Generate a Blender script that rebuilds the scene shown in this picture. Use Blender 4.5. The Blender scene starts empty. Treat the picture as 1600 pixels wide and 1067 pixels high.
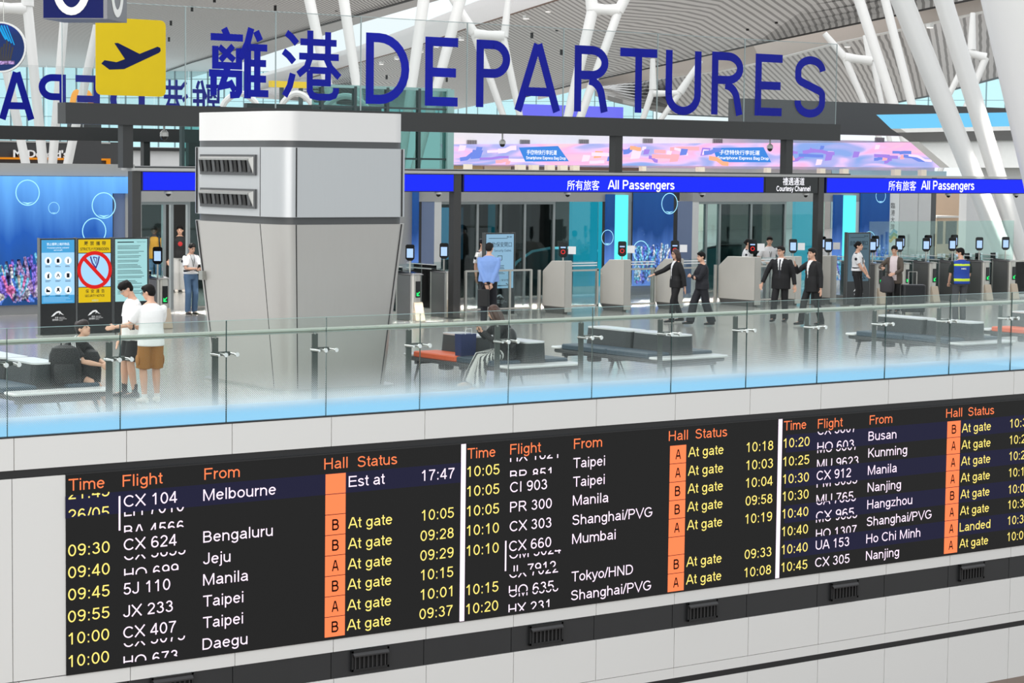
import bpy, bmesh, math, random
from mathutils import Vector, Matrix, noise
random.seed(7)
SC = bpy.context.scene
COL = SC.collection
V = Vector

# ------------------------------------------------------------------ camera, sky, lights, exposure
CAM_H = 3.45
FOC, YAW, PITCH, ROLL = 3531.41, 0.6426474, 0.0776199, 0.0118725
FWD = V((math.sin(YAW)*math.cos(PITCH), math.cos(YAW)*math.cos(PITCH), -math.sin(PITCH)))
_r = V((math.cos(YAW), -math.sin(YAW), 0)); _u = _r.cross(FWD)
RGT = _r*math.cos(ROLL) + _u*math.sin(ROLL)
UPV = -_r*math.sin(ROLL) + _u*math.cos(ROLL)
EYE = V((0, 0, CAM_H))
cam = bpy.data.cameras.new('camera'); cam_o = bpy.data.objects.new('camera', cam); COL.objects.link(cam_o)
cam.sensor_width = 36; cam.sensor_fit = 'HORIZONTAL'; cam.lens = FOC*36/1600
cam.clip_start = 0.5; cam.clip_end = 2000
m = Matrix((RGT, UPV, -FWD)).transposed().to_4x4(); m.translation = EYE
cam_o.matrix_world = m
SC.camera = cam_o
vs = SC.view_settings
vs.view_transform = 'Standard'; vs.look = 'None'; vs.gamma = 1; vs.use_curve_mapping = False
vs.exposure = 0.35

world = bpy.data.worlds.new('sky'); SC.world = world; world.use_nodes = True
_nt = world.node_tree; _bg = _nt.nodes['Background']
_tc = _nt.nodes.new('ShaderNodeTexCoord'); _sep = _nt.nodes.new('ShaderNodeSeparateXYZ')
_rp = _nt.nodes.new('ShaderNodeValToRGB')
_nt.links.new(_tc.outputs['Generated'], _sep.inputs[0]); _nt.links.new(_sep.outputs['Z'], _rp.inputs[0])
_rp.color_ramp.elements[0].position = 0.0; _rp.color_ramp.elements[0].color = (0.80, 0.90, 0.92, 1)
_rp.color_ramp.elements[1].position = 0.35; _rp.color_ramp.elements[1].color = (0.95, 0.97, 1.0, 1)
_nt.links.new(_rp.outputs[0], _bg.inputs[0]); _bg.inputs[1].default_value = 0.95

def area(name, loc, target, sx, sy, power, color=(1, 1, 1), spread=180):
    l = bpy.data.lights.new(name, 'AREA'); l.shape = 'RECTANGLE'; l.size = sx; l.size_y = sy
    l.energy = power; l.color = color; l.spread = math.radians(spread)
    o = bpy.data.objects.new(name, l); COL.objects.link(o); o.location = loc
    o.rotation_euler = (V(target)-V(loc)).to_track_quat('-Z', 'Y').to_euler()
    return o
def sun(name, direction, strength, angle, color=(1, 1, 1)):
    l = bpy.data.lights.new(name, 'SUN'); l.energy = strength; l.angle = math.radians(angle); l.color = color
    o = bpy.data.objects.new(name, l); COL.objects.link(o)
    o.rotation_euler = V(direction).to_track_quat('-Z', 'Y').to_euler(); o.location = (0, 0, 40)
    return o
area('facade_daylight', (-22, 2, 9), (14, 26, 0), 30, 16, 5200, (1, 0.98, 0.95))
area('left_floor_fill', (9, 36, 15), (12, 31, 0), 16, 16, 2300, (1, 0.99, 0.97))  # unseen overhead light, added to brighten the floor at the left
for _i, (_x, _y) in enumerate(((29.6, 43.4), (31.2, 44.6), (34.0, 44.2), (36.8, 43.6), (38.8, 44.4), (26.2, 45.6), (28.2, 41.6), (49.5, 44.2))):
    area('skylight_shaft', (_x, _y, 12), (_x, _y, 0), 2.4, 0.6, 170, (1, 0.98, 0.93), 7)
area('hall_skylight', (60, 100, 40), (60, 110, 0), 120, 80, 26000, (1, 0.99, 0.97))
area('ceiling_fill', (190, 240, 0.6), (190, 240, 30), 240, 190, 40000, (1, 0.98, 0.96))  # added behind the portal wall, out of view, to lift the far ceilings
area('lobby_fill', (25, 51.5, 3.2), (25, 51.5, 0), 9, 4, 260, (1, 0.98, 0.95))  # unseen fill, added because the lobby figures stood in the dark
area('portal_downlight', (36, 49.5, 3.2), (36, 49.5, 0), 34, 2.5, 900, (1, 0.97, 0.92))

# ------------------------------------------------------------------ measuring helpers (photo pixel -> point on a real plane)
def ray(px, py):
    return RGT*((px-800)/FOC) + UPV*(-(py-533.5)/FOC) + FWD
def at_z(px, py, z=0.0):
    d = ray(px, py); return EYE + d*((z-CAM_H)/d.z)
def at_y(px, py, y):
    d = ray(px, py); return EYE + d*(y/d.y)
def at_x(px, py, x):
    d = ray(px, py); return EYE + d*(x/d.x)
def at_d(px, py, depth):
    return EYE + ray(px, py)*depth

# ------------------------------------------------------------------ materials
MATS = {}
def srgb(c):
    if isinstance(c, str):
        c = [int(c[i:i+2], 16)/255 for i in (0, 2, 4)]
    return tuple((x/12.92 if x <= 0.04045 else ((x+0.055)/1.055)**2.4) for x in c)
def mat(name, color, rough=0.5, metal=0.0, vary=0.04, scale=3.0, spec=0.5, bump=0.0, bscale=40.0, stretch=None):
    """principled surface whose colour and gloss wander a little with a noise texture"""
    if name in MATS: return MATS[name]
    m = bpy.data.materials.new(name); m.use_nodes = True; nt = m.node_tree
    b = nt.nodes['Principled BSDF']; c = srgb(color)
    b.inputs['Metallic'].default_value = metal; b.inputs['Specular IOR Level'].default_value = spec
    tc = nt.nodes.new('ShaderNodeTexCoord'); n = nt.nodes.new('ShaderNodeTexNoise'); n.inputs['Scale'].default_value = scale
    src = tc.outputs['Object']
    if stretch:
        mp = nt.nodes.new('ShaderNodeMapping'); mp.inputs['Scale'].default_value = stretch
        nt.links.new(src, mp.inputs[0]); src = mp.outputs[0]
    nt.links.new(src, n.inputs['Vector'])
    r = nt.nodes.new('ShaderNodeMapRange'); r.inputs[3].default_value = 1-vary; r.inputs[4].default_value = 1+vary
    nt.links.new(n.outputs[0], r.inputs[0])
    mx = nt.nodes.new('ShaderNodeVectorMath'); mx.operation = 'SCALE'; mx.inputs[0].default_value = c
    nt.links.new(r.outputs[0], mx.inputs['Scale']); nt.links.new(mx.outputs[0], b.inputs['Base Color'])
    r2 = nt.nodes.new('ShaderNodeMapRange'); r2.inputs[3].default_value = max(0.02, rough*0.9); r2.inputs[4].default_value = min(1, rough*1.1)
    nt.links.new(n.outputs[0], r2.inputs[0]); nt.links.new(r2.outputs[0], b.inputs['Roughness'])
    if bump:
        n2 = nt.nodes.new('ShaderNodeTexNoise'); n2.inputs['Scale'].default_value = bscale; nt.links.new(tc.outputs['Object'], n2.inputs['Vector'])
        bp = nt.nodes.new('ShaderNodeBump'); bp.inputs['Strength'].default_value = bump; bp.inputs['Distance'].default_value = 0.01
        nt.links.new(n2.outputs[0], bp.inputs['Height']); nt.links.new(bp.outputs[0], b.inputs['Normal'])
    MATS[name] = m; return m
def glow(name, color, strength=1.0):
    if name in MATS: return MATS[name]
    m = bpy.data.materials.new(name); m.use_nodes = True; nt = m.node_tree
    b = nt.nodes['Principled BSDF']; c = srgb(color)
    b.inputs['Base Color'].default_value = (c[0]*0.06, c[1]*0.06, c[2]*0.06, 1); b.inputs['Roughness'].default_value = 0.5; b.inputs['Specular IOR Level'].default_value = 0.08
    b.inputs['Emission Color'].default_value = (*c, 1); b.inputs['Emission Strength'].default_value = strength
    MATS[name] = m; return m
def glass(name, tint=(0.93, 0.97, 0.95), ior=1.45, haze=0.0, hazecol=(0.8, 0.9, 0.9), refl=1.0):
    """thin clear pane: tinted see-through mixed with a mirror reflection by fresnel"""
    if name in MATS: return MATS[name]
    m = bpy.data.materials.new(name); m.use_nodes = True; nt = m.node_tree; nt.nodes.clear()
    out = nt.nodes.new('ShaderNodeOutputMaterial'); t = nt.nodes.new('ShaderNodeBsdfTransparent'); t.inputs[0].default_value = (*tint, 1)
    g = nt.nodes.new('ShaderNodeBsdfGlossy'); g.inputs['Roughness'].default_value = 0.02; g.inputs[0].default_value = (1, 1, 1, 1)
    f = nt.nodes.new('ShaderNodeFresnel'); f.inputs[0].default_value = ior
    mu = nt.nodes.new('ShaderNodeMath'); mu.operation = 'MULTIPLY'; mu.inputs[1].default_value = refl
    nt.links.new(f.outputs[0], mu.inputs[0])
    mx = nt.nodes.new('ShaderNodeMixShader'); nt.links.new(mu.outputs[0], mx.inputs[0]); nt.links.new(t.outputs[0], mx.inputs[1]); nt.links.new(g.outputs[0], mx.inputs[2])
    last = mx
    if haze:
        d = nt.nodes.new('ShaderNodeBsdfDiffuse'); d.inputs[0].default_value = (*hazecol, 1)
        m2 = nt.nodes.new('ShaderNodeMixShader'); m2.inputs[0].default_value = haze
        nt.links.new(mx.outputs[0], m2.inputs[1]); nt.links.new(d.outputs[0], m2.inputs[2]); last = m2
    nt.links.new(last.outputs[0], out.inputs[0]); MATS[name] = m; return m

# ------------------------------------------------------------------ mesh builder

# single-stroke grotesque used for the signs and the flight board (capital height 1, x-height .725)
def _a(cx, cy, rx, ry, a0, a1, n=0):
    n = n or max(4, int(abs(a1-a0)/16)); return [(cx+rx*math.cos(math.radians(a0+(a1-a0)*k/n)), cy+ry*math.sin(math.radians(a0+(a1-a0)*k/n))) for k in range(n+1)]
def _o(cx, cy, rx, ry): return ('o', _a(cx, cy, rx, ry, 0, 360, 22)[:-1])
_V = lambda x, b=0, t=1: [(x, b), (x, t)]
_H = lambda x0, x1, y: [(x0, y), (x1, y)]
_six = [_o(.39, .31, .26, .25), [(.13, .30), (.13, .5)]+_a(.405, .5, .275, .44, 178, 50)]
GLY = {'0': (.776, [_o(.388, .5, .265, .44)]), '1': (.776, [[(.17, .74), (.30, .82), (.42, .97)], _V(.43)]), '2': (.776, [_a(.385, .70, .25, .24, 170, -38)+[(.15, .10)], _H(.08, .67, .0625)]),
 '3': (.776, [_a(.37, .74, .215, .20, 165, -90), _a(.37, .30, .26, .24, 90, -165)]), '4': (.776, [_V(.52), [(.50, .95), (.09, .29)], _H(.04, .70, .26)]), '5': (.776, [[(.64, .9375), (.21, .9375), (.145, .50)], _a(.37, .325, .27, .265, 140, -160)]),
 '6': (.776, _six), '7': (.776, [_H(.08, .69, .9375), [(.65, .92), (.45, .62), (.33, .30), (.28, 0)]]), '8': (.776, [_o(.388, .735, .21, .20), _o(.388, .295, .26, .235)]), '9': (.776, [('o', [(.776-p[0], 1-p[1]) for p in _six[0][1]]), [(.776-p[0], 1-p[1]) for p in _six[1]]]),
 ':': (.39, [_V(.195, 0, .14), _V(.195, .585, .725)]), '/': (.39, [[(.02, -.02), (.37, 1.02)]]), ' ': (.39, []),
 'A': (.93, [[(.05, 0), (.43, 1)], [(.88, 0), (.50, 1)], _H(.19, .74, .33)]), 'B': (.93, [_V(.16), [(.16, .9375), (.50, .9375)]+_a(.50, .735, .23, .2025, 90, -90)+[(.16, .5325)], [(.5, .5325)]+_a(.53, .2975, .26, .235, 90, -90)+[(.16, .0625)]]),
 'C': (1.0, [_a(.53, .5, .41, .44, 40, 320)]), 'D': (1.0, [_V(.16), [(.16, .9375), (.46, .9375)]+_a(.46, .5, .41, .4375, 90, -90)+[(.16, .0625)]]), 'E': (.93, [_V(.16), _H(.16, .86, .9375), _H(.16, .82, .53), _H(.16, .88, .0625)]), 'F': (.85, [_V(.16), _H(.16, .80, .9375), _H(.16, .72, .52)]),
 'G': (1.08, [_a(.54, .5, .42, .44, 42, 330)+[(.93, .46), (.58, .46)]]), 'H': (1.0, [_V(.16), _V(.84), _H(.16, .84, .53)]), 'I': (.39, [_V(.195)]), 'J': (.70, [[(.54, 1), (.54, .28)]+_a(.31, .28, .23, .22, 0, -175)]), 'K': (.93, [_V(.16), [(.82, 1), (.17, .38)], [(.38, .58), (.88, 0)]]), 'L': (.776, [_V(.16), _H(.16, .74, .0625)]),
 'M': (1.16, [_V(.15), _V(1.01), [(.17, .98), (.58, .05), (.99, .98)]]), 'N': (1.0, [_V(.15), _V(.85), [(.16, .98), (.84, .02)]]), 'O': (1.08, [_o(.54, .5, .43, .44)]), 'P': (.93, [_V(.16), [(.16, .9375), (.52, .9375)]+_a(.52, .70, .26, .2375, 90, -90)+[(.16, .4625)]]), 'Q': (1.08, [_o(.54, .5, .43, .44), [(.6, .25), (.95, -.02)]]),
 'R': (1.0, [_V(.16), [(.16, .9375), (.56, .9375)]+_a(.56, .71, .25, .2275, 90, -90)+[(.16, .4825)], [(.52, .48), (.90, 0)]]), 'S': (.93, [_a(.46, .735, .30, .2025, 15, 270), _a(.46, .2975, .33, .235, 90, -165)]), 'T': (.85, [_V(.425), _H(.02, .83, .9375)]), 'U': (1.0, [[(.15, 1), (.15, .38)]+_a(.5, .38, .35, .3175, 180, 360)+[(.85, 1)]]), 'V': (.93, [[(.03, 1), (.465, 0), (.90, 1)]]), 'X': (.93, [[(.06, 0), (.87, 1)], [(.06, 1), (.87, 0)]]), 'Y': (.93, [[(.04, 1), (.465, .42), (.89, 1)], _V(.465, 0, .44)]),
 'a': (.776, [_a(.385, .48, .225, .185, 155, 0)+[(.61, .14), (.655, 0)], [(.61, .41), (.36, .365)]+_a(.32, .215, .20, .15, 95, 300)+[(.52, .12), (.61, .24)]]), 'b': (.776, [_V(.13), _o(.395, .3625, .25, .30)]), 'c': (.70, [_a(.39, .3625, .27, .30, 45, 315)]), 'd': (.776, [_V(.645), _o(.38, .3625, .25, .30)]), 'e': (.776, [_H(.12, .66, .385), _a(.39, .3625, .27, .30, 4, 322)]), 'f': (.39, [[(.19, 0), (.19, .84)]+_a(.29, .84, .10, .11, 180, 90)+[(.38, .95)], _H(.03, .36, .67)]),
 'g': (.776, [_o(.37, .375, .25, .29), [(.63, .71), (.63, -.02)]+_a(.38, -.02, .25, .20, 0, -160)]), 'h': (.776, [_V(.13), [(.13, .40)]+_a(.38, .42, .25, .24, 175, 0)+[(.63, 0)]]), 'i': (.31, [_V(.155, 0, .725), _V(.155, .86, 1)]), 'j': (.31, [[(.17, .725), (.17, -.10)]+_a(.05, -.10, .12, .12, 0, -110), _V(.17, .86, 1)]), 'k': (.70, [_V(.13), [(.60, .725), (.14, .28)], [(.30, .44), (.64, 0)]]), 'l': (.31, [_V(.155)]),
 'm': (1.16, [_V(.13, 0, .725), [(.13, .42)]+_a(.355, .44, .225, .22, 175, 0)+[(.58, 0)], [(.58, .42)]+_a(.805, .44, .225, .22, 175, 0)+[(1.03, 0)]]), 'n': (.776, [_V(.13, 0, .725), [(.13, .40)]+_a(.38, .42, .25, .24, 175, 0)+[(.63, 0)]]), 'o': (.776, [_o(.388, .3625, .275, .30)]), 'p': (.776, [_V(.13, -.28, .725), _o(.395, .3625, .25, .30)]), 'r': (.46, [_V(.13, 0, .725), [(.13, .36)]+_a(.36, .38, .22, .27, 170, 72)]), 's': (.70, [_a(.34, .53, .215, .135, 15, 270), _a(.345, .20, .24, .14, 90, -160)]),
 't': (.39, [[(.2, .93), (.2, .18)]+_a(.31, .18, .11, .115, 180, 270)+[(.38, .065)], _H(.03, .37, .67)]), 'u': (.776, [[(.13, .725), (.13, .28)]+_a(.375, .28, .245, .22, 180, 360), _V(.63, 0, .725)]), 'v': (.70, [[(.04, .725), (.35, 0), (.66, .725)]]), 'w': (1.0, [[(.03, .725), (.26, .02), (.5, .70), (.74, .02), (.97, .725)]]), 'x': (.70, [[(.05, 0), (.65, .725)], [(.05, .725), (.65, 0)]]), 'y': (.70, [[(.05, .725), (.355, .02)], [(.65, .725), (.33, -.10), (.24, -.215), (.09, -.215)]]), 'z': (.70, [[(.07, .66), (.58, .66), (.09, .0625), (.64, .0625)]])}
def stroke_text(body, s):
    vs_, fs, x = [], [], 0.0
    for ch in body:
        adv, st = GLY[ch]
        for pts in st:
            closed = pts[0] == 'o'; P = [V((p[0]+x, p[1])) for p in (pts[1] if closed else pts)]; n = len(P); b = len(vs_)
            for i in range(n):
                a, c = (P[i-1], P[(i+1) % n]) if closed else (P[max(i-1, 0)], P[min(i+1, n-1)])
                d1, d2 = P[i]-a, c-P[i]; d1 = d1 if d1.length > 1e-6 else d2; d2 = d2 if d2.length > 1e-6 else d1; d1, d2 = d1.normalized(), d2.normalized(); t = d1+d2; t = t.normalized() if t.length > 1e-3 else d1
                nn = V((-t.y, t.x)); k = 1/max(0.6, nn.dot(V((-d1.y, d1.x)))); vs_ += [tuple((P[i]+nn*s/2*k)*0.69), tuple((P[i]-nn*s/2*k)*0.69)]
            for i in range(n if closed else n-1): j = (i+1) % n; fs.append((b+2*i, b+2*i+1, b+2*j+1, b+2*j))
        x += adv
    return vs_, fs
_TX = {}
def text_shape(body, bold=0.0):
    k = (body, bold)
    if k not in _TX and bold < 0.015 and all(c in GLY for c in body):
        vs_, fs = stroke_text(body, 0.112+bold*6)
        _TX[k] = (vs_, fs, min(v[0] for v in vs_), max(v[0] for v in vs_), min(v[1] for v in vs_), max(v[1] for v in vs_))
    if k not in _TX:
        cu = bpy.data.curves.new('t', 'FONT'); cu.body = body; cu.offset = bold; cu.resolution_u = 3
        o = bpy.data.objects.new('t', cu); COL.objects.link(o)
        dg = bpy.context.evaluated_depsgraph_get()
        me = bpy.data.meshes.new_from_object(o.evaluated_get(dg))
        vs_ = [(v.co.x, v.co.y) for v in me.vertices]; fs = [tuple(p.vertices) for p in me.polygons]
        bpy.data.objects.remove(o); bpy.data.curves.remove(cu); bpy.data.meshes.remove(me)
        _TX[k] = (vs_, fs, min(v[0] for v in vs_), max(v[0] for v in vs_), min(v[1] for v in vs_), max(v[1] for v in vs_))
    return _TX[k]

class MB:
    def __init__(s): s.v = []; s.f = []; s.mi = []; s.mats = []; s.sm = []
    def _m(s, m):
        if m not in s.mats: s.mats.append(m)
        return s.mats.index(m)
    def add(s, vs_, fs, m, smooth=False):
        b = len(s.v); s.v += [tuple(x) for x in vs_]; i = s._m(m)
        for f in fs: s.f.append([b+k for k in f]); s.mi.append(i); s.sm.append(smooth)
        return s
    def hexa(s, p, m):
        """8 points: bottom ring 0-3, top ring 4-7"""
        return s.add(p, [(3, 2, 1, 0), (4, 5, 6, 7), (0, 1, 5, 4), (1, 2, 6, 5), (2, 3, 7, 6), (3, 0, 4, 7)], m)
    def box(s, x0, x1, y0, y1, z0, z1, m):
        return s.hexa([(x0, y0, z0), (x1, y0, z0), (x1, y1, z0), (x0, y1, z0), (x0, y0, z1), (x1, y0, z1), (x1, y1, z1), (x0, y1, z1)], m)
    def rbox(s, x0, x1, y0, y1, z0, z1, m, r=0.02, n=3):
        """box with rounded vertical edges and softened top and bottom rims"""
        def ring(ins, z):
            rr = max(r-ins, 0.001); out = []
            for cx, cy, a0 in ((x1-r, y1-r, 0), (x0+r, y1-r, 90), (x0+r, y0+r, 180), (x1-r, y0+r, 270)):
                for k in range(n+1):
                    a = math.radians(a0+90*k/n); out.append((cx+rr*math.cos(a), cy+rr*math.sin(a), z))
            return out
        e = min(r*0.4, (z1-z0)*0.3)
        return s.rings([ring(e, z0), ring(0, z0+e), ring(0, z1-e), ring(e, z1)], m)
    def rings(s, rs, m, smooth=False, caps=True):
        n = len(rs[0]); vs_ = [p for r in rs for p in r]; fs = []
        for i in range(len(rs)-1):
            for k in range(n):
                k2 = (k+1) % n; fs.append((i*n+k, i*n+k2, (i+1)*n+k2, (i+1)*n+k))
        if caps: fs.append(tuple(reversed(range(n)))); fs.append(tuple((len(rs)-1)*n+k for k in range(n)))
        return s.add(vs_, fs, m, smooth)
    def tube(s, pts, rad, m, n=10, smooth=True, flat=None):
        pts = [V(p) for p in pts]
        if not hasattr(rad, '__len__'): rad = [rad]*len(pts)
        rs = []; prev = None
        for i, p in enumerate(pts):
            t = (pts[min(i+1, len(pts)-1)]-pts[max(i-1, 0)]).normalized()
            if prev is None:
                a = V((0, 0, 1)) if abs(t.z) < 0.9 else V((1, 0, 0)); u = t.cross(a).normalized()
            else:
                u = (prev - t*prev.dot(t)).normalized()
            prev = u; w = t.cross(u)
            rs.append([p+(u*math.cos(2*math.pi*k/n)+w*math.sin(2*math.pi*k/n)*(flat or 1))*rad[i] for k in range(n)])
        return s.rings(rs, m, smooth)
    def ball(s, c, r, m, n=12, k=8, rot=None):
        c = V(c); r = (r, r, r) if not hasattr(r, '__len__') else r; vs_ = []; fs = []
        for i in range(k+1):
            th = math.pi*i/k
            for j in range(n):
                ph = 2*math.pi*j/n; p = V((r[0]*math.sin(th)*math.cos(ph), r[1]*math.sin(th)*math.sin(ph), r[2]*math.cos(th)))
                if rot: p = rot @ p
                vs_.append(c+p)
        for i in range(k):
            for j in range(n): fs.append((i*n+j, (i+1)*n+j, (i+1)*n+(j+1) % n, i*n+(j+1) % n))
        return s.add(vs_, fs, m, True)
    def prism(s, poly, o, ux, uy, d, m):
        """flat outline poly in the (ux, uy) frame at o, pushed along d"""
        o, ux, uy, d = V(o), V(ux), V(uy), V(d); n = len(poly)
        a = [o+ux*p[0]+uy*p[1] for p in poly]; b = [p+d for p in a]
        return s.add(a+b, [tuple(reversed(range(n))), tuple(range(n, 2*n))]+[(k, (k+1) % n, n+(k+1) % n, n+k) for k in range(n)], m)
    def quad(s, a, b, c, d, m): return s.add([a, b, c, d], [(0, 1, 2, 3)], m)
    def ribbon(s, pts, w, o, ux, uy, d, m, closed=False):
        """stroke of width w along 2-D pts, thickened by d"""
        o, ux, uy, d = V(o), V(ux), V(uy), V(d); P = [V((p[0], p[1])) for p in pts]; n = len(P); L = []; R_ = []
        for i in range(n):
            if closed: a, b = P[i-1], P[(i+1) % n]
            else: a, b = P[max(i-1, 0)], P[min(i+1, n-1)]
            d1 = (P[i]-a); d2 = (b-P[i])
            if d1.length < 1e-9: d1 = d2
            if d2.length < 1e-9: d2 = d1
            d1 = d1.normalized(); d2 = d2.normalized(); t = (d1+d2).normalized(); nn = V((-t.y, t.x))
            k = 1/max(0.5, nn.dot(V((-d1.y, d1.x)))); L.append(P[i]+nn*(w/2*k)); R_.append(P[i]-nn*(w/2*k))
        F = lambda p, dd: o+ux*p.x+uy*p.y+dd
        z = V((0, 0, 0)); vs_ = [F(p, z) for p in L]+[F(p, z) for p in R_]+[F(p, d) for p in L]+[F(p, d) for p in R_]
        fs = []; rng = range(n if closed else n-1)
        for i in rng:
            j = (i+1) % n
            fs += [(i, j, n+j, n+i), (2*n+i, 3*n+i, 3*n+j, 2*n+j), (i, 2*n+i, 2*n+j, j), (n+i, n+j, 3*n+j, 3*n+i)]
        if not closed: fs += [(0, n, 3*n, 2*n), (n-1, 3*n-1, 4*n-1, 2*n-1)]
        return s.add(vs_, fs, m)
    def text(s, body, o, ux, uy, m, h=None, w=None, align='l', lift=None, clip=None, bold=0.0, cap=0.69, thick=None):
        """flat lettering: o = left end of the baseline, h = capital height, w = overall width (squeezes to fit)"""
        vs_, fs, x0, x1, y0, y1 = text_shape(body, bold); o, ux, uy = V(o), V(ux), V(uy)
        sy = h/cap if h else None; sx = w/(x1-x0) if w else sy
        if sy is None: sy = sx
        off = 0 if align == 'l' else (-(x1-x0)*sx/2 if align == 'c' else -(x1-x0)*sx)
        lo, hi = clip if clip else (-9, 9)
        pts = [((p[0]-x0)*sx+off, p[1]*sy) for p in vs_]; dz = V(lift) if lift else V((0, 0, 0))
        if clip:
            bm = bmesh.new(); bv = [bm.verts.new((p[0], p[1], 0)) for p in pts]
            for f in fs:
                try: bm.faces.new([bv[k] for k in f])
                except ValueError: pass
            for co, no in (((0, lo*sy*cap, 0), (0, -1, 0)), ((0, hi*sy*cap, 0), (0, 1, 0))):
                bmesh.ops.bisect_plane(bm, geom=bm.verts[:]+bm.edges[:]+bm.faces[:], plane_co=co, plane_no=no, clear_outer=True)
            bm.verts.ensure_lookup_table(); bm.verts.index_update()
            pts = [(v.co.x, v.co.y) for v in bm.verts]; fs = [tuple(v.index for v in f.verts) for f in bm.faces]; bm.free()
        P3 = [o+dz+ux*p[0]+uy*p[1] for p in pts]
        s.add(P3, fs, m)
        if thick:
            t = V(thick); n = len(P3); cnt = {}
            for f in fs:
                for k in range(len(f)):
                    e = (f[k], f[(k+1) % len(f)]); cnt[e] = 1
            side = [(a, b, n+b, n+a) for (a, b) in cnt if (b, a) not in cnt]
            s.add(P3+[p+t for p in P3], [tuple(n+k for k in reversed(f)) for f in fs]+side, m)
        return s
    def fit(s, body, o, w, h, m, ux=None, uy=None, lift=None, bold=0.0, thick=None, flip=False):
        """lettering squeezed exactly into a w x h rectangle whose lower left corner is o"""
        ux = ux or V((1, 0, 0)); uy = uy or V((0, 0, 1)); vs_, fs, x0, x1, y0, y1 = text_shape(body, bold)
        sx, sy = w/(x1-x0), h/(y1-y0); k = len(s.v); s.text(body, o, ux, uy, m, h=0.69*sy, w=w, lift=(V(lift) if lift else V((0, 0, 0)))-uy*(y0*sy), bold=bold, thick=thick)
        return s
    def build(s, name, parent=None, loc=None, bevel=0.0, label=None):
        me = bpy.data.meshes.new(name)
        o0 = V(loc) if loc else V((0, 0, 0))
        me.from_pydata([tuple(V(p)-o0) for p in s.v], [], s.f)
        for mm in s.mats: me.materials.append(mm)
        me.polygons.foreach_set('material_index', s.mi); me.polygons.foreach_set('use_smooth', s.sm)
        me.update()
        if any(s.sm): me.set_sharp_from_angle(angle=math.radians(38))
        o = bpy.data.objects.new(name, me); COL.objects.link(o)
        if loc: o.location = o0
        if parent: o.parent = parent
        if label: o['label'] = label
        if bevel:
            b = o.modifiers.new('soft_edge', 'BEVEL'); b.width = bevel; b.segments = 2; b.limit_method = 'ANGLE'; b.angle_limit = math.radians(50)
        return o
def thing(name, label, cat, loc=(0, 0, 0), rz=0.0, group=None):
    o = bpy.data.objects.new(name, None); COL.objects.link(o); o.empty_display_size = 0.2
    o.location = loc; o.rotation_euler = (0, 0, rz); o['label'] = label; o['category'] = cat
    if group: o['group'] = group
    return o
def tag(o, label, cat, group=None, kind=None):
    o['label'] = label; o['category'] = cat
    if group: o['group'] = group
    if kind: o['kind'] = kind
    return o
def struct(o, label=None):
    o['kind'] = 'structure'
    if label: o['label'] = label; 
    o['category'] = 'structure'
    return o
def dup(root, loc, label, rz=None):
    """copy of a thing with copies of its parts and sub-parts"""
    def rec(o, parent):
        c = o.copy(); COL.objects.link(c)
        if parent: c.parent = parent
        for ch in o.children: rec(ch, c)
        return c
    c = rec(root, None); c.location = loc; c['label'] = label
    if rz is not None: c.rotation_euler = (0, 0, rz)
    return c
X1, Y1, Z1 = V((1, 0, 0)), V((0, 1, 0)), V((0, 0, 1))
FRONT = V((0, -1, 0))
def bw(mb, name, parent, **k):
    """build a part given in world coordinates under a parent that stands somewhere"""
    L = V(parent.location); mb.v = [tuple(V(p)-L) for p in mb.v]
    return mb.build(name, parent, **k)
YW = 26.04                      # face of the atrium edge wall
J0, JP = 13.332, 1.5502         # panel joints along it
# ------------------------------------------------------------------ floors
def floor_mat():
    m = mat('polished_terrazzo', (0.64, 0.63, 0.61), 0.16, vary=0.05, scale=0.35, spec=0.55)
    nt = m.node_tree; b = nt.nodes['Principled BSDF']
    tc = nt.nodes.new('ShaderNodeTexCoord'); br = nt.nodes.new('ShaderNodeTexBrick')
    br.inputs['Scale'].default_value = 1; br.inputs['Mortar Size'].default_value = 0.006; br.inputs['Brick Width'].default_value = 1.55
    br.inputs['Row Height'].default_value = 1.55; br.offset = 0
    br.inputs['Color1'].default_value = (1, 1, 1, 1); br.inputs['Color2'].default_value = (0.93, 0.93, 0.93, 1); br.inputs['Mortar'].default_value = (0.62, 0.62, 0.62, 1)
    nt.links.new(tc.outputs['Object'], br.inputs['Vector'])
    old = b.inputs['Base Color'].links[0].from_socket
    mx = nt.nodes.new('ShaderNodeMix'); mx.data_type = 'RGBA'; mx.blend_type = 'MULTIPLY'; mx.inputs[0].default_value = 1
    nt.links.new(old, mx.inputs[6]); nt.links.new(br.outputs[0], mx.inputs[7]); nt.links.new(mx.outputs[2], b.inputs['Base Color'])
    return m
FLOOR = floor_mat()
struct(MB().box(-30, 260, YW+0.02, 330, -0.5, 0, FLOOR).build('floor'), 'polished pale grey terrazzo floor of the departures level')
WOOD = mat('brown_wood_floor', (0.40, 0.30, 0.23), 0.35, vary=0.12, scale=2, stretch=(0.3, 6, 1))
struct(MB().box(-40, 80, -20, YW+0.2, -5.62, -5.42, WOOD).build('floor_lower'), 'brown floor at the foot of the white panel wall')

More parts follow.
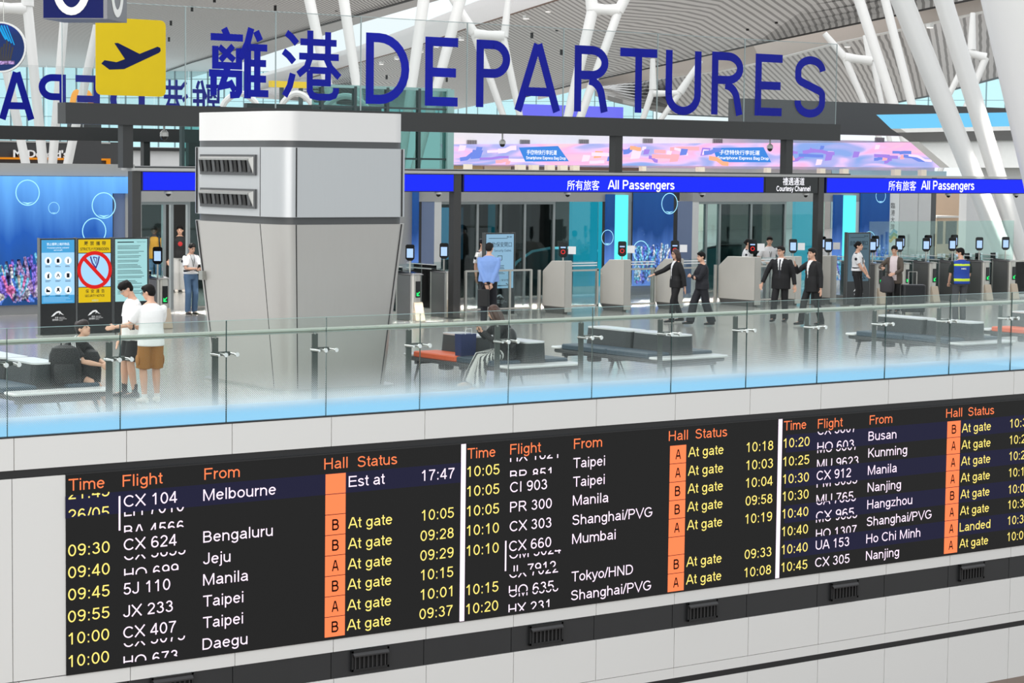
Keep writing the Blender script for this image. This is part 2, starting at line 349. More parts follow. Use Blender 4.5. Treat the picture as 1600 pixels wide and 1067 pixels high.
# ------------------------------------------------------------------ atrium edge wall with its panel courses
PAN = mat('white_wall_panel', (0.90, 0.90, 0.89), 0.35, vary=0.012, scale=0.6)
PAN_S = mat('panel_return_edge', (0.80, 0.80, 0.79), 0.5)
GAP = mat('dark_joint', (0.13, 0.13, 0.13), 0.7)
BLK = mat('black_trim', (0.14, 0.14, 0.145), 0.45)
BAND = mat('charcoal_band', (0.185, 0.19, 0.195), 0.42, vary=0.05)
wb = MB().box(2, 50, YW+0.03, YW+0.5, -5.42, -0.002, GAP)
def course(z0, z1, xa, xb, off=0.0, y=YW, m=PAN, g=0.012):
    k = math.floor((xa-J0-off)/JP)
    while J0+off+k*JP < xb:
        a = max(xa, J0+off+k*JP+g/2); b = min(xb, J0+off+(k+1)*JP-g/2); k += 1
        if b > a+0.01: wb.box(a, b, y, YW+0.04, z0, z1, m)
course(-0.404, 0.0, 3, 48)
wb.box(3, 48, YW+0.012, YW+0.04, -0.50, -0.404, BLK)
course(-3.07, -0.51, 3, 12.475, off=-0.03)
course(-3.262, -3.083, 3, 48, off=0.05)
course(-3.635, -3.265, 3, 48, off=0.02, m=BAND, y=YW+0.01)
course(-4.255, -3.64, 3, 48, off=0.06)
course(-4.42, -4.263, 3, 48, off=0.06, g=0.003)
wb.box(3, 48, YW+0.004, YW+0.04, -4.512, -4.42, BLK)
course(-5.42, -4.514, 3, 48, off=0.06)
struct(wb.build('wall_atrium', bevel=0.0), 'white panelled wall below the glass balustrade with a charcoal band')
struct(MB().box(3, 48, YW-0.004, YW+0.10, 0.0, 0.018, BLK).build('trim_1'), 'dark metal shoe along the foot of the balustrade glass')

# ------------------------------------------------------------------ vents in the charcoal band
VBODY = mat('vent_black', (0.12, 0.125, 0.13), 0.4); VSLAT = mat('vent_slat', (0.20, 0.20, 0.205), 0.4)
vent_spots = [(268, 1071), (577, 1029), (852, 989.5), (1096, 953), (1318, 922), (1517, 892.5)]
vw = ['farthest left, half cut by the picture bottom', 'below the first hall column', 'below the second time column', 'below the second hall column',
      'below the third flight column', 'below the third hall column']
v0 = None
for i, (px, py) in enumerate(vent_spots):
    p = at_y(px, py, YW); lab = 'black slatted air vent in the charcoal band, ' + vw[i]
    if v0 is None:
        v0 = thing('air_vent', lab, 'vent', (p.x, YW, p.z), group='air vents in the charcoal band')
        f = MB(); w, h = 0.62, 0.29
        for a in ((-w/2, w/2, h/2-0.03, h/2), (-w/2, w/2, -h/2, -h/2+0.03), (-w/2, -w/2+0.03, -h/2, h/2), (w/2-0.03, w/2, -h/2, h/2)):
            f.box(a[0], a[1], -0.035, 0.012, a[2], a[3], VBODY)
        f.prism([(0, 0.0), (-0.05, -0.045), (-0.05, -0.065), (0, -0.02)], (-w/2+0.02, -0.02, h/2-0.02), (0, 1, 0), (0, 0, 1), (w-0.04, 0, 0), VSLAT)
        f.build('vent_frame', v0)
        MB().box(-w/2+0.02, w/2-0.02, -0.002, 0.008, -h/2+0.02, h/2-0.02, GAP).build('backing', v0)
        for k in range(8):
            x = -w/2+0.06+k*(w-0.12)/7
            MB().hexa([(x-0.012, -0.03, -h/2+0.03), (x+0.012, -0.03, -h/2+0.03), (x+0.03, 0.0, -h/2+0.03), (x+0.01, 0.0, -h/2+0.03),
                       (x-0.012, -0.03, h/2-0.05), (x+0.012, -0.03, h/2-0.05), (x+0.03, 0.0, h/2-0.05), (x+0.01, 0.0, h/2-0.05)], VSLAT).build('slat', v0)
    else: dup(v0, (p.x, YW, p.z), lab)

# ------------------------------------------------------------------ flight information board
YB = YW-0.015; YT = YB-0.004
board = thing('flight_board', 'long black flight arrivals board with yellow, white and orange lettering', 'display board', (12.475, YB, -3.081))
SCR = glow('board_black', (0.131, 0.131, 0.131), 0.92); NAVY = glow('board_navy', (0.128, 0.128, 0.215), 0.92)
LYEL = glow('led_yellow', (0.98, 0.89, 0.47), 0.98); LWHI = glow('led_white', (1.0, 0.91, 0.995), 0.98); LORA = glow('led_orange', (1.0, 0.50, 0.31), 0.98)
LBLK = glow('led_tile_letter', (0.10, 0.06, 0.05), 0.5)
zt = lambda px, py: at_y(px, py, YB).z
xt = lambda px, py=850: at_y(px, py, YB).x
s = MB().box(12.475, 40, YB, YW+0.03, -3.081, -0.503, SCR); bw(s, 'screen', board)
bw(MB().box(12.475, 40, YB-0.012, YW+0.02, -0.512, -0.495, BLK), 'top_rail', board)
for xa, xb, ya, yb in ((720.9, 728.2, 693.5, 971), (1216.8, 1222.7, 654.4, 903.3)):
    a = at_y(xa, ya, YT); b = at_y(xb, ya, YT); c = at_y(xa-3, yb, YT)
    bw(MB().box(a.x, b.x, YT, YT+0.003, c.z, a.z, LWHI), 'divider_strip', board, label='tall pale pink divider strip')
CAPH = 0.151
def wr(mb, body, l, b, r, m, clip=None, h=CAPH):
    """lettering from left px, left-end baseline px and right px read off the board"""
    p = at_y(l, b, YT); q = at_y(r, b, YT)
    mb.text(body, (p.x, YT, p.z), X1, Z1, m, h=h, w=q.x-p.x, clip=clip)
LOW, UP = (-0.1, 0.36), (0.42, 1.2)
panels = [
 dict(head=[('Time', 107.2, 767, 163.4), ('Flight', 191.7, 760.5, 254), ('From', 319.4, 749.6, 374.5), ('Hall', 506.7, 733.6, 543), ('Status', 559, 730, 620.4)],
  tiles=(508.6, 540, 740.8, 996.7, ['', '', 'B', 'B', 'A', 'B', 'A', 'B']), bands=[(0, 100, 720)],
  time=[[('21:45', 107, 780.5, 171, LOW)], [('26/05', 107, 814.6, 170.7, (0.36, 1.2))], [('09:30', 106.5, 869.7, 171.4)], [('09:40', 106.5, 904, 171.4)], [('09:45', 106.5, 938.6, 171.2)], [('09:55', 106.2, 973, 171)], [('10:00', 107, 1007.5, 170.6)], [('10:00', 107, 1042.7, 170.4)]],
  flight=[[('CX 104', 193.5, 792.4, 276.6)], [('LH 7010', 194, 807, 287.5, LOW), ('BA 4566', 194, 839.6, 287.5, UP)], [('CX 624', 193.5, 860.3, 275.9)], [('CX 5655', 193.5, 875.9, 289.7, LOW), ('HO 699', 194, 907, 278.8, UP)], [('5J 110', 193.2, 929.5, 266)], [('JX 233', 192.5, 964.7, 270)], [('CX 407', 192.8, 997.7, 275)], [('CX 5075', 193, 1011.9, 289, LOW), ('HO 673', 193, 1043.8, 277.7, UP)]],
  origin=[('Melbourne', 317.6, 782.6, 431), None, ('Bengaluru', 317.6, 848, 426), ('Jeju', 317.4, 882, 360), ('Manila', 317.4, 915, 387.6), ('Taipei', 317.3, 948.4, 380), ('Taipei', 317.2, 981.8, 379.6), ('Daegu', 316.5, 1015.5, 386.5)],
  status=[('Est at', 544.9, 761, 601, LWHI), None, ('At gate', 544, 825.9, 612.7), ('At gate', 543.6, 858.3, 612.3), ('At gate', 543.2, 890.3, 611.9), ('At gate', 542.8, 922, 611.5), ('At gate', 542.4, 954.4, 611.2), ('At gate', 542, 985.3, 610.8)],
  sttime=[('17:47', 659, 751.5, 710, LWHI), None, ('10:05', 658.9, 813.7, 709), ('09:28', 657, 845.7, 708.7), ('09:29', 656.7, 876.6, 708.4), ('10:15', 657.5, 907, 708), ('10:01', 657, 937.6, 706.5), ('09:37', 655.3, 968, 707)],
  bar=(186.6, 775, 828.7)),
 dict(head=[('Time', 730.4, 717, 774), ('Flight', 797.2, 710.2, 845), ('From', 896.8, 701.4, 940.6), ('Hall', 1045, 689, 1074.6), ('Status', 1086.8, 685.6, 1136)],
  tiles=(1047, 1072, 696.4, 925.2, ['A', 'A', 'B', 'B', 'A', '', 'B', 'A']), bands=[],
  time=[[(t, 730-0.25*k, y, 780.3-0.3*k)] if t else None for k, (t, y) in enumerate([('10:05', 745.3), ('10:05', 776), ('10:05', 807), ('10:10', 837.4), ('10:10', 868.8), (None, 0), ('10:15', 930.2), ('10:20', 960)])],
  flight=[[('HX 1621', 797, 721.7, 872, LOW), ('BR 851', 797, 751.7, 861.3, UP)], [('CI 903', 797, 769.6, 854.6)], [('PR 300', 797, 800.3, 862)], [('CX 303', 796.4, 830.7, 861.3)], [('CX 660', 795.5, 861.7, 861)], [('OM 5024', 795.5, 873.5, 876, LOW), ('JL 7912', 795.5, 900.5, 868, UP), ('CX 7022', 795.5, 903.5, 872, LOW)], [('HO 635', 795, 931.5, 865, (0.3, 1.2)), ('OM 6356', 795, 933.6, 872, (-0.1, 0.3))], [('HX 231', 794.5, 960.6, 858, (0.25, 1.2))]],
  origin=[('Taipei', 895.7, 731.5, 945), ('Taipei', 895.4, 760.8, 944.6), ('Manila', 895, 790, 950.4), ('Shanghai/PVG', 894.5, 820.6, 1019), ('Mumbai', 894, 850, 961.6), None, ('Tokyo/HND', 893, 909, 988.6), ('Shanghai/PVG', 892.4, 938.3, 1017)],
  status=[('At gate', 1075.3-0.5*k, y, 1130.3-0.5*k) if y else None for k, y in enumerate([714.2, 743.3, 771.3, 799.6, 828.3, 0, 885.7, 913.4])],
  sttime=[(t, 1166.4-0.5*k, y, 1208-0.5*k) if t else None for k, (t, y) in enumerate([('10:18', 706.5), ('10:03', 734.5), ('10:04', 762.2), ('09:58', 790.2), ('10:19', 818.5), (None, 0), ('09:33', 873.9), ('10:08', 902.2)])],
  bar=(790.2, 844.9, 892)),
 dict(head=[('Time', 1224.7, 672.7, 1259.6), ('Flight', 1277.9, 669.5, 1316.4), ('From', 1358.8, 663.4, 1394), ('Hall', 1478.3, 652.7, 1503), ('Status', 1512.9, 650.2, 1553)],
  tiles=(1480.3, 1500.8, 658.3, 865.2, ['B', 'A', 'A', 'A', 'B', 'A', 'A', 'A']), bands=[(0, 1224, 1640), (2, 1224, 1640), (4, 1224, 1640), (6, 1224, 1640)],
  time=[[(t, 1224.2-0.5*k, y, 1264.7-0.5*k)] for k, (t, y) in enumerate([('10:20', 700), ('10:25', 728.6), ('10:30', 756.2), ('10:30', 783), ('10:40', 810.4), ('10:40', 838), ('10:40', 866.4), ('10:45', 893.9)])],
  flight=[[('CX 5607', 1277.3, 679.7, 1337.7, LOW)], [('HO 603', 1277, 706, 1334, (0.3, 1.2)), ('MU 5607', 1277, 708, 1340, (-0.1, 0.3))], [('MU 9623', 1276.5, 732.8, 1341, (0.25, 1.2)), ('CX 912', 1276, 750.5, 1329.3)], [('FM 3033', 1276, 761.8, 1339, LOW), ('MU 765', 1275.5, 788, 1333, (0.3, 1.2)), ('UA 7655', 1275.5, 789.5, 1337, (-0.1, 0.3))], [('CX 965', 1275, 814, 1334, (0.3, 1.2)), ('MU 9655', 1275, 816.5, 1339, (-0.1, 0.3))], [('HO 1307', 1274.8, 841.9, 1338, (0.25, 1.2))], [('UA 153', 1274.5, 859.3, 1326.5)], [('CX 305', 1273.6, 886.3, 1327)]],
  origin=[('Busan', 1356.9, 688.7, 1400.4), ('Kunming', 1356.6, 714.9, 1417), ('Manila', 1356, 742.1, 1401), ('Nanjing', 1355.6, 768.8, 1407.4), ('Hangzhou', 1355, 795.5, 1424.9), ('Shanghai/PVG', 1354.4, 822.2, 1455.2), ('Ho Chi Minh', 1353.5, 849, 1437.5), ('Nanjing', 1353, 875.4, 1404.4)],
  status=[(t, 1502.7-0.55*k, y, r) for k, (t, y, r) in enumerate([('At gate', 676, 1548), ('At gate', 702, 1547.5), ('At gate', 727.5, 1547), ('At gate', 753.4, 1546.4), ('At gate', 779.2, 1545.8), ('At gate', 805, 1545), ('Landed', 830.7, 1547), ('At gate', 856.2, 1543.6)])],
  sttime=[(t, 1578-0.6*k, y, 1610-0.6*k) for k, (t, y) in enumerate([('10:31', 668.5), ('10:22', 694.3), ('10:25', 719.6), ('10:18', 745.5), ('10:05', 771.6), ('10:34', 795.5), ('10:33', 820.3), ('10:09', 845.6)])],
  bar=None)]
for P in panels:
    for t, l, b, r in P['head']:
        hb = MB(); wr(hb, t, l, b, r, LORA); bw(hb, 'column_heading', board, label='orange column heading')
    x0, x1, ya, yb, letters = P['tiles']; zA, zB = zt(x0, ya), zt(x0, yb); xa, xb = xt(x0, ya), xt(x1, ya); ph = (zA-zB)/8
    for row, xl, xr in P['bands']:
        bw(MB().box(xt(xl, 820)+0.02, xt(xr, 820), YB-0.002, YB, zA-ph*(row+1), zA-ph*row, NAVY), 'row_band', board, label='dark navy row band')
    for k in range(8):
        for col, nm in (('time', 'scheduled_time'), ('flight', 'flight_number')):
            rb = MB()
            for e in (P[col][k] or []): wr(rb, e[0], e[1], e[2], e[3], LYEL if col == 'time' else LWHI, e[4] if len(e) > 4 else None)
            if rb.v: bw(rb, nm, board)
        for col, nm in (('origin', 'origin_city'), ('status', 'arrival_status'), ('sttime', 'actual_time')):
            e = P[col][k]; rb = MB()
            if e:
                wr(rb, e[0], e[1], e[2], e[3], LWHI if col == 'origin' else (e[4] if len(e) > 4 else LYEL)); bw(rb, nm, board)
        tl = bw(MB().box(xa, xb, YT, YT+0.003, zA-ph*(k+1)+0.006, zA-ph*k-0.004, LORA), 'hall_tile', board, label='orange hall tile')
        if letters[k]:
            lb = MB().text(letters[k], (((xa+xb)/2), YT-0.003, zA-ph*(k+0.5)-0.075), X1, Z1, LBLK, h=CAPH, w=0.11, align='c', bold=0.008)
            lb.v = [tuple(V(p)-V(board.location)) for p in lb.v]; lb.build('hall_letter', tl)
    if P['bar']:
        px, ya, yb = P['bar']; x = xt(px, ya)
        bw(MB().box(x-0.012, x+0.012, YT, YT+0.003, zt(px, yb), zt(px, ya), LWHI), 'group_bar', board)

# ------------------------------------------------------------------ glass balustrade
def frit_glass():
    """clear pane with a printed white dot pattern that thins out upwards"""
    m = glass('balustrade_glass', (0.93, 0.965, 0.95), 1.3, refl=0.5); nt = m.node_tree; L = nt.links
    out = [n for n in nt.nodes if n.type == 'OUTPUT_MATERIAL'][0]; base = out.inputs[0].links[0].from_socket
    tc = nt.nodes.new('ShaderNodeTexCoord'); sx = nt.nodes.new('ShaderNodeSeparateXYZ'); L.new(tc.outputs['Object'], sx.inputs[0])
    def mth(op, a, b=None):
        n = nt.nodes.new('ShaderNodeMath'); n.operation = op
        for i, v in enumerate((a, b)):
            if v is None: continue
            if hasattr(v, 'is_linked'): L.new(v, n.inputs[i])
            else: n.inputs[i].default_value = v
        return n.outputs[0]
    p = 0.021
    u = mth('DIVIDE', mth('ADD', sx.outputs['X'], sx.outputs['Z']), p*1.414); w = mth('DIVIDE', mth('SUBTRACT', sx.outputs['X'], sx.outputs['Z']), p*1.414)
    du = mth('SUBTRACT', mth('FRACT', u), 0.5); dw = mth('SUBTRACT', mth('FRACT', w), 0.5)
    d = mth('SQRT', mth('ADD', mth('MULTIPLY', du, du), mth('MULTIPLY', dw, dw)))
    rad = nt.nodes.new('ShaderNodeMapRange'); rad.inputs[1].default_value = 0.06; rad.inputs[2].default_value = 0.80; rad.inputs[3].default_value = 0.60; rad.inputs[4].default_value = 0.0
    L.new(sx.outputs['Z'], rad.inputs[0])
    r2 = nt.nodes.new('ShaderNodeMapRange'); r2.inputs[1].default_value = 0.08; r2.inputs[2].default_value = 0.25; r2.inputs[3].default_value = 0.0; r2.inputs[4].default_value = 0.62
    L.new(sx.outputs['Z'], r2.inputs[0]); dot = mth('LESS_THAN', d, mth('MINIMUM', rad.outputs[0], r2.outputs[0]))
    df = nt.nodes.new('ShaderNodeBsdfDiffuse'); df.inputs[0].default_value = (0.80, 0.83, 0.83, 1)
    tr = nt.nodes.new('ShaderNodeBsdfTranslucent'); tr.inputs[0].default_value = (0.80, 0.86, 0.88, 1)
    mm = nt.nodes.new('ShaderNodeMixShader'); mm.inputs[0].default_value = 0.5; L.new(df.outputs[0], mm.inputs[1]); L.new(tr.outputs[0], mm.inputs[2])
    mx = nt.nodes.new('ShaderNodeMixShader'); L.new(mth('MULTIPLY', dot, 0.62), mx.inputs[0]); L.new(base, mx.inputs[1]); L.new(mm.outputs[0], mx.inputs[2])
    L.new(mx.outputs[0], out.inputs[0]); return m
FRIT = frit_glass()
EDGE = mat('glass_edge', (0.20, 0.30, 0.29), 0.15)
STEEL = mat('brushed_steel', (0.66, 0.66, 0.64), 0.32, 0.85, stretch=(1, 1, 12))
DSTEEL = mat('dark_steel_post', (0.36, 0.37, 0.36), 0.38, 0.6)
CHROME = mat('chrome', (0.86, 0.86, 0.85), 0.12, 1.0)
G0 = 13.256
ordn = ['first', 'second', 'third', 'fourth', 'fifth', 'sixth', 'seventh', 'eighth', 'ninth', 'tenth', 'eleventh', 'twelfth', 'thirteenth', 'fourteenth', 'fifteenth', 'sixteenth']
near = ['just outside the left picture edge', 'at the picture edge, beside the grey bench arm', 'in front of the bench with black backpacks', 'in front of the youth in brown shorts', 'in front of the left face of the silver tower',
        'in front of the wide face of the silver tower', 'in front of the orange bench cushion', 'in front of the seated woman', 'in front of the far end of the second bench', 'in front of the white end table of the second bench',
        'in front of the two women in dark suits', 'in front of the two walking men', 'in front of the black totem at the right', 'in front of the near bench at the right', 'in front of the orange bench at the right', 'past the picture edge']
pane0 = None; post0 = None; seen = 0
for k in range(-2, 13):
    x = G0+k*1.5502
    # pane
    if k < 12:
        lab = 'clear glass barrier %s' % near[k+2]
        if pane0 is None:
            pane0 = thing('glass_barrier', lab, 'glass pane', (x, YW+0.03, 0.012), group='glass balustrade barriers')
            MB().box(0.004, 1.546, -0.008, 0.008, 0, 1.355, FRIT).build('pane', pane0)
            e = MB().box(-0.001, 0.004, -0.009, 0.009, 0, 1.355, EDGE).box(1.546, 1.551, -0.009, 0.009, 0, 1.355, EDGE); e.box(0.004, 1.546, -0.009, 0.009, 1.355, 1.36, mat('glass_top_edge', (0.62, 0.74, 0.72), 0.15)); e.build('polished_edge', pane0)
        else: dup(pane0, (x, YW+0.03, 0.012), lab)
    # post with clamp
    lab = 'steel post with glass clamp, ' + near[k+2]
    if post0 is None:
        post0 = thing('balustrade_post', lab, 'post', (x-0.05, YW+0.24, 0), group='balustrade posts')
        MB().box(-0.045, 0.045, -0.012, 0.012, 0, 1.13, DSTEEL).build('upright', post0, bevel=0.004)
        MB().box(-0.09, 0.09, -0.06, 0.06, 0, 0.012, DSTEEL).build('base_plate', post0)
        MB().tube([(0.0, 0, 1.12), (0.0, 0, 1.16)], 0.016, STEEL).build('rail_stem', post0)
        c = MB().box(-0.08, 0.20, -0.05, -0.02, 0.885, 0.945, DSTEEL)
        c.build('clamp_arm', post0, bevel=0.006)
        for dx in (-0.07, 0.03, 0.20):
            MB().tube([(dx, -0.02, 0.915), (dx, -0.235, 0.915)], [0.018, 0.018], CHROME).build('clamp_pin', post0)
        for dx in (0.03, 0.20):
            MB().tube([(dx, -0.225, 0.915), (dx, -0.245, 0.915)], [0.034, 0.030], CHROME, n=14).build('clamp_disc', post0)
    else: dup(post0, (x-0.05, YW+0.24, 0), lab)
RAILM = mat('handrail_steel', (0.72, 0.74, 0.70), 0.28, 0.75, stretch=(0.2, 8, 8))
tag(MB().tube([(2, YW+0.24, 1.178), (50, YW+0.24, 1.178)], 0.036, RAILM, n=14).build('handrail'), 'long satin steel handrail tube behind the balustrade glass', 'handrail')
LEDC = glow('cove_light', (0.60, 0.82, 0.97), 0.86); LEDB = mat('cove_body', (0.85, 0.87, 0.88), 0.4)
cv = thing('cove_light', 'glowing pale blue light strip along the foot of the balustrade', 'light strip', (3, YW+0.07, 0))
bw(MB().box(3, 48, YW+0.075, YW+0.15, 0.0, 0.235, LEDC), 'diffuser', cv)
area('cove_led_line', (25, YW+0.12, 0.25), (25, YW-0.02, 0.9), 46, 0.05, 26, (0.55, 0.82, 1.0))
bw(MB().box(3, 48, YW+0.15, YW+0.16, 0, 0.24, LEDB), 'cove_back', cv)
# ------------------------------------------------------------------ tall silver air tower
ALU = mat('brushed_aluminium', (0.74, 0.73, 0.715), 0.40, 0.5, vary=0.02, stretch=(6, 6, 0.4))
ALU2 = mat('brushed_aluminium_upper', (0.74, 0.745, 0.75), 0.38, 0.5, vary=0.02, stretch=(6, 6, 0.4))
WCAP = mat('white_cap_metal', (0.86, 0.855, 0.85), 0.4, vary=0.01)
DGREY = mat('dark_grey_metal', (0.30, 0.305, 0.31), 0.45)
tw = thing('air_tower', 'tall tapering silver metal tower with two dark louvred vents', 'ventilation tower', (18.6, 30.4, 0))
def rr(x0, x1, y0, y1, z, rx, ry, n=8):
    out = []
    for cx, cy, a0 in ((x1-rx, y1-ry, 0), (x0+rx, y1-ry, 90), (x0+rx, y0+ry, 180), (x1-rx, y0+ry, 270)):
        for k in range(n+1):
            a = math.radians(a0+90*k/n); out.append((cx+rx*math.cos(a), cy+ry*math.sin(a), z))
    return out
TX0, TX1, TY0, TY1 = 17.40, 19.80, 29.0, 31.95; BX0, BX1, BY0, BY1 = 17.66, 19.54, 29.27, 31.68
bw(MB().rings([rr(BX0-0.14, BX1+0.14, BY0-0.14, BY1+0.14, 0, 0.3, 0.4), rr(BX0-0.14, BX1+0.14, BY0-0.14, BY1+0.14, 0.03, 0.3, 0.4)], STEEL, True), 'base_plate', tw)
def lerp(a, b, t): return a+(b-a)*t
def tower_ring(z, ins=0.0):
    t = z/2.53
    return rr(lerp(BX0, TX0, t)+ins, lerp(BX1, TX1, t)-ins, lerp(BY0, TY0, t)+ins, lerp(BY1, TY1, t)-ins, z, lerp(0.2, 0.3, t), lerp(0.3, 0.55, t))
bw(MB().rings([tower_ring(0.03), tower_ring(1.2), tower_ring(2.53)], ALU, True), 'lower_body', tw)
def band(z0, z1, ins, m, name):
    bw(MB().rings([rr(TX0+ins, TX1-ins, TY0+ins, TY1-ins, z, 0.3, 0.55) for z in (z0, z1)], m, True), name, tw)
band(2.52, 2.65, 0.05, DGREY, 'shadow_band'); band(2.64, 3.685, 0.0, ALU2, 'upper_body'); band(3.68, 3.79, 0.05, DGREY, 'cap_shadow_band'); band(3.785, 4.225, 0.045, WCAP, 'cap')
SEAM = mat('seam_line', (0.16, 0.16, 0.165), 0.6)
for xt_, xb_ in ((17.66, 17.86), (19.56, 19.36)):
    se = MB(); se.hexa([(xb_-0.006, BY0-0.006, 0.03), (xb_+0.006, BY0-0.006, 0.03), (xb_+0.006, BY0+0.05, 0.03), (xb_-0.008, BY0+0.05, 0.03), (xt_-0.006, TY0-0.004, 2.53), (xt_+0.006, TY0-0.004, 2.53), (xt_+0.006, TY0+0.05, 2.53), (xt_-0.009, TY0+0.05, 2.53)], SEAM)
    se.box(xt_-0.009, xt_+0.009, TY0-0.004, TY0+0.05, 2.645, 3.68, SEAM); bw(se, 'panel_seam', tw)
for yt_, yb_ in ((29.62, 29.62), (31.6, 31.4)):
    se = MB(); se.hexa([(BX0-0.004, yb_-0.008, 0.03), (BX0+0.05, yb_-0.008, 0.03), (BX0+0.05, yb_+0.008, 0.03), (BX0-0.004, yb_+0.008, 0.03), (TX0-0.004, yt_-0.006, 2.53), (TX0+0.05, yt_-0.006, 2.53), (TX0+0.05, yt_+0.006, 2.53), (TX0-0.004, yt_+0.006, 2.53)], SEAM)
    se.box(TX0-0.004, TX0+0.05, yt_-0.006, yt_+0.006, 2.645, 3.68, SEAM); bw(se, 'panel_seam', tw)
for o_ in tw.children:
    if any(p.use_smooth for p in o_.data.polygons): o_.modifiers.new('even_normals', 'WEIGHTED_NORMAL').keep_sharp = True
hp = at_x(322, 430, 17.52); bw(MB().box(17.42, 17.56, hp.y-0.06, hp.y+0.06, hp.z-0.07, hp.z+0.07, STEEL), 'door_latch', tw)
LOUV = mat('louvre_dark', (0.10, 0.10, 0.10), 0.5); LOUVF = mat('louvre_frame', (0.60, 0.60, 0.59), 0.35, 0.5)
for ya, yb in ((242, 273), (294, 325)):
    a = at_x(312, ya, TX0-0.05); b = at_x(394, yb, TX0-0.05); y1_, y0_ = a.y, b.y; z1_, z0_ = a.z-0.02, b.z+0.02
    v = bw(MB().box(TX0-0.03, TX0+0.02, y0_-0.05, y1_+0.03, z0_-0.03, z1_+0.03, DGREY), 'louvre_vent', tw)
    f = MB()
    f.hexa([(TX0-0.085, y0_+0.06, z1_-0.055), (TX0-0.03, y0_, z1_-0.02), (TX0-0.03, y1_, z1_-0.02), (TX0-0.085, y1_-0.02, z1_-0.055), (TX0-0.085, y0_+0.06, z1_-0.03), (TX0-0.03, y0_, z1_), (TX0-0.03, y1_, z1_), (TX0-0.085, y1_-0.02, z1_-0.03)], LOUVF)
    f.hexa([(TX0-0.085, y0_+0.05, z1_-0.055), (TX0-0.03, y0_, z0_), (TX0-0.03, y0_+0.02, z0_), (TX0-0.085, y0_+0.07, z1_-0.055), (TX0-0.085, y0_+0.05, z1_-0.03), (TX0-0.03, y0_, z1_), (TX0-0.03, y0_+0.02, z1_), (TX0-0.085, y0_+0.07, z1_-0.03)], LOUVF)
    for f_, nm in ((f, 'hood'),): f_.v = [tuple(V(p)-V(tw.location)) for p in f_.v]; f_.build(nm, v)
    for k in range(12):
        y = lerp(y0_+0.08, y1_-0.06, k/11); g = MB()
        g.hexa([(TX0-0.05, y-0.03, z0_+0.02), (TX0-0.03, y-0.03, z0_+0.02), (TX0-0.03, y+0.05, z0_+0.02), (TX0-0.05, y+0.05, z0_+0.02), (TX0-0.075, y-0.03, z1_-0.055), (TX0-0.06, y-0.03, z1_-0.055), (TX0-0.06, y+0.05, z1_-0.055), (TX0-0.075, y+0.05, z1_-0.055)], LOUV if k % 2 else DGREY)
        g.v = [tuple(V(p)-V(tw.location)) for p in g.v]; g.build('slat', v)

# ------------------------------------------------------------------ benches
BGREY = mat('bench_charcoal', (0.205, 0.215, 0.22), 0.5, vary=0.06); BLEG = mat('bench_leg', (0.17, 0.17, 0.175), 0.4)
CUSH = mat('cushion_slate_blue', (0.17, 0.255, 0.31), 0.55, bump=0.15, bscale=90); CUSHO = mat('cushion_orange', (0.90, 0.36, 0.12), 0.5, bump=0.15, bscale=90)
BWHITE = mat('bench_white_top', (0.88, 0.88, 0.875), 0.22)
def bench(x, y, label, orange=None, blocks=((0.30, 1.40), (1.46, 2.62)), L=2.9, W=1.45):
    t = thing('lounge_bench', label, 'bench', (x, y, 0), group='double-sided lounge benches')
    MB().rbox(0.03, W-0.03, 0.04, L-0.04, 0.33, 0.395, BGREY, r=0.08).build('seat_frame', t)
    for ya, yb in ((0.0, 0.36), (L-0.26, L)):
        o = MB().rbox(0, W, ya, yb, 0.395, 0.435, BWHITE, r=0.07).build('end_table', t)
    mid = L*0.5
    for side, (xa, xb) in enumerate(((0.03, W/2-0.22), (W/2+0.22, W-0.03))):
        for h, (ya, yb) in enumerate(((0.37, mid-0.005), (mid+0.005, L-0.27))):
            MB().rbox(xa, xb, ya, yb, 0.395, 0.485, CUSHO if orange == (side, h) else CUSH, r=0.04).build('seat_cushion', t, label='orange cushion' if orange == (side, h) else None)
    MB().box(W/2-0.22, W/2+0.22, 0.36, L-0.26, 0.39, 0.44, BGREY).build('centre_rail', t)
    for ya, yb in blocks:
        b = MB().rings([rr(W/2-0.20, W/2+0.24, ya, yb, 0.44, 0.09, 0.09), rr(W/2-0.17, W/2+0.22, ya, yb, 0.74, 0.09, 0.09)], BGREY, False).build('backrest_block', t)
        MB().rings([rr(W/2-0.17, W/2+0.22, ya, yb, 0.741, 0.09, 0.09), rr(W/2-0.175, W/2+0.225, ya, yb, 0.765, 0.09, 0.09)], BWHITE).build('white_top', b)
    for yy in (0.22, mid, L-0.22):
        for sx in (0, 1):
            xa = 0.20 if sx == 0 else W-0.20; xb = 0.10 if sx == 0 else W-0.10
            MB().tube([(xa, yy, 0.345), (xa, yy, 0.30), (xb, yy, 0.0)], [0.05, 0.04, 0.022], BLEG, n=8, flat=0.6).build('leg', t)
        MB().box(0.12, W-0.12, yy-0.03, yy+0.03, 0.27, 0.335, BLEG).build('leg_beam', t)
    MB().rbox(0.12, 0.32, mid+0.42, mid+0.62, 0.23, 0.33, BLEG, r=0.05).build('socket_box', t)
    return t
bench(12.26, 27.1, 'slate and charcoal bench at the left carrying two black backpacks', blocks=((0.60, 1.50), (1.56, 2.62)))
bench(20.25, 27.1, 'bench with one orange cushion where the woman in striped trousers sits', orange=(0, 1), blocks=((0.32, 1.30), (1.66, 2.60)))
b2 = bench(23.25, 27.1, 'slate blue bench with empty seats, right of the seated woman')
b3 = bench(30.0, 26.9, 'dark slate bench with empty seats below the man in blue vest')
MB().tube([(0.3, 1.75, 0.28), (0.12, 1.5, 0.12), (0.02, 1.2, 0.012), (0.15, 0.9, 0.012), (0.1, 0.6, 0.012)], 0.012, BLK, n=6).build('power_cord', b3)
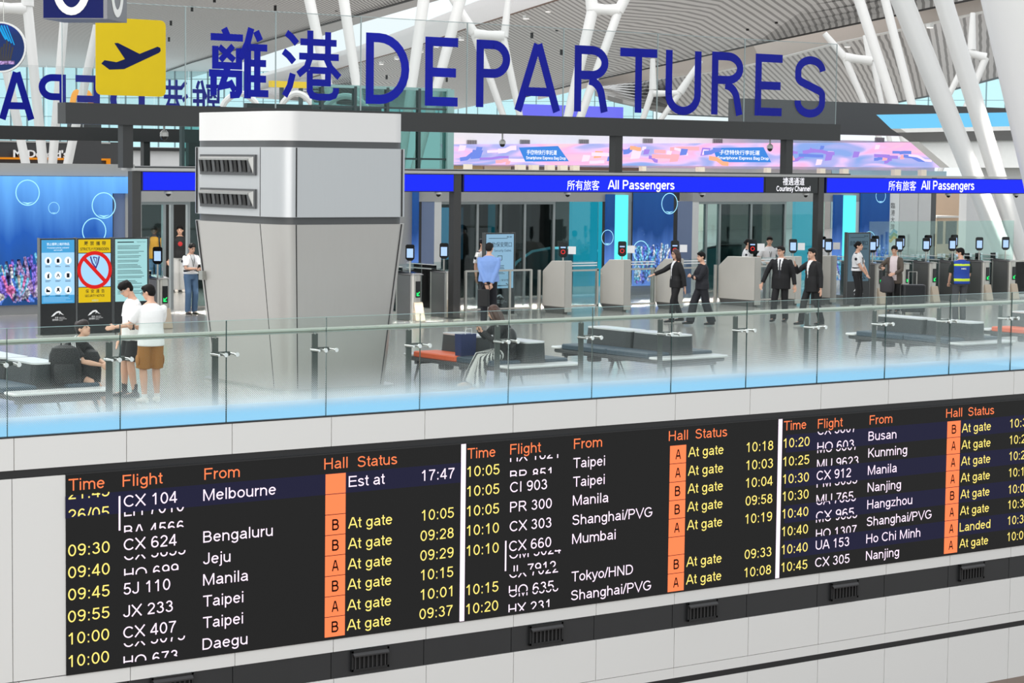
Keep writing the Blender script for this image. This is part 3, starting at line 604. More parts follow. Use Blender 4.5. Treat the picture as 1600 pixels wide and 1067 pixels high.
MB().tube([(0.3, 1.4, 0.28), (0.22, 1.2, 0.12), (0.12, 1.0, 0.012), (0.3, 0.8, 0.012)], 0.012, BLK, n=6).build('power_cord', b2)
bench(33.25, 26.5, 'bench with an orange cushion cut by the right picture edge', orange=(0, 1), blocks=((0.32, 1.5), (1.55, 2.62)))

# ------------------------------------------------------------------ black display totems
TBLK = mat('totem_black', (0.065, 0.068, 0.075), 0.18, spec=0.6); TEDGE = mat('totem_edge', (0.45, 0.46, 0.46), 0.3, 0.7)
SW = glow('screen_white', (0.93, 0.97, 1.0), 0.95); S_BLUE = glow('screen_blue', (0.27, 0.60, 0.80), 0.9); S_DIM = glow('screen_dim_blue', (0.52, 0.67, 0.77), 0.88); S_DUSK = glow('screen_dusk', (0.30, 0.39, 0.44), 0.85); S_PALE = glow('screen_pale_blue', (0.62, 0.80, 0.94), 0.92)
S_YEL = glow('screen_yellow', (0.82, 0.70, 0.10), 0.9); S_RED = glow('screen_red', (0.80, 0.13, 0.12), 0.9); S_BLACK = glow('screen_ink', (0.10, 0.12, 0.16), 0.6)
S_MINT = glow('screen_mint', (0.60, 0.79, 0.80), 0.9); S_PURP = glow('screen_violet', (0.26, 0.24, 0.52), 0.8)
WHP = mat('white_print', (0.93, 0.93, 0.93), 0.5)
def swoosh(mb, x, y, z, w, m):
    """white winged ridge emblem with small lettering"""
    P = [(0, 0), (0.18, 0.20), (0.42, 0.36), (0.62, 0.40), (0.72, 0.36), (0.82, 0.22), (1.0, 0.10), (0.84, 0.14), (0.72, 0.22), (0.60, 0.12), (0.66, 0.24), (0.60, 0.28), (0.40, 0.22), (0.25, 0.08), (0.12, 0.02)]
    mb.prism([(p[0]*w, p[1]*w) for p in P], (x, y, z), X1, Z1, (0, -0.002, 0), m)
    mb.fit('香港', (x+w*0.3, y-0.002, z-w*0.14), w*0.26, w*0.12, m); mb.fit('國際機場', (x+w*0.1, y-0.002, z-w*0.3), w*0.46, w*0.13, m)
    mb.fit('HONG KONG', (x+w*0.62, y-0.002, z-w*0.12), w*0.44, w*0.08, m); mb.fit('INTERNATIONAL', (x+w*0.62, y-0.002, z-w*0.22), w*0.6, w*0.07, m); mb.fit('AIRPORT', (x+w*0.62, y-0.002, z-w*0.32), w*0.3, w*0.07, m)
def totem(x, y, w, h, label, draw, s0=0.62, group=None, emblem=True):
    t = thing('display_totem', label, 'sign', (x, y, 0), group=group)
    MB().box(-0.003, w+0.003, -0.12, 0.2, 0, 0.025, STEEL).build('foot_plate', t)
    MB().box(0, w, 0, 0.10, 0.025, h, TBLK).build('cabinet', t, bevel=0.006)
    e = MB().box(-0.012, 0, -0.006, 0.106, 0.025, h+0.01, TEDGE).box(w, w+0.012, -0.006, 0.106, 0.025, h+0.01, TEDGE); e.build('metal_edge', t)
    s_ = MB(); d = draw(s_, w, s0, h-0.03); s_.build('screen', t)
    if emblem:
        q = MB(); swoosh(q, w*0.30, -0.003, s0-0.26, w*0.36, WHP); q.build('emblem', t)
    return t
def lines(s_, x, w, z, n, dz, hgt, m, jit=0.25):
    for k in range(n):
        ww = w*(1-random.random()*jit); s_.box(x, x+ww, -0.0045, -0.003, z-k*dz-hgt, z-k*dz, m)
def scr(s_, w, z0, z1, m, e=0.03): s_.box(e, w-e, -0.003, 0.0, z0, z1, m)
def d_icons(s_, w, z0, z1):
    scr(s_, w, z0, z1, S_PALE); zt_ = z1-(z1-z0)*0.20; s_.box(0.03, w-0.03, -0.004, -0.003, zt_, z1, S_BLUE); s_.box(0.03, w-0.03, -0.004, -0.003, z0, z0+(z1-z0)*0.13, S_BLUE)
    s_.fit('禁止攜帶上機的物品', (0.14, -0.006, zt_+0.14), w-0.28, 0.055, SW); s_.fit('Prohibited articles onboard', (0.15, -0.006, zt_+0.08), w-0.30, 0.03, SW); s_.fit('aircraft', (w*0.38, -0.006, zt_+0.035), w*0.24, 0.026, SW)
    for r in range(3):
        for c in range(3):
            cx, cz = w*(0.22+0.28*c), zt_-0.16-r*0.29
            s_.prism([(0.075*math.cos(a*0.393), 0.075*math.sin(a*0.393)) for a in range(16)], (cx, -0.004, cz), X1, Z1, (0, -0.001, 0), SW)
            k = r*3+c
            shp = [[(-.02, -.045), (.02, -.045), (.03, 0), (.015, .045), (-.015, .045), (-.03, 0)], [(-.03, -.04), (.03, -.04), (.03, .02), (.01, .045), (-.03, .03)], [(-.012, -.05), (.012, -.05), (.012, .02), (0, .05), (-.012, .02)],
                   [(-.02, -.05), (.025, -.05), (.02, .01), (.03, .05), (0, .03), (-.015, .02)], [(-.04, -.03), (0, .045), (.04, -.03), (.02, -.03), (0, .01), (-.02, -.03)], [(-.03, -.045), (.03, -.045), (.03, .04), (-.03, .04)],
                   [(-.045, -.035), (.045, -.035), (.03, 0), (-.01, .01), (-.02, .04), (-.04, .03)], [(-.04, -.045), (0, -.01), (.04, -.045), (.02, .02), (.03, .045), (-.03, .045), (-.02, .02)], [(-.035, -.045), (.035, -.045), (.02, 0), (.02, .045), (-.005, .045), (-.01, 0)]][k]
            s_.prism(shp, (cx, -0.0055, cz), X1, Z1, (0, -0.001, 0), S_BLACK)
            lines(s_, cx-0.06, 0.12, cz-0.095, 2, 0.02, 0.008, S_BLACK, 0.5)
    lines(s_, 0.06, w-0.12, z0+0.12, 4, 0.026, 0.006, S_PALE)
def d_forbid(s_, w, z0, z1):
    H = z1-z0; scr(s_, w, z0, z1, S_PALE); za, zb = z0+H*0.245, z1-H*0.215
    s_.box(0.03, w-0.03, -0.004, -0.003, zb, z1, S_YEL); s_.box(0.03, w-0.03, -0.004, -0.003, z0, za, S_YEL)
    s_.box(0.03, w-0.03, -0.005, -0.003, zb-0.006, zb+0.008, S_BLACK); s_.box(0.03, w-0.03, -0.005, -0.003, za-0.008, za+0.006, S_BLACK)
    for k, ch in enumerate('嚴禁攜帶'): s_.fit(ch, (w*(0.20+0.17*k), -0.006, zb+0.15), 0.085, 0.085, S_BLACK, bold=0.01)
    s_.fit('STRICTLY FORBIDDEN', (0.07, -0.006, zb+0.05), w-0.14, 0.06, S_BLACK, bold=0.012)
    for k, ch in enumerate('保安通告'): s_.fit(ch, (w*(0.24+0.15*k), -0.006, za-0.12), 0.07, 0.075, S_BLACK, bold=0.01)
    s_.fit('SECURITY NOTICE', (w*0.22, -0.006, za-0.20), w*0.56, 0.05, S_BLACK, bold=0.012); s_.fit('AVSECO', (w*0.42, -0.006, za-0.29), w*0.18, 0.04, S_MINT)
    cx, cz, R = w/2, (za+zb)/2, 0.34
    pts = [(R*math.cos(k*0.1963), R*math.sin(k*0.1963)) for k in range(32)]
    s_.ribbon(pts, 0.075, (cx, -0.007, cz), X1, Z1, (0, -0.001, 0), S_RED, closed=True)
    s_.ribbon([(-R*0.7, R*0.7), (R*0.7, -R*0.7)], 0.075, (cx, -0.0085, cz), X1, Z1, (0, -0.001, 0), S_RED)
    s_.ribbon([(-.09, .27), (-.05, .14), (0.02, .05), (0.02, -.02)], 0.03, (cx, -0.005, cz), X1, Z1, (0, -0.001, 0), S_PURP); s_.ribbon([(.10, .27), (.07, .14), (0.03, .05), (0.0, -.02)], 0.03, (cx, -0.005, cz), X1, Z1, (0, -0.001, 0), S_PURP); s_.ribbon([(-.03, .26), (.05, .24), (.03, .12), (-.03, .26)], 0.02, (cx, -0.005, cz), X1, Z1, (0, -0.001, 0), S_PURP)
def d_text(s_, w, z0, z1):
    scr(s_, w, z0, z1, S_MINT); lines(s_, 0.08, w*0.6, z1-0.05, 1, 0.03, 0.02, S_BLACK); s_.fit('Important Notice', (w*0.66, -0.006, z1-0.075), w*0.26, 0.03, S_BLACK)
    z = z1-0.13
    while z > z0+0.14:
        for k in range(random.choice((2, 3))): lines(s_, 0.08, w-0.16, z, 1, 1, 0.009, S_BLACK, 0.4); z -= 0.028
        z -= 0.032
def d_gate(s_, w, z0, z1, face=None):
    scr(s_, w, z0, z1, face or S_DIM); s_.box(0.1, w*0.75, -0.005, -0.003, z1-0.10, z1-0.09, S_BLACK); s_.fit('香港', (w*0.72, -0.005, z1-0.085), w*0.18, 0.04, S_BLACK)
    s_.fit('自助保安閘口', (0.09, -0.005, z1-0.30), w-0.18, 0.12, S_BLACK); s_.fit('Security Gates', (w*0.3, -0.005, z1-0.42), w*0.58, 0.07, S_BLACK)
    s_.ribbon([(-.06, -.06), (-.06, .06), (.06, .06), (.06, -.03), (.0, -.06)], 0.012, (w*0.5, -0.005, z1-0.56), X1, Z1, (0, -0.001, 0), S_BLACK, closed=True)
    lines(s_, 0.36*w, w*0.34, z1-0.72, 3, 0.035, 0.012, S_BLACK); lines(s_, 0.3*w, w*0.4, z1-0.88, 2, 0.03, 0.01, S_BLACK); s_.fit('旅客 / 保安檢查', (w*0.3, -0.005, z1-1.09), w*0.6, 0.05, S_BLACK)
    s_.ribbon([(-.16, 0), (.16, 0), (.08, .05)], 0.02, (w*0.62, -0.005, z0+0.06), X1, Z1, (0, -0.001, 0), S_BLACK)
p0 = at_z(63, 520)
def tx(px, Y, py=480): return at_y(px, py, Y).x
TYY = 40.95
for (pa, pb), dr, lab in (((63, 118.5), d_icons, 'black totem with pale blue screen of nine round prohibited-item icons'), ((120.5, 175), d_forbid, 'black totem with yellow screen and red prohibition circle'), ((178, 232), d_text, 'black totem with mint screen of small text behind the two youths')):
    totem(tx(pa, TYY), TYY, tx(pb, TYY)-tx(pa, TYY), 1.92, lab, dr, s0=0.64, group='display totems')
pm = at_z(757, 493); totem(tx(757, pm.y), pm.y, tx(803, pm.y)-tx(757, pm.y), 1.90, 'black totem with security gates screen beside the man in blue shirt', d_gate, group='display totems')
pr = at_z(1322, 478); totem(tx(1322, pr.y), pr.y, tx(1357, pr.y)-tx(1322, pr.y), 1.86, 'black totem with dim screen behind the guard at the right', lambda *q: d_gate(*q, face=S_DUSK), group='display totems')

# ------------------------------------------------------------------ gate gantry with lit blue header signs
YG = 41.37
SBLUE = glow('header_blue', (0.095, 0.16, 0.96), 1.0); SBLUE2 = mat('header_frame', (0.07, 0.08, 0.30), 0.4); HWH = glow('header_white', (0.97, 0.97, 1.0), 1.0); HBLK = mat('header_black', (0.085, 0.09, 0.09), 0.35)
POSTM = mat('gantry_post', (0.20, 0.195, 0.19), 0.4); LGREY = mat('light_grey_metal', (0.66, 0.66, 0.65), 0.4); WHITEP = mat('white_paint', (0.90, 0.90, 0.885), 0.4)
xs = {k: at_y(k, 300, YG).x for k in (222, 306, 644, 711.2, 720.7, 1194, 1279, 1288.5, 1600)}
for px, lab in ((214.5, 'dark square gantry post beside the mint text totem'), (716, 'dark square gantry post between silver tower and security gates totem'), (1284, 'dark square gantry post beside the courtesy channel sign')):
    x = at_y(px, 310, YG).x; t = thing('gantry_post', lab, 'post', (x, YG+0.12, 0), group='gate gantry posts')
    MB().box(-0.10, 0.10, -0.10, 0.10, 0.012, 3.25, POSTM).build('shaft', t, bevel=0.008); MB().box(-0.16, 0.16, -0.16, 0.16, 0, 0.014, POSTM).build('foot_plate', t)
tag(MB().box(at_y(209, 262, YG).x, 62, YG-0.02, YG+0.55, 3.262, 3.312, LGREY).build('header_rail'), 'long light grey cap rail running over the blue header signs', 'rail')
def header(xa, xb, label, txts, face=SBLUE, name='header_sign'):
    t = thing(name, label, 'sign', (xa, YG, 2.845), group='header signs over the gates')
    bw(MB().box(xa, xb, YG+0.01, YG+0.20, 2.845, 3.25, SBLUE2 if face is SBLUE else HBLK), 'casing', t)
    bw(MB().box(xa+0.03, xb-0.03, YG, YG+0.012, 2.868, 3.228, face), 'lit_face', t)
    for tx_, pa, pb, ya, yb in txts:
        a = at_y(pa, yb, YG); b = at_y(pb, ya, YG); q = at_y(pb, yb, YG)
        bw(MB().fit(tx_, (a.x, YG-0.003, (a.z+q.z)/2), b.x-a.x, b.z-q.z, HWH, bold=0.004 if ord(tx_[0]) > 999 else 0.008), 'lettering', t, label='white lettering')
header(xs[222], xs[711.2]-0.02, 'plain lit blue header sign partly behind the silver tower', [])
header(xs[720.7]+0.06, xs[1194], 'lit blue all passengers header sign above the middle gates', [('所有旅客', 886, 936.5, 281.5, 297.3), ('All Passengers', 949.5, 1054, 281.5, 300)])
header(xs[1194]+0.01, xs[1279]-0.02, 'black courtesy channel header sign between the blue ones', [('禮遇通道', 1223, 1257, 277.5, 289.5), ('Courtesy Channel', 1213, 1266, 290.5, 301)], HBLK)
header(xs[1288.5]+0.06, 50.5, 'lit blue all passengers header sign at the right behind the white column', [('所有旅客', 1388, 1431.5, 282.5, 298), ('All Passengers', 1439, 1522.5, 282.5, 300.5)])

# ------------------------------------------------------------------ big departures sign on its dark beam
DBEAM = mat('charcoal_beam', (0.165, 0.165, 0.165), 0.42); LBLUE = mat('vinyl_blue', (0.045, 0.085, 0.56), 0.35, spec=0.15, vary=0.25, scale=0.9); YEL = mat('sign_yellow', (0.80, 0.69, 0.07), 0.35, spec=0.2); NAVYI = mat('sign_navy', (0.04, 0.08, 0.28), 0.35, spec=0.15)
SGL = glass('sign_glass', (0.93, 0.94, 0.94), 1.22); SGE = mat('sign_glass_edge', (0.60, 0.65, 0.65), 0.25, spec=0.2)
xa, xb = at_y(102.5, 176, YG).x, at_y(1313.3, 207, YG).x
ds = thing('departures_sign', 'large dark blue departures lettering on clear glass above a charcoal beam', 'sign', (xa, YG, 3.312))
bw(MB().box(xa, xb, YG, YG+0.36, 4.178, 4.598, DBEAM), 'beam', ds)
for px in (203, 430, 590, 970, 1237):
    x = at_y(px, 250, YG).x; bw(MB().box(x-0.115, x+0.115, YG+0.08, YG+0.30, 3.312, 4.18, DBEAM), 'post', ds)
YS = YG+0.12
jp = [at_y(p, 120, YS).x for p in (97, 290, 431, 564, 730, 880.5, 1027.5, 1163.5, 1307.5)]
for a, b in zip(jp[:-1], jp[1:]):
    pane = bw(MB().box(a+0.008, b-0.008, YS, YS+0.02, 4.598, 6.62, SGL), 'glass_pane', ds)
    e = MB().box(a, a+0.010, YS-0.002, YS+0.022, 4.598, 6.62, SGE).box(b-0.010, b, YS-0.002, YS+0.022, 4.598, 6.62, SGE).box(a, b, YS, YS+0.02, 6.62, 6.635, SGE)
    e.v = [tuple(V(p)-V(ds.location)) for p in e.v]; e.build('pane_edge', pane)
def arc(cx, cy, rx, ry, a0, a1, n=14): return [(cx+rx*math.cos(math.radians(a0+(a1-a0)*k/n)), cy+ry*math.sin(math.radians(a0+(a1-a0)*k/n))) for k in range(n+1)]
SWD = 0.20
def glyph(mb, ch, w, h, o, m, ux=None, d=(0, -0.012, 0), s=SWD):
    """monoline sign capitals inside a w x h box"""
    ux = ux or X1; q = s/2; L = q; R = w-q; B = q; T = h-q
    S = {'D': [[(L, 0), (L, h)], [(L, T)]+[(w*0.30, T)]+arc(w*0.30, h/2, R-w*0.30, T-h/2, 90, -90)+[(w*0.30, B), (L, B)]],
         'E': [[(L, 0), (L, h)], [(L, T), (w, T)], [(L, B), (w, B)], [(L, h*0.49), (w*0.94, h*0.49)]],
         'P': [[(L, 0), (L, h)], [(L, T), (w*0.5, T)]+arc(w*0.5, h*0.72, R-w*0.5, T-h*0.72, 90, -90)+[(L, h*0.72-(T-h*0.72))]],
         'A': [[(q*1.05, 0), (w/2-q*0.15, h)], [(w-q*1.05, 0), (w/2+q*0.15, h)], [(w*0.22, h*0.29), (w*0.78, h*0.29)]],
         'R': [[(L, 0), (L, h)], [(L, T), (w*0.5, T)]+arc(w*0.5, h*0.745, R-w*0.5, T-h*0.745, 90, -90)+[(L, h*0.745-(T-h*0.745))], arc(w*0.42, h*0.2, w*0.40, h*0.275, 88, 20, 8)+[(R, 0)]],
         'T': [[(0, T), (w, T)], [(w/2, 0), (w/2, h)]],
         'U': [[(L, h), (L, h*0.32)]+arc(w/2, h*0.32, w/2-q, h*0.32-q, 180, 360)+[(R, h)]],
         'S': [arc(w/2, h*0.745, w/2-q, h*0.255-q, 5, 180)+arc(w/2, h*0.66, w/2-q, h*0.12, 188, 225, 4)+arc(w/2, h*0.36, w/2-q, h*0.12, 45, 8, 4)+arc(w/2, h*0.255, w/2-q, h*0.255-q, 0, -185)]}[ch]
    for i, pts in enumerate(S): mb.ribbon(pts, s, V(o)+V((0, -0.0015*i, 0)), ux, Z1, d, m)
for ch, l, r, yt_, yb_ in (('D', 571.2, 638.5, 50.6, 162), ('E', 663.8, 714.4, 57, 165), ('P', 743.5, 795.8, 61.5, 167.2), ('A', 803, 875, 67.2, 172.8), ('R', 896.8, 949, 70.3, 174), ('T', 967.7, 1024.9, 74.3, 175.3), ('U', 1039, 1094, 77.5, 179), ('R', 1111, 1159.5, 80.3, 178.7), ('E', 1179, 1220.5, 83.5, 180.4), ('S', 1241, 1288.2, 86.5, 183)):
    a, b = at_y(l, yb_, YS-0.004), at_y(r, yb_, YS-0.004); top = at_y(l, yt_, YS-0.004)
    g = MB(); glyph(g, ch, b.x-a.x, top.z-a.z, a, LBLUE); bw(g, 'letter', ds)
HANZI = {'離': [(.10, [(.25, .97), (.31, .86)]), (.10, [(.03, .845), (.565, .845)]), (.085, [(.17, .71), (.42, .53)]), (.085, [(.40, .73), (.19, .52)]), (.10, [(.105, .72), (.105, .45), (.50, .45), (.50, .70)]), (.10, [(.31, .45), (.29, .36), (.21, .16), (.40, .20)]), (.085, [(.34, .24), (.43, .10)]), (.10, [(.075, .03), (.075, .345)]), (.10, [(0, .34), (.50, .34), (.50, .10), (.47, .05), (.35, .04)]),
  (.10, [(.70, .99), (.64, .78), (.52, .56)]), (.11, [(.64, .72), (.64, 0)]), (.10, [(.78, .95), (.85, .82)]), (.10, [(.64, .72), (.97, .72)]), (.10, [(.64, .50), (.95, .50)]), (.10, [(.64, .28), (.95, .28)]), (.10, [(.64, .075), (.99, .075)]), (.10, [(.80, .72), (.80, .075)])],
 '港': [(.10, [(.06, .95), (.15, .89), (.24, .80)]), (.10, [(.01, .68), (.10, .62), (.19, .53)]), (.10, [(.17, .36), (.12, .18), (.03, .03)]), (.10, [(.30, .83), (.93, .83)]), (.10, [(.28, .62), (.97, .62)]), (.10, [(.47, 1.0), (.47, .62)]), (.10, [(.78, .99), (.78, .62)]), (.10, [(.47, .62), (.41, .46), (.26, .35)]), (.10, [(.74, .62), (.82, .47), (.98, .33)]), (.10, [(.46, .42), (.78, .42), (.78, .24), (.46, .24)]), (.10, [(.46, .42), (.46, .12), (.50, .05), (.60, .03), (.80, .03), (.89, .06), (.92, .12), (.92, .17)])]}
for ch, l, r, yt_, yb_ in (('離', 326, 419, 39.5, 152), ('港', 441.5, 531, 45.5, 153)):
    a, b = at_y(l, yb_, YS-0.004), at_y(r, yb_, YS-0.004); top = at_y(l, yt_, YS-0.004)
    g = MB(); w_, h_ = b.x-a.x, top.z-a.z
    for i, (sw, pts) in enumerate(HANZI[ch]): g.ribbon([(p[0]*w_, p[1]*h_) for p in pts], sw*h_, V(a)+V((0, -0.0015*i, 0)), X1, Z1, (0, -0.012, 0), LBLUE)
    bw(g, 'chinese_character', ds)
a, b, top = at_y(150, 148, YS-0.03), at_y(259, 148.5, YS-0.03), at_y(150, 26.5, YS-0.03); w, h = b.x-a.x, top.z-a.z
c = 0.12; poly = arc(w-c, h-c, c, c, 0, 90, 5)+arc(c, h-c, c, c, 90, 180, 5)+arc(c, c, c, c, 180, 270, 5)+arc(w-c, c, c, c, 270, 360, 5)
bw(MB().prism(poly, a, X1, Z1, (0, 0.02, 0), YEL), 'pictogram_panel', ds, label='yellow rounded pictogram panel')
PL = [(0.075, 0.405), (0.12, 0.45), (0.29, 0.43), (0.41, 0.475), (0.26, 0.675), (0.31, 0.68), (0.62, 0.55), (0.88, 0.655), (0.92, 0.64), (0.925, 0.60), (0.90, 0.575), (0.40, 0.345), (0.19, 0.33)]
bw(MB().prism([(p[0]*w, p[1]*h) for p in PL], a+V((0, -0.004, 0)), X1, Z1, (0, 0.002, 0), NAVYI), 'aeroplane_symbol', ds, label='navy take-off aeroplane symbol')

# ------------------------------------------------------------------ portal wall behind the gates (plane y = 47)
YP = 47.0
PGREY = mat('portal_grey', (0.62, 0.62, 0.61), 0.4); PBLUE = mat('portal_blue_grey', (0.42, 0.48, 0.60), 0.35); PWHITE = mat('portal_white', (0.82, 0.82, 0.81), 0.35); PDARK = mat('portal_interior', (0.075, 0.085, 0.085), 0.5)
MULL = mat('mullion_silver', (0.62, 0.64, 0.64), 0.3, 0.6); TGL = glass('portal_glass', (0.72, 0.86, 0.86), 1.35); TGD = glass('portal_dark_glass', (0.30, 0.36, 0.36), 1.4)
X47 = lambda px: at_y(px, 330, YP).x
def zP(px, py): return at_y(px, py, YP).z
def underwater(name, top, mid, low, gain=0.95):
    m = bpy.data.materials.new(name); m.use_nodes = True; nt = m.node_tree; L = nt.links; b = nt.nodes['Principled BSDF']
    tc = nt.nodes.new('ShaderNodeTexCoord'); sx = nt.nodes.new('ShaderNodeSeparateXYZ'); L.new(tc.outputs['Object'], sx.inputs[0])
    mp = nt.nodes.new('ShaderNodeMapping'); mp.inputs['Scale'].default_value = (1.1, 1, 0.16); mp.inputs['Rotation'].default_value = (0, 0.35, 0); L.new(tc.outputs['Object'], mp.inputs[0])
    n = nt.nodes.new('ShaderNodeTexNoise'); n.inputs['Scale'].default_value = 1.6; n.inputs['Detail'].default_value = 3; L.new(mp.outputs[0], n.inputs['Vector'])
    r = nt.nodes.new('ShaderNodeMapRange'); r.inputs[1].default_value = 0.2; r.inputs[2].default_value = 3.1; L.new(sx.outputs['Z'], r.inputs[0])
    a = nt.nodes.new('ShaderNodeMath'); a.operation = 'MULTIPLY_ADD'; a.inputs[1].default_value = 0.55; L.new(n.outputs[0], a.inputs[0])
    s2 = nt.nodes.new('ShaderNodeMath'); s2.operation = 'SUBTRACT'; s2.inputs[1].default_value = 0.28; L.new(r.outputs[0], s2.inputs[0]); L.new(s2.outputs[0], a.inputs[2])
    cr = nt.nodes.new('ShaderNodeValToRGB'); L.new(a.outputs[0], cr.inputs[0]); e = cr.color_ramp.elements
    e[0].position = 0.05; e[0].color = (*srgb(low), 1); e[1].position = 0.95; e[1].color = (*srgb(top), 1); k = cr.color_ramp.elements.new(0.45); k.color = (*srgb(mid), 1)
    b.inputs['Base Color'].default_value = (0.01, 0.02, 0.03, 1); b.inputs['Roughness'].default_value = 0.4; b.inputs['Specular IOR Level'].default_value = 0.08
    L.new(cr.outputs[0], b.inputs['Emission Color']); b.inputs['Emission Strength'].default_value = gain; return m
UW1 = underwater('underwater_bright', (0.42, 0.70, 0.98), (0.11, 0.32, 0.66), (0.10, 0.24, 0.45)); UW2 = underwater('underwater_deep', (0.11, 0.28, 0.52), (0.07, 0.22, 0.46), (0.36, 0.52, 0.82))
RIM = glow('bubble_rim', (0.62, 0.88, 1.0), 1.0); BUB = glow('bubble_body', (0.14, 0.40, 0.76), 0.9)
def coral(name, c, s):
    m = glow(name, c, s); nt = m.node_tree; b = nt.nodes['Principled BSDF']; tc = nt.nodes.new('ShaderNodeTexCoord'); v = nt.nodes.new('ShaderNodeTexVoronoi'); v.inputs['Scale'].default_value = 16; nt.links.new(tc.outputs['Object'], v.inputs['Vector'])
    r = nt.nodes.new('ShaderNodeValToRGB'); e = r.color_ramp.elements; k = srgb(c); e[0].position = 0.1; e[0].color = (*[min(1, x*1.5+0.08) for x in k], 1); e[1].position = 0.75; e[1].color = (*[x*0.28 for x in k], 1)
    nt.links.new(v.outputs['Distance'], r.inputs[0]); nt.links.new(r.outputs[0], b.inputs['Emission Color']); return m
COR = [coral('coral_%s' % n, c, 0.9) for n, c in (('pink', (0.86, 0.42, 0.66)), ('violet', (0.45, 0.36, 0.80)), ('cyan', (0.35, 0.70, 0.90)), ('sand', (0.72, 0.68, 0.66)), ('white', (0.85, 0.86, 0.95)), ('mauve', (0.62, 0.50, 0.72)), ('navy', (0.08, 0.12, 0.32)), ('blue', (0.25, 0.45, 0.85)))]
BCOR = [COR[2], COR[4], COR[7], COR[7], COR[1], coral('coral_pale', (0.60, 0.72, 0.95), 0.9)]
def screen(x0, x1, z0, z1, label, base, bubbles=(), corals=0, y=YP-0.16, pal=None, name='led_screen', group='underwater video screens'):
    t = thing(name, label, 'screen', (x0, y, z0), group=group)
    bw(MB().box(x0, x1, y, y+0.08, z0, z1, base), 'panel', t)
    for bx, bz, r in bubbles:
        q = MB(); n = 28
        
        if base is None: q.prism([(r*math.cos(6.2832*k/n), r*math.sin(6.2832*k/n)) for k in range(n)], (bx, y-0.002, bz), X1, Z1, (0, -0.002, 0), BUB)
        q.ribbon([(r*math.cos(6.2832*k/n), r*math.sin(6.2832*k/n)) for k in range(n)], r*0.075, (bx, y-0.005, bz), X1, Z1, (0, -0.002, 0), RIM, closed=True)
        q.prism([(-r*0.5, -r*0.74), (0, -r*0.93), (r*0.5, -r*0.74), (0, -r*0.80)], (bx, y-0.005, bz), X1, Z1, (0, -0.001, 0), RIM)
        bw(q, 'bubble_image', t)
    rnd = random.Random(corals*7+int(x0*10))
    if corals:
        q = MB()
        for k in range(corals):
            cx = x0+(x1-x0)*(0.03+0.94*rnd.random()); hgt = (0.25+0.85*rnd.random()**1.5)*min(1, (x1-x0)/1.5+0.35); m_ = rnd.choice(pal or COR); b0 = z0+0.02+rnd.random()*0.25; yy = y-0.002-0.0008*(k % 9); kind = rnd.random()
            if kind < 0.45:
                n = 13; R = hgt*0.32
                pts = []
                for j in range(n*2): a = math.pi*j/n; rr_ = R*(1 if j % 2 else 0.72); pts.append((rr_*math.cos(a), R*0.7+rr_*math.sin(a)*0.9))
                pts = [(min(max(p[0], x0-cx+0.01), x1-cx-0.01), max(p[1], z0+0.01-b0)) for p in pts]; q.prism(pts, (cx, yy, b0), X1, Z1, (0, -0.0006, 0), m_)
            else:
                for j in range(6):
                    a = (j-2.5)*0.22; ex = min(max(cx+math.sin(a)*hgt*0.8, x0+0.03), x1-0.03)-cx
                    q.ribbon([(0.0, 0), (ex*0.55, hgt*0.45*math.cos(a)), (ex, hgt*math.cos(a))], 0.045+0.03*rnd.random(), (cx, yy, b0), X1, Z1, (0, -0.0006, 0), m_ if j % 2 else rnd.choice(pal or COR))
        bw(q, 'reef_image', t)
    return t
def P47(px, py): p = at_y(px, py, YP-0.16); return p.x, p.z
bl = [(*P47(43, 301), 0.28), (*P47(162, 321), 0.29), (*P47(147, 361), 0.29), (*P47(84, 325), 0.13)]
lw = screen(18.6, X47(171), 0.22, 3.09, 'wide bright underwater video wall behind the three totems', UW1, bl, 110)
bw(MB().box(X47(171), X47(208.5), YP-0.16, YP-0.08, zP(190, 302), 3.09, UW1), 'upper_panel', lw)
screen(X47(641), X47(649), 0.2, 2.95, 'narrow sliver of blue video screen beside the silver tower', UW2, (), 8, pal=BCOR)
screen(X47(942.5), X47(955), 0.25, 2.72, 'narrow blue video strip left of the lit cyan strip in the middle portal', UW2, [(*P47(949, 371), 0.2)], 10, pal=BCOR)
screen(X47(986), X47(1046.5), 0.25, 3.0, 'tall underwater video screen behind the woman pointing', UW2, [(*P47(1046, 318), 0.28), (*P47(1001, 392), 0.27)], 40, pal=BCOR)
screen(X47(1298), X47(1311), 0.25, 2.72, 'narrow blue video strip left of the lit cyan strip in the right portal', UW2, (), 10, pal=BCOR)
screen(X47(1341), X47(1384), 0.25, 3.0, 'tall dark blue video screen behind the totem at the right', UW2, [(*P47(1376, 306), 0.2), (*P47(1358, 375), 0.25)], 14, pal=BCOR)
CYAN = glow('cyan_strip', (0.36, 0.95, 0.97), 1.0)
for pa, pb, lab in ((957, 975.5, 'bright cyan lit strip right of the middle portal doors'), (1312, 1331, 'bright cyan lit strip right of the courtesy portal doors')):
    t = thing('cyan_light_panel', lab, 'light panel', (X47(pa), YP-0.16, 0.0), group='cyan light panels'); bw(MB().box(X47(pa), X47(pb), YP-0.16, YP-0.07, 0.62, 2.70, CYAN), 'lit_face', t); bw(MB().box(X47(pa), X47(pb), YP-0.15, YP-0.07, 0.0, 0.62, PBLUE), 'plinth', t)
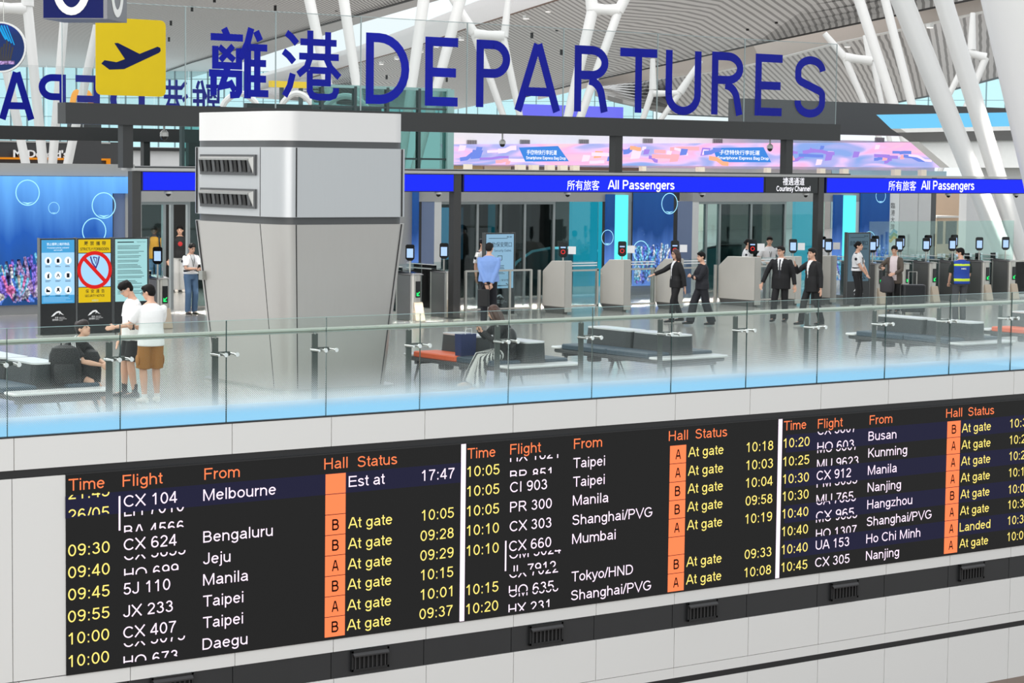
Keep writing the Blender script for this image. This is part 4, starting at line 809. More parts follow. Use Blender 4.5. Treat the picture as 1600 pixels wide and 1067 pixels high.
# solid frame of the portals
pw = MB()
pw.box(6, X47(172), YP, YP+0.4, 0, 0.21, PGREY); pw.box(6, X47(209), YP-0.05, YP+0.4, 3.10, 3.375, PGREY)
pw.box(X47(172), X47(177), YP-0.01, YP+0.3, 0, 3.1, BLK); pw.box(X47(177), X47(195), YP, YP+0.4, 0, 3.1, PBLUE); pw.box(X47(195), X47(220), YP-0.04, YP+0.4, 0, 3.1, PGREY)
def portal(pa, pb):
    pw.box(X47(pa), X47(pb), YP-0.06, YP+0.5, 2.52, 3.25, PGREY)
portal(219, 345); portal(651, 985); portal(1080, 1340)
for pa, pb, mm in ((651, 657, BLK), (657, 677, PBLUE), (677, 688, PWHITE), (976, 985, PGREY), (1047, 1056, BLK), (1057, 1080, PBLUE), (1080, 1090, PWHITE), (1331.5, 1340.5, PWHITE), (333, 345, PGREY)):
    pw.box(X47(pa), X47(pb), YP-0.05, YP+0.4, 0, 2.53 if mm is not BLK else 2.95, mm)
pw.box(X47(985), X47(1080), YP+0.02, YP+0.4, 2.95, 3.25, PGREY); pw.box(X47(985), X47(1056), YP+0.0, YP+0.4, 0, 0.24, PGREY)
pw.box(X47(345), X47(651), YP, YP+0.4, 0, 3.25, PGREY)
WPAN = mat('white_back_panel', (0.80, 0.80, 0.80), 0.4)
for pa, pb in ((1384, 1405), (1405.5, 1434.5), (1435, 1455)): pw.box(X47(pa), X47(pb)-0.012, YP, YP+0.3, 0, 3.25, WPAN)
pw.box(X47(1455), X47(1462), YP-0.01, YP+0.3, 0, 3.25, DGREY); pw.box(X47(1510), 66, YP+0.0, YP+0.3, 0, 3.25, WPAN)
pw.box(X47(1340), X47(1384), YP+0.07, YP+0.3, 0, 3.25, PGREY)
struct(pw.build('wall_portal'), 'grey and white portal wall with door openings behind the gates')
# inside the portals: dark lobby
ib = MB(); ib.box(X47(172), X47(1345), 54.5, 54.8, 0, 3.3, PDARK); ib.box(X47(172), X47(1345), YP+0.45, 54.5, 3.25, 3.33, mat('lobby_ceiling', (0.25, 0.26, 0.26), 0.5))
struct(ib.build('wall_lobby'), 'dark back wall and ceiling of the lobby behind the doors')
def doorset(idx, posts, panes, z1=2.52):
    t = thing('door_%d' % idx, 'silver framed glass sliding doors with a dark lobby behind', 'door', (X47(posts[0]), YP+0.2, 0)); t['kind'] = 'structure'
    for p in posts:
        bw(MB().box(X47(p)-0.035, X47(p)+0.035, YP+0.15, YP+0.25, 0, z1, MULL), 'mullion', t)
    for pa, pb, g in panes:
        bw(MB().box(X47(pa), X47(pb), YP+0.19, YP+0.205, 0.05, z1, TGL if g else TGD), 'glass_pane', t)
    bw(MB().box(X47(posts[0]), X47(posts[-1]), YP+0.14, YP+0.26, z1-0.07, z1, MULL), 'head_rail', t)
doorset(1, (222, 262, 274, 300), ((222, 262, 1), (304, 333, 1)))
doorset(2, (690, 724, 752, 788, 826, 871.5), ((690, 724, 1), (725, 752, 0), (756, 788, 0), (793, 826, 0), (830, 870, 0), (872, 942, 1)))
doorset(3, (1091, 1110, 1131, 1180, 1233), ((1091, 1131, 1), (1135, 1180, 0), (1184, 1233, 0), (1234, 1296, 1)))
for pa, pb in ((745, 754), (784, 794), (822, 830), (1136, 1141), (1183, 1191)):
    x0_, x1_ = X47(pa), X47(pb); y_ = 49.0
    k = 49.0/YP; tag(MB().box(x0_*k, x1_*k, y_, y_+0.3, 0, 3.24, DGREY).build('lobby_pier', bevel=0.01), 'slim grey pier in the dark lobby, seen at %s' % {745: 'the first dark door', 784: 'the second dark door', 822: 'the third dark door', 1136: 'the courtesy door left leaf', 1183: 'the courtesy door right leaf'}[pa], 'pier', 'lobby piers')
# cyan lit totem and adverts seen in the lobby
LT = glow('lobby_cyan', (0.10, 0.62, 0.72), 0.75)
for px, lab in ((917, 'tall teal lit panel inside the middle portal'), (1262, 'tall teal lit panel inside the courtesy portal'), (774, 'dim teal lit panel inside the second dark door')):
    p = at_y(px, 400, 51.0); w = 0.55 if px != 774 else 0.16
    tag(MB().box(p.x-w, p.x+w, 51.0, 51.15, 0, 3.1, LT).build('lobby_light_panel'), lab, 'light panel', 'teal lobby light panels')
AD = glow('lobby_advert', (0.30, 0.50, 0.62), 0.7)
p = at_y(700, 380, 50.0); ad = tag(MB().box(p.x-0.5, p.x+0.5, 50, 50.1, 0.9, 2.3, AD).build('advert_poster'), 'pale blue lit advert poster behind the left glass of the middle portal', 'poster')
# escalator arches inside
ESC = mat('escalator_glass', (0.30, 0.48, 0.50), 0.2); ESL = glow('escalator_strip', (0.50, 0.85, 0.92), 0.85)
for px, lab, s in ((850, 'escalator with a lit cyan curve behind the middle doors', 1), (1118, 'escalator with black handrail behind the courtesy doors', 0)):
    p = at_y(px, 440, 48.6); t = thing('escalator', lab, 'escalator', (p.x, 48.6, 0), group='escalators inside the portals')
    prof = [(-1.3, 0.4), (-0.9, 0.85), (-0.4, 1.12), (0.2, 1.2), (1.0, 1.2)]
    MB().prism(prof+[(1.0, 0.0), (-1.3, 0.0)], (0, 0, 0), X1, Z1, (0, 0.06, 0), ESC).build('balustrade', t)
    MB().tube([(q[0], 0.03, q[1]+0.02) for q in prof], 0.04, ESL if s else BLK, n=8).build('handrail', t)
# poster beside the right screen, counter in the beige room
pst = thing('wall_poster', 'white wall poster with vertical characters and a green and gold swirl', 'poster', (X47(1385), YP-0.012, 0.3))
bw(MB().box(X47(1385), X47(1404.5), YP-0.012, YP-0.002, 0.3, 2.95, mat('poster_white', (0.90, 0.91, 0.91), 0.4)), 'sheet', pst)
q = MB()
for k, ch in enumerate('臨港大灣'): q.fit(ch, (X47(1391.5), YP-0.015, 2.32-k*0.21), 0.17, 0.17, GAP)
bw(q, 'vertical_lettering', pst); q = MB()
GRN = mat('swirl_green', (0.45, 0.62, 0.42), 0.5); GLD = mat('swirl_gold', (0.85, 0.72, 0.30), 0.5); SKYB = mat('swirl_blue', (0.50, 0.72, 0.80), 0.5)
x_ = X47(1385)
for k, mm in enumerate((SKYB, GRN, GLD)): q.ribbon([(0.02, 0.15-k*0.1), (0.2, 0.05-k*0.1+0.05), (0.32, 0.22-k*0.1), (0.47, 0.15-k*0.1)], 0.08, (x_, YP-0.014-0.002*k, 1.45), X1, Z1, (0, -0.001, 0), mm)
bw(q, 'swirl', pst)
BEI = mat('beige_wall', (0.80, 0.70, 0.60), 0.45); bx = MB()
k = 50/YP; bx.box(X47(1440)*k, X47(1530)*k, 50, 50.2, 0, 3.25, BEI); struct(bx.build('wall_beige'), 'beige panelled wall of the side room at the right')
ct = thing('wooden_counter', 'beige counter with dark openings in the side room at the right', 'counter', (X47(1463), 48.0, 0)); xa_, xb_ = at_y(1463, 350, 48).x, at_y(1496, 350, 48).x
bw(MB().box(xa_, xb_, 48.0, 48.7, 0, 2.0, BEI), 'body', ct); bw(MB().box(xa_-0.03, xb_+0.03, 47.95, 48.75, 2.0, 2.06, PWHITE), 'top', ct)
for f0, f1 in ((0.06, 0.30), (0.45, 0.95)): bw(MB().box(lerp(xa_, xb_, f0), lerp(xa_, xb_, f1), 47.98, 48.02, 1.2, 1.9, mat('dark_opening', (0.16, 0.13, 0.11), 0.5)), 'opening', ct)

# ------------------------------------------------------------------ automatic gates
GSTL = mat('gate_steel', (0.74, 0.73, 0.70), 0.30, 0.55, stretch=(3, 3, 0.5)); GDRK = mat('gate_side_dark', (0.44, 0.44, 0.43), 0.35, 0.45); GTOP = mat('gate_black_glass', (0.06, 0.06, 0.065), 0.12); GBEI = mat('gate_kick_beige', (0.72, 0.66, 0.58), 0.4)
GRN_L = glow('arrow_green', (0.15, 0.95, 0.45), 1.1); SCN = glow('scanner_screen', (0.66, 0.78, 0.95), 0.95); REDL = glow('scanner_red', (0.90, 0.20, 0.20), 0.9); FLAP = glass('gate_flap_glass', (0.86, 0.92, 0.92), 1.35)
def scanner(parent, x, y, z0, red=False, paper=False):
    MB().tube([(x, y, z0), (x, y, 1.36)], 0.018, GSTL, n=8).build('scanner_pole', parent)
    h = MB(); P = arc(0.06, 0.30, 0.04, 0.04, 0, 90, 4)+arc(-0.06, 0.30, 0.04, 0.04, 90, 180, 4)+[(-0.10, 0.03), (-0.05, -0.02), (0.05, -0.02), (0.10, 0.03)]
    ux, d = V((0.8, -0.6, 0)), V((0.6, 0.8, 0))
    h.prism(P, V((x, y, 1.34))-d*0.02, ux, Z1, d*0.05, GTOP); o = h.build('scanner_head', parent)
    s_ = MB()
    if red:
        s_.ribbon([(0.045*math.cos(k*0.5236), 0.11+0.045*math.sin(k*0.5236)) for k in range(12)], 0.016, V((x, y, 1.34))-d*0.023, ux, Z1, d*-0.002, REDL, closed=True); s_.prism([(-0.06, 0.20), (0.06, 0.20), (0.06, 0.23), (-0.06, 0.23)], V((x, y, 1.34))-d*0.023, ux, Z1, d*-0.002, SCN)
    else: s_.prism([(-0.07, 0.05), (0.07, 0.05), (0.07, 0.25), (-0.07, 0.25)], V((x, y, 1.34))-d*0.023, ux, Z1, d*-0.002, SCN)
    s_.build('scanner_screen', o)
    if paper:
        MB().prism([(0.12, 0.06), (0.30, 0.06), (0.30, 0.24), (0.12, 0.24)], V((x, y, 1.34)), ux, Z1, d*0.004, WHP).build('paper_notice', parent, label='white paper notice')
def auto_gate(px, label, Yf=40.95, back=True, py=437):
    x = at_y(px, py, Yf).x; t = thing('automatic_gate', label, 'gate', (x, Yf, 0), group='automatic passenger gates')
    MB().rbox(-0.14, 0.14, 0.06, 0.62, 0.0, 1.02, GDRK, r=0.04).build('cabinet', t); MB().rbox(-0.14, 0.14, 1.78, 2.3, 0.0, 1.02, GDRK, r=0.04).build('rear_cabinet', t); MB().box(-0.10, 0.10, 0.6, 1.8, 0.0, 0.16, GSTL).build('floor_beam', t); MB().box(-0.012, 0.012, 0.62, 1.78, 0.16, 1.0, FLAP).build('side_glass', t); MB().box(-0.14, -0.125, 0.60, 0.64, 0.0, 1.03, GSTL).build('steel_edge', t)
    MB().rings([rr(-0.13, 0.13, -0.02, 0.22, 0.0, 0.12, 0.1), rr(-0.13, 0.13, -0.02, 0.22, 1.04, 0.12, 0.1)], GSTL, True).build('front_cover', t)
    MB().hexa([(-0.15, -0.03, 1.02), (0.15, -0.03, 1.02), (0.15, 0.62, 1.02), (-0.15, 0.62, 1.02), (-0.13, 0.05, 1.05), (0.13, 0.05, 1.05), (0.13, 0.60, 1.09), (-0.13, 0.60, 1.09)], GTOP).build('top_glass', t)
    MB().hexa([(-0.13, -0.15, 0), (0.13, -0.15, 0), (0.13, 0.0, 0), (-0.13, 0.0, 0), (-0.12, -0.05, 0.42), (0.12, -0.05, 0.42), (0.12, 0.0, 0.42), (-0.12, 0.0, 0.42)], GBEI).build('kick_cover', t, bevel=0.02)
    dsp = MB().box(-0.06, 0.06, -0.035, -0.02, 0.52, 0.88, GTOP).build('display', t)
    a = MB(); a.ribbon([(0.035, 0.045), (-0.035, -0.03)], 0.022, (0, -0.04, 0.60), X1, Z1, (0, 0.003, 0), GRN_L); a.ribbon([(-0.035, 0.03), (-0.035, -0.035), (0.03, -0.035)], 0.022, (0, -0.0415, 0.60), X1, Z1, (0, 0.002, 0), GRN_L); a.build('green_arrow', dsp)
    MB().box(0.16, 0.46, 0.95, 0.965, 0.25, 1.22, FLAP).build('glass_flap', t); MB().box(-0.46, -0.16, 0.95, 0.965, 0.25, 1.22, FLAP).build('glass_flap', t)
    MB().box(-0.02, 0.02, 0.62, 1.78, 1.0, 1.16, FLAP).build('top_screen', t); MB().box(-0.024, 0.024, 0.62, 1.78, 1.16, 1.175, PWHITE).build('top_screen_edge', t); MB().box(-0.024, 0.024, 0.62, 1.78, 1.06, 1.075, PWHITE).build('top_band', t)
    scanner(t, 0, 0.30, 1.05)
    if back: scanner(t, 0, 2.15, 1.05)
    return t
gl = ['beside the totem at the right', 'behind the woman with the trolley case', 'left of the man in blue vest', 'hidden behind the man in blue vest', 'right of the man in blue vest', 'rightmost, below the white columns']
for px, lab in zip((1375.5, 1417, 1459, 1500, 1542, 1583), gl): auto_gate(px, 'automatic gate with green arrow ' + lab)
for px, lab in ((652, 'beside the silver tower'), (705, 'beside the middle gantry post'), (257, 'right of the mint text totem')): auto_gate(px, 'automatic gate with green arrow ' + lab, Yf=41.75 if px != 652 else 41.2, back=False, py=465)
tag(MB().box(at_y(1355, 430, 43.5).x, at_y(1580, 430, 43.5).x, 43.45, 43.47, 0.3, 2.05, glass('screen_glass_green', (0.80, 0.90, 0.87), 1.3)).build('glass_screen', bevel=0), 'tall green tinted glass screen behind the right gates', 'glass screen')
tag(MB().box(at_y(1580, 460, 42).x, at_y(1700, 460, 42).x, 41.9, 42.0, 0.05, 0.95, FLAP).box(at_y(1580, 460, 42).x, at_y(1700, 460, 42).x, 41.88, 42.02, 0.95, 1.0, GSTL).build('glass_railing'), 'glass railing with steel top at the far right', 'railing')
# staffed gates with slanted steel housings
GMAR = mat('gate_steel_pale', (0.83, 0.815, 0.78), 0.34, 0.2, vary=0.08, scale=1.2)
def staff_gate(px, label, L=1.2, red=True, leaf=True):
    p = at_y(px, 487, 41.5); t = thing('staffed_gate', label, 'gate', (p.x, 41.5, 0), group='staffed gates with steel housings')
    s_ = MB(); s_.prism([(0, 0.16), (L, 0.16), (L, 0.98), (L-0.34, 1.23), (0, 1.25)], (-0.20, 0, 0), Y1, Z1, (0.20, 0, 0), GMAR); s_.build('housing', t, bevel=0.01)
    MB().hexa([(-0.16, 0.1, 0), (-0.04, 0.1, 0), (-0.04, L-0.1, 0), (-0.16, L-0.1, 0), (-0.19, 0.03, 0.16), (-0.01, 0.03, 0.16), (-0.01, L-0.03, 0.16), (-0.19, L-0.03, 0.16)], GDRK).build('plinth', t)
    MB().box(-0.20, -0.0, -0.02, 0.0, 0.05, 1.24, GSTL).build('end_panel', t)
    MB().tube([(-0.28, L+0.02, 0), (-0.28, L+0.02, 1.0)], 0.045, GSTL).build('bollard', t)
    scanner(t, -0.10, 0.2, 1.22, red=red, paper=True)
    if not leaf: return t
    f = MB().box(0.06, 0.09, 0.3, 0.34, 0, 1.02, GSTL).box(1.02, 1.06, 0.3, 0.34, 0, 1.02, GSTL).box(0.06, 1.06, 0.3, 0.34, 0.98, 1.02, GSTL).box(0.06, 1.06, 0.3, 0.34, 0.14, 0.18, GSTL); f.build('leaf_frame', t)
    MB().box(0.09, 1.02, 0.315, 0.325, 0.18, 0.98, FLAP).build('leaf_glass', t); MB().box(0.09, 1.02, 0.315, 0.325, 1.02, 1.22, FLAP).build('leaf_top_glass', t)
    MB().box(0.09, 1.02, 0.31, 0.33, 1.10, 1.125, WHP).box(0.09, 1.02, 0.31, 0.33, 1.16, 1.185, WHP).build('white_bands', t)
    return t
for px, lab, L, r in ((892, 'right of the security gates totem', 0.85, True), (984, 'below the cyan strip in the middle portal', 0.9, True), (1066, 'between the two women in dark suits', 0.8, True), (1187, 'left of the two guards, widest', 1.35, True), (1250, 'hidden behind the two walking men', 0.9, False), (1305, 'beside the right gantry post', 0.7, False)):
    staff_gate(px, 'staffed gate with pale steel housing ' + lab, L, r, px < 1200)
bb = at_y(727, 490, 41.8); f = thing('glass_barrier', 'steel framed glass barrier behind the man in blue shirt', 'barrier', (bb.x, 41.8, 0))
w_ = at_y(829, 490, 41.8).x-bb.x; g = MB()
for x_ in (0, 0.62, w_-0.62, w_): g.box(x_-0.025, x_+0.025, -0.025, 0.025, 0, 1.05, GSTL)
g.box(0, w_, -0.02, 0.02, 1.02, 1.06, GSTL).box(0, w_, -0.02, 0.02, 0.14, 0.18, GSTL); g.build('frame', f); MB().box(0.03, w_-0.03, -0.006, 0.006, 0.18, 1.02, FLAP).build('glass_panel', f)

# ------------------------------------------------------------------ cameras
CBODY = mat('camera_housing', (0.72, 0.72, 0.71), 0.4); CDOME = mat('camera_dome', (0.05, 0.05, 0.055), 0.1)
def ptz(px, py, Y, label, drop, r=0.16):
    p = at_y(px, py, Y); t = thing('security_camera', label, 'camera', tuple(p), group='hanging dome cameras')
    drop = 4.176-p.z
    MB().tube([(0, 0, drop), (0, 0, r*1.3)], r*0.25, CBODY, n=8).build('stem', t)
    MB().tube([(0, 0, r*1.4), (0, 0, r*0.9), (0, 0, 0.0)], [r*0.5, r*0.95, r], CBODY, n=14).build('housing', t); MB().ball((0, 0, 0), (r*0.85, r*0.85, r*0.95), CDOME).build('dome', t)
ptz(256.5, 213, YG+0.3, 'dome camera hanging below the beam left of the silver tower', 0.36, 0.09); ptz(785, 225, YG+0.3, 'dome camera hanging below the beam over the middle gates', 0.42, 0.075); ptz(1203, 232, YG+0.3, 'dome camera hanging below the beam beside the right post', 0.36, 0.08)
for px, lab in ((263, 'left of the silver tower'), (685, 'right of the silver tower'), (887, 'over the first staffed gate'), (1097, 'over the person with folded arms'), (1259, 'under the courtesy sign'), (1482, 'over the man in blue vest'), (1588, 'at the right picture edge')):
    p = at_y(px, 302, YG+0.1); t = thing('dome_camera', 'small dome camera under the header sign ' + lab, 'camera', (p.x, YG+0.1, 2.845), group='small dome cameras under the header signs')
    MB().tube([(0, 0, 0), (0, 0, -0.05)], 0.085, CBODY, n=14).build('housing', t); MB().ball((0, 0, -0.05), (0.055, 0.055, 0.06), CDOME).build('dome', t)
# ------------------------------------------------------------------ great roof far behind: slatted ceiling shells with skylight slots
def slat_mat(name, base, gap, period, ang, fill=0.62):
    m = bpy.data.materials.new(name); m.use_nodes = True; nt = m.node_tree; L = nt.links; b = nt.nodes['Principled BSDF']; b.inputs['Roughness'].default_value = 0.55
    tc = nt.nodes.new('ShaderNodeTexCoord'); dp = nt.nodes.new('ShaderNodeVectorMath'); dp.operation = 'DOT_PRODUCT'
    dp.inputs[1].default_value = (math.cos(math.radians(ang))/period, -math.sin(math.radians(ang))/period, 0)
    L.new(tc.outputs['Object'], dp.inputs[0]); f = nt.nodes.new('ShaderNodeMath'); f.operation = 'FRACT'; L.new(dp.outputs['Value'], f.inputs[0])
    r = nt.nodes.new('ShaderNodeValToRGB'); e = r.color_ramp.elements; e[0].position = fill-0.06; e[0].color = (*srgb(base), 1); e[1].position = fill; e[1].color = (*srgb(gap), 1)
    k = r.color_ramp.elements.new(0.97); k.color = (*srgb(gap), 1); k = r.color_ramp.elements.new(1.0); k.color = (*srgb(base), 1)
    L.new(f.outputs[0], r.inputs[0]); L.new(r.outputs[0], b.inputs['Base Color']); return m
SLAT = slat_mat('slatted_ceiling', (0.84, 0.83, 0.82), (0.58, 0.57, 0.56), 0.95, 56); SLATF = slat_mat('slatted_ceiling_fine', (0.82, 0.81, 0.80), (0.48, 0.47, 0.46), 0.75, 56)
PLAINC = mat('plain_ceiling', (0.72, 0.71, 0.70), 0.5); REVEAL = mat('skylight_reveal', (0.93, 0.91, 0.90), 0.45); WARMF = mat('peach_lit_fascia', (0.84, 0.79, 0.75), 0.45); EDGED = mat('ceiling_edge_slot', (0.18, 0.17, 0.165), 0.6)  # the fascia is white-grey; its warm tint is peach reflection put into the colour
KZ = 1.6
def hz(p): return at_z(p[0], p[1], CAM_H+(p[2]-CAM_H)*KZ)
def sheet(name, top, bot, m, label, thick=0.6, rows=8, sag=0.0):
    """shell between two edges; every point is (px, py, height) measured onto a horizontal plane"""
    A = [hz(p) for p in top]; B = [hz(p) for p in bot]; n = len(A); g = MB(); P = []
    for i in range(rows+1):
        t = i/rows
        for a, b in zip(A, B): P.append(a.lerp(b, t)+V((0, 0, sag*math.sin(math.pi*t))))
    up = [p+V((0, 0, thick)) for p in P]; N = len(P); F = []
    for i in range(rows):
        for k in range(n-1):
            q = (i*n+k, i*n+k+1, (i+1)*n+k+1, (i+1)*n+k); F.append(q); F.append(tuple(N+x for x in reversed(q)))
    for i in range(rows): F.append((i*n, (i+1)*n, N+(i+1)*n, N+i*n)); F.append((i*n+n-1, N+i*n+n-1, N+(i+1)*n+n-1, (i+1)*n+n-1))
    for k in range(n-1): F.append((k, N+k, N+k+1, k+1)); F.append((rows*n+k, rows*n+k+1, N+rows*n+k+1, N+rows*n+k))
    g.add(P+up, F, m, True); return struct(g.build(name), label)
def edge_tube(name, pts, r, m, label):
    g = MB(); g.tube([hz(p) for p in pts], r*KZ, m, n=6); return struct(g.build(name), label)
e1 = [(-160, 104, 13.5), (60, 105, 13.5), (150, 107, 13.5), (260, 111, 13.5), (300, 97, 13.5), (400, 68, 13.5), (520, 34, 13.5), (640, 0, 13.5), (760, -34, 13.5)]
sheet('ceiling_1', [(p[0], -75, 15.2) for p in e1], e1, SLATF, 'grey slatted ceiling shell at the upper left')
edge_tube('trim_2', [(p[0], p[1]+0.5, p[2]-0.1) for p in e1[3:]], 0.07, EDGED, 'dark slot along the edge of the upper left ceiling')
e1b = [(250, 128, 13.9), (300, 121, 13.9), (345, 108, 13.9), (400, 91, 13.9), (480, 64, 13.9), (560, 37, 13.9), (690, -1, 13.9), (800, -34, 13.9)]
sheet('ceiling_2', [(250, 113, 13.9), (300, 97, 13.9), (345, 83, 13.9), (400, 68, 13.9), (480, 45, 13.9), (560, 22, 13.9), (690, -15, 13.9), (800, -46, 13.9)], e1b, PLAINC, 'plain grey ceiling strip beside the skylight slot')
B_ = [(400, 146, 13), (470, 126, 13), (560, 98, 13), (640, 76, 13), (740, 41, 13), (880, -3, 13), (1000, -42, 13)]
sheet('ceiling_3', [(400, 122, 14.2), (470, 103, 14.2), (560, 78, 14.2), (640, 50, 14.2), (740, 12, 14.2), (880, -36, 14.2), (1000, -75, 14.2)], B_, REVEAL, 'smooth white curved reveal under the skylight slot')
edge_tube('trim_3', [(p[0], p[1], p[2]-0.1) for p in B_[1:]], 0.05, mat('brown_slot', (0.42, 0.30, 0.22), 0.6), 'thin brown slot along the reveal')
top3 = B_+[(1200, -70, 15), (1380, -70, 15.2), (1620, -70, 15.4)]
bot3 = [(400, 153, 9.5), (470, 158, 9.5), (560, 166, 9.5), (640, 171, 9.5), (705, 172, 9.5), (820, 151, 9.8), (896, 132, 10.2), (1028, 103, 11), (1177, 70, 12), (1620, -22, 13)]
sheet('ceiling_4', top3, bot3, SLAT, 'wide grey slatted ceiling shell above the departures sign')
edge_tube('trim_4', [(p[0], p[1]+0.5, p[2]-0.1) for p in bot3[5:]], 0.06, EDGED, 'dark slot along the lower edge of the wide ceiling')
top4 = [(840, 148, 10.6), (896, 133, 10.6), (1028, 104, 11.2), (1110, 87, 11.6), (1177, 71, 12.2), (1336, 39, 12.6), (1460, 13, 12.8), (1640, -24, 13.2)]
bot4 = [(840, 156, 10.3), (915, 138, 10.3), (1050, 121, 10.6), (1130, 110, 10.8), (1190, 98, 11), (1310, 67, 11.6), (1450, 38, 12), (1640, -4, 12.5)]
sheet('ceiling_5', top4, bot4, WARMF, 'pale warm fascia band below the wide ceiling', thick=0.3)
edge_tube('trim_5', [(p[0], p[1], p[2]-0.1) for p in bot4[2:]], 0.08, mat('cove_edge_white', (0.92, 0.91, 0.89), 0.4), 'bright cove edge along the warm fascia')
bot5 = [(930, 150, 9), (960, 160, 8.6), (1040, 178, 8.2), (1150, 183, 8.0), (1250, 181, 8.0), (1320, 176, 8.0), (1450, 150, 8.3), (1640, 100, 9)]
sheet('ceiling_6', [(930, 139, 10.8), (960, 134, 10.8), (1050, 121, 11), (1130, 110, 11.2), (1190, 98, 11.4), (1310, 67, 12), (1450, 38, 12.4), (1640, -4, 12.8)], bot5, SLAT, 'lower grey slatted ceiling shell at the right')
edge_tube('trim_6', [(p[0], p[1]+0.4, p[2]-0.1) for p in bot5[2:]], 0.06, mat('teal_edge', (0.30, 0.36, 0.38), 0.5), 'dark edge of the lower right ceiling')
# small fittings on the ceilings
CL = glow('ceiling_lamp', (1.0, 0.98, 0.95), 1.3); SPR = mat('black_fitting', (0.10, 0.10, 0.10), 0.5)
li = [(596, 101, 12.2), (620, 93, 12.2), (658, 82, 12.3), (682, 74, 12.3), (721, 63, 12.4), (822, 30, 12.8), (857, 19, 13), (896, 7, 13.1), (1324, 74, 11.2), (1453, 44, 11.6)]
wh = ['left of the letter D', 'behind the letter D', 'above the letter D', 'right of the letter D', 'right of the first letter E', 'farthest left of the three above the letter A', 'middle of the three above the letter A', 'rightmost of the three above the letter A', 'beside the H-shaped white column', 'between the two large white columns']
for (px, py, z), w_ in zip(li, wh):
    p = hz((px, py, z-0.25)); t = thing('ceiling_lamp', 'small white ceiling lamp ' + w_, 'lamp', tuple(p), group='small ceiling lamps')
    MB().box(-0.2, 0.2, -0.2, 0.2, 0, 0.06, CL).build('lens', t); MB().box(-0.24, 0.24, -0.24, 0.24, 0.06, 0.4, WHITEP).build('housing', t)
for k, (px, py, z) in enumerate([(300, 18, 14.3), (335, 4, 14.5), (267, 40, 14), (264, 65, 14), (430, 17, 14), (526, 18, 14), (995, 19, 13.6), (1037, 37, 13.2), (1088, 26, 13.6), (1126, 26, 13.6), (1168, 48, 12.8), (1172, 16, 13.8), (1218, 4, 14.2), (1262, 27, 13.5), (1213, 37, 13.1), (870, 49, 12.4), (831, 60, 12), (877, 86, 11.3), (604, 124, 11), (698, 128, 10.8), (956, 32, 13.2), (992, 55, 12.5)]):
    p = hz((px, py, z-0.25)); tag(MB().tube([p+V((0, 0, 0.6)), p], 0.16, SPR, n=8).build('ceiling_fitting'), 'tiny black fitting hanging from the slatted ceiling', 'fitting', 'black ceiling fittings')

# ------------------------------------------------------------------ far glazing: curtain wall frames against the sky
MUL = mat('curtain_mullion', (0.50, 0.60, 0.62), 0.4); SKYG = glass('curtain_glass', (0.80, 0.95, 0.97), 1.3)
def curtain(idx, xa, xb, ya, yb, depth, nx, nz, label):
    a, b, c = at_d(xa, yb, depth), at_d(xb, yb, depth), at_d(xa, ya, depth); ux = (b-a); h = c.z-a.z; U = ux.normalized(); N_ = V((-U.y, U.x, 0)).normalized()
    t = thing('window_%d' % idx, label, 'window', tuple(a)); t['kind'] = 'structure'; g = MB()
    for k in range(nx+1):
        p = ux*(k/nx); g.prism([(-0.14, 0), (0.14, 0), (0.14, h), (-0.14, h)], p, U, Z1, N_*0.3, MUL)
    for k in range(nz+1): g.prism([(0, -0.06), (ux.length, -0.06), (ux.length, 0.06), (0, 0.06)], Z1*(h*k/nz), U, Z1, N_*0.28, MUL)
    g.build('window_frame', t); MB().prism([(0, 0), (ux.length, 0), (ux.length, h), (0, h)], N_*0.1, U, Z1, N_*0.02, SKYG).build('window_glass', t)
curtain(1, -60, 350, 95, 240, 420, 16, 5, 'bright cyan curtain wall glazing at the far left')
curtain(2, 350, 1020, 112, 205, 640, 22, 4, 'bright cyan curtain wall glazing behind the middle letters')
curtain(3, 1240, 1660, 90, 190, 520, 14, 3, 'bright cyan curtain wall glazing at the far right')

# ------------------------------------------------------------------ white tree columns
WCOL = mat('column_white', (0.875, 0.87, 0.86), 0.38, vary=0.01)
def col_thing(label, legs, depth, webs=(), group='white leaning tree columns'):
    """legs: (px0, py0, px1, py1, w0 px, w1 px) upper to lower end; carried down to the floor"""
    t = None; base = None; parts = []
    for l in legs:
        a, b = at_d(l[0], l[1], depth), at_d(l[2], l[3], depth); d = (b-a).normalized(); k = depth/FOC/2; foot = len(l) < 7
        e = b+d*((0.0-b.z)/d.z) if foot else b
        a2 = a-d*(0.0)
        parts.append(([a2, b, e] if foot else [a2, b], [l[4]*k, l[5]*k, l[5]*k*0.95] if foot else [l[4]*k, l[5]*k]))
        if base is None: base = e
    t = thing('tree_column', label, 'column', (base.x, base.y, 0), group=group)
    for p, r in parts: bw(MB().tube(p, r, WCOL, n=16), 'leg', t)
    for w in webs:
        k = depth/FOC/2; bw(MB().tube([at_d(w[0], w[1], depth), at_d((w[0]+w[2])/2, (w[1]+w[3])/2, depth), at_d(w[2], w[3], depth)], [w[4]*k*1.25, w[4]*k, w[4]*k*1.25], WCOL, n=14), 'cross_piece', t)
    return t
col_thing('huge white leaning column at the right picture edge', [(1600, -110, 1668, 275, 178, 138)], 52)
col_thing('thick white leaning column passing behind the right end of the blue header', [(1365, -110, 1521, 277, 36, 31)], 66)
col_thing('white leaning column between the thick one and the huge one', [(1440, -110, 1559, 277, 30, 27)], 66)
col_thing('thin white leaning column left of the thick pair at the upper right', [(1306, -110, 1399, 172, 17, 16)], 165)
col_thing('thinner white leaning column second from the H-shaped one', [(1355, -110, 1427, 172, 14, 13)], 165)
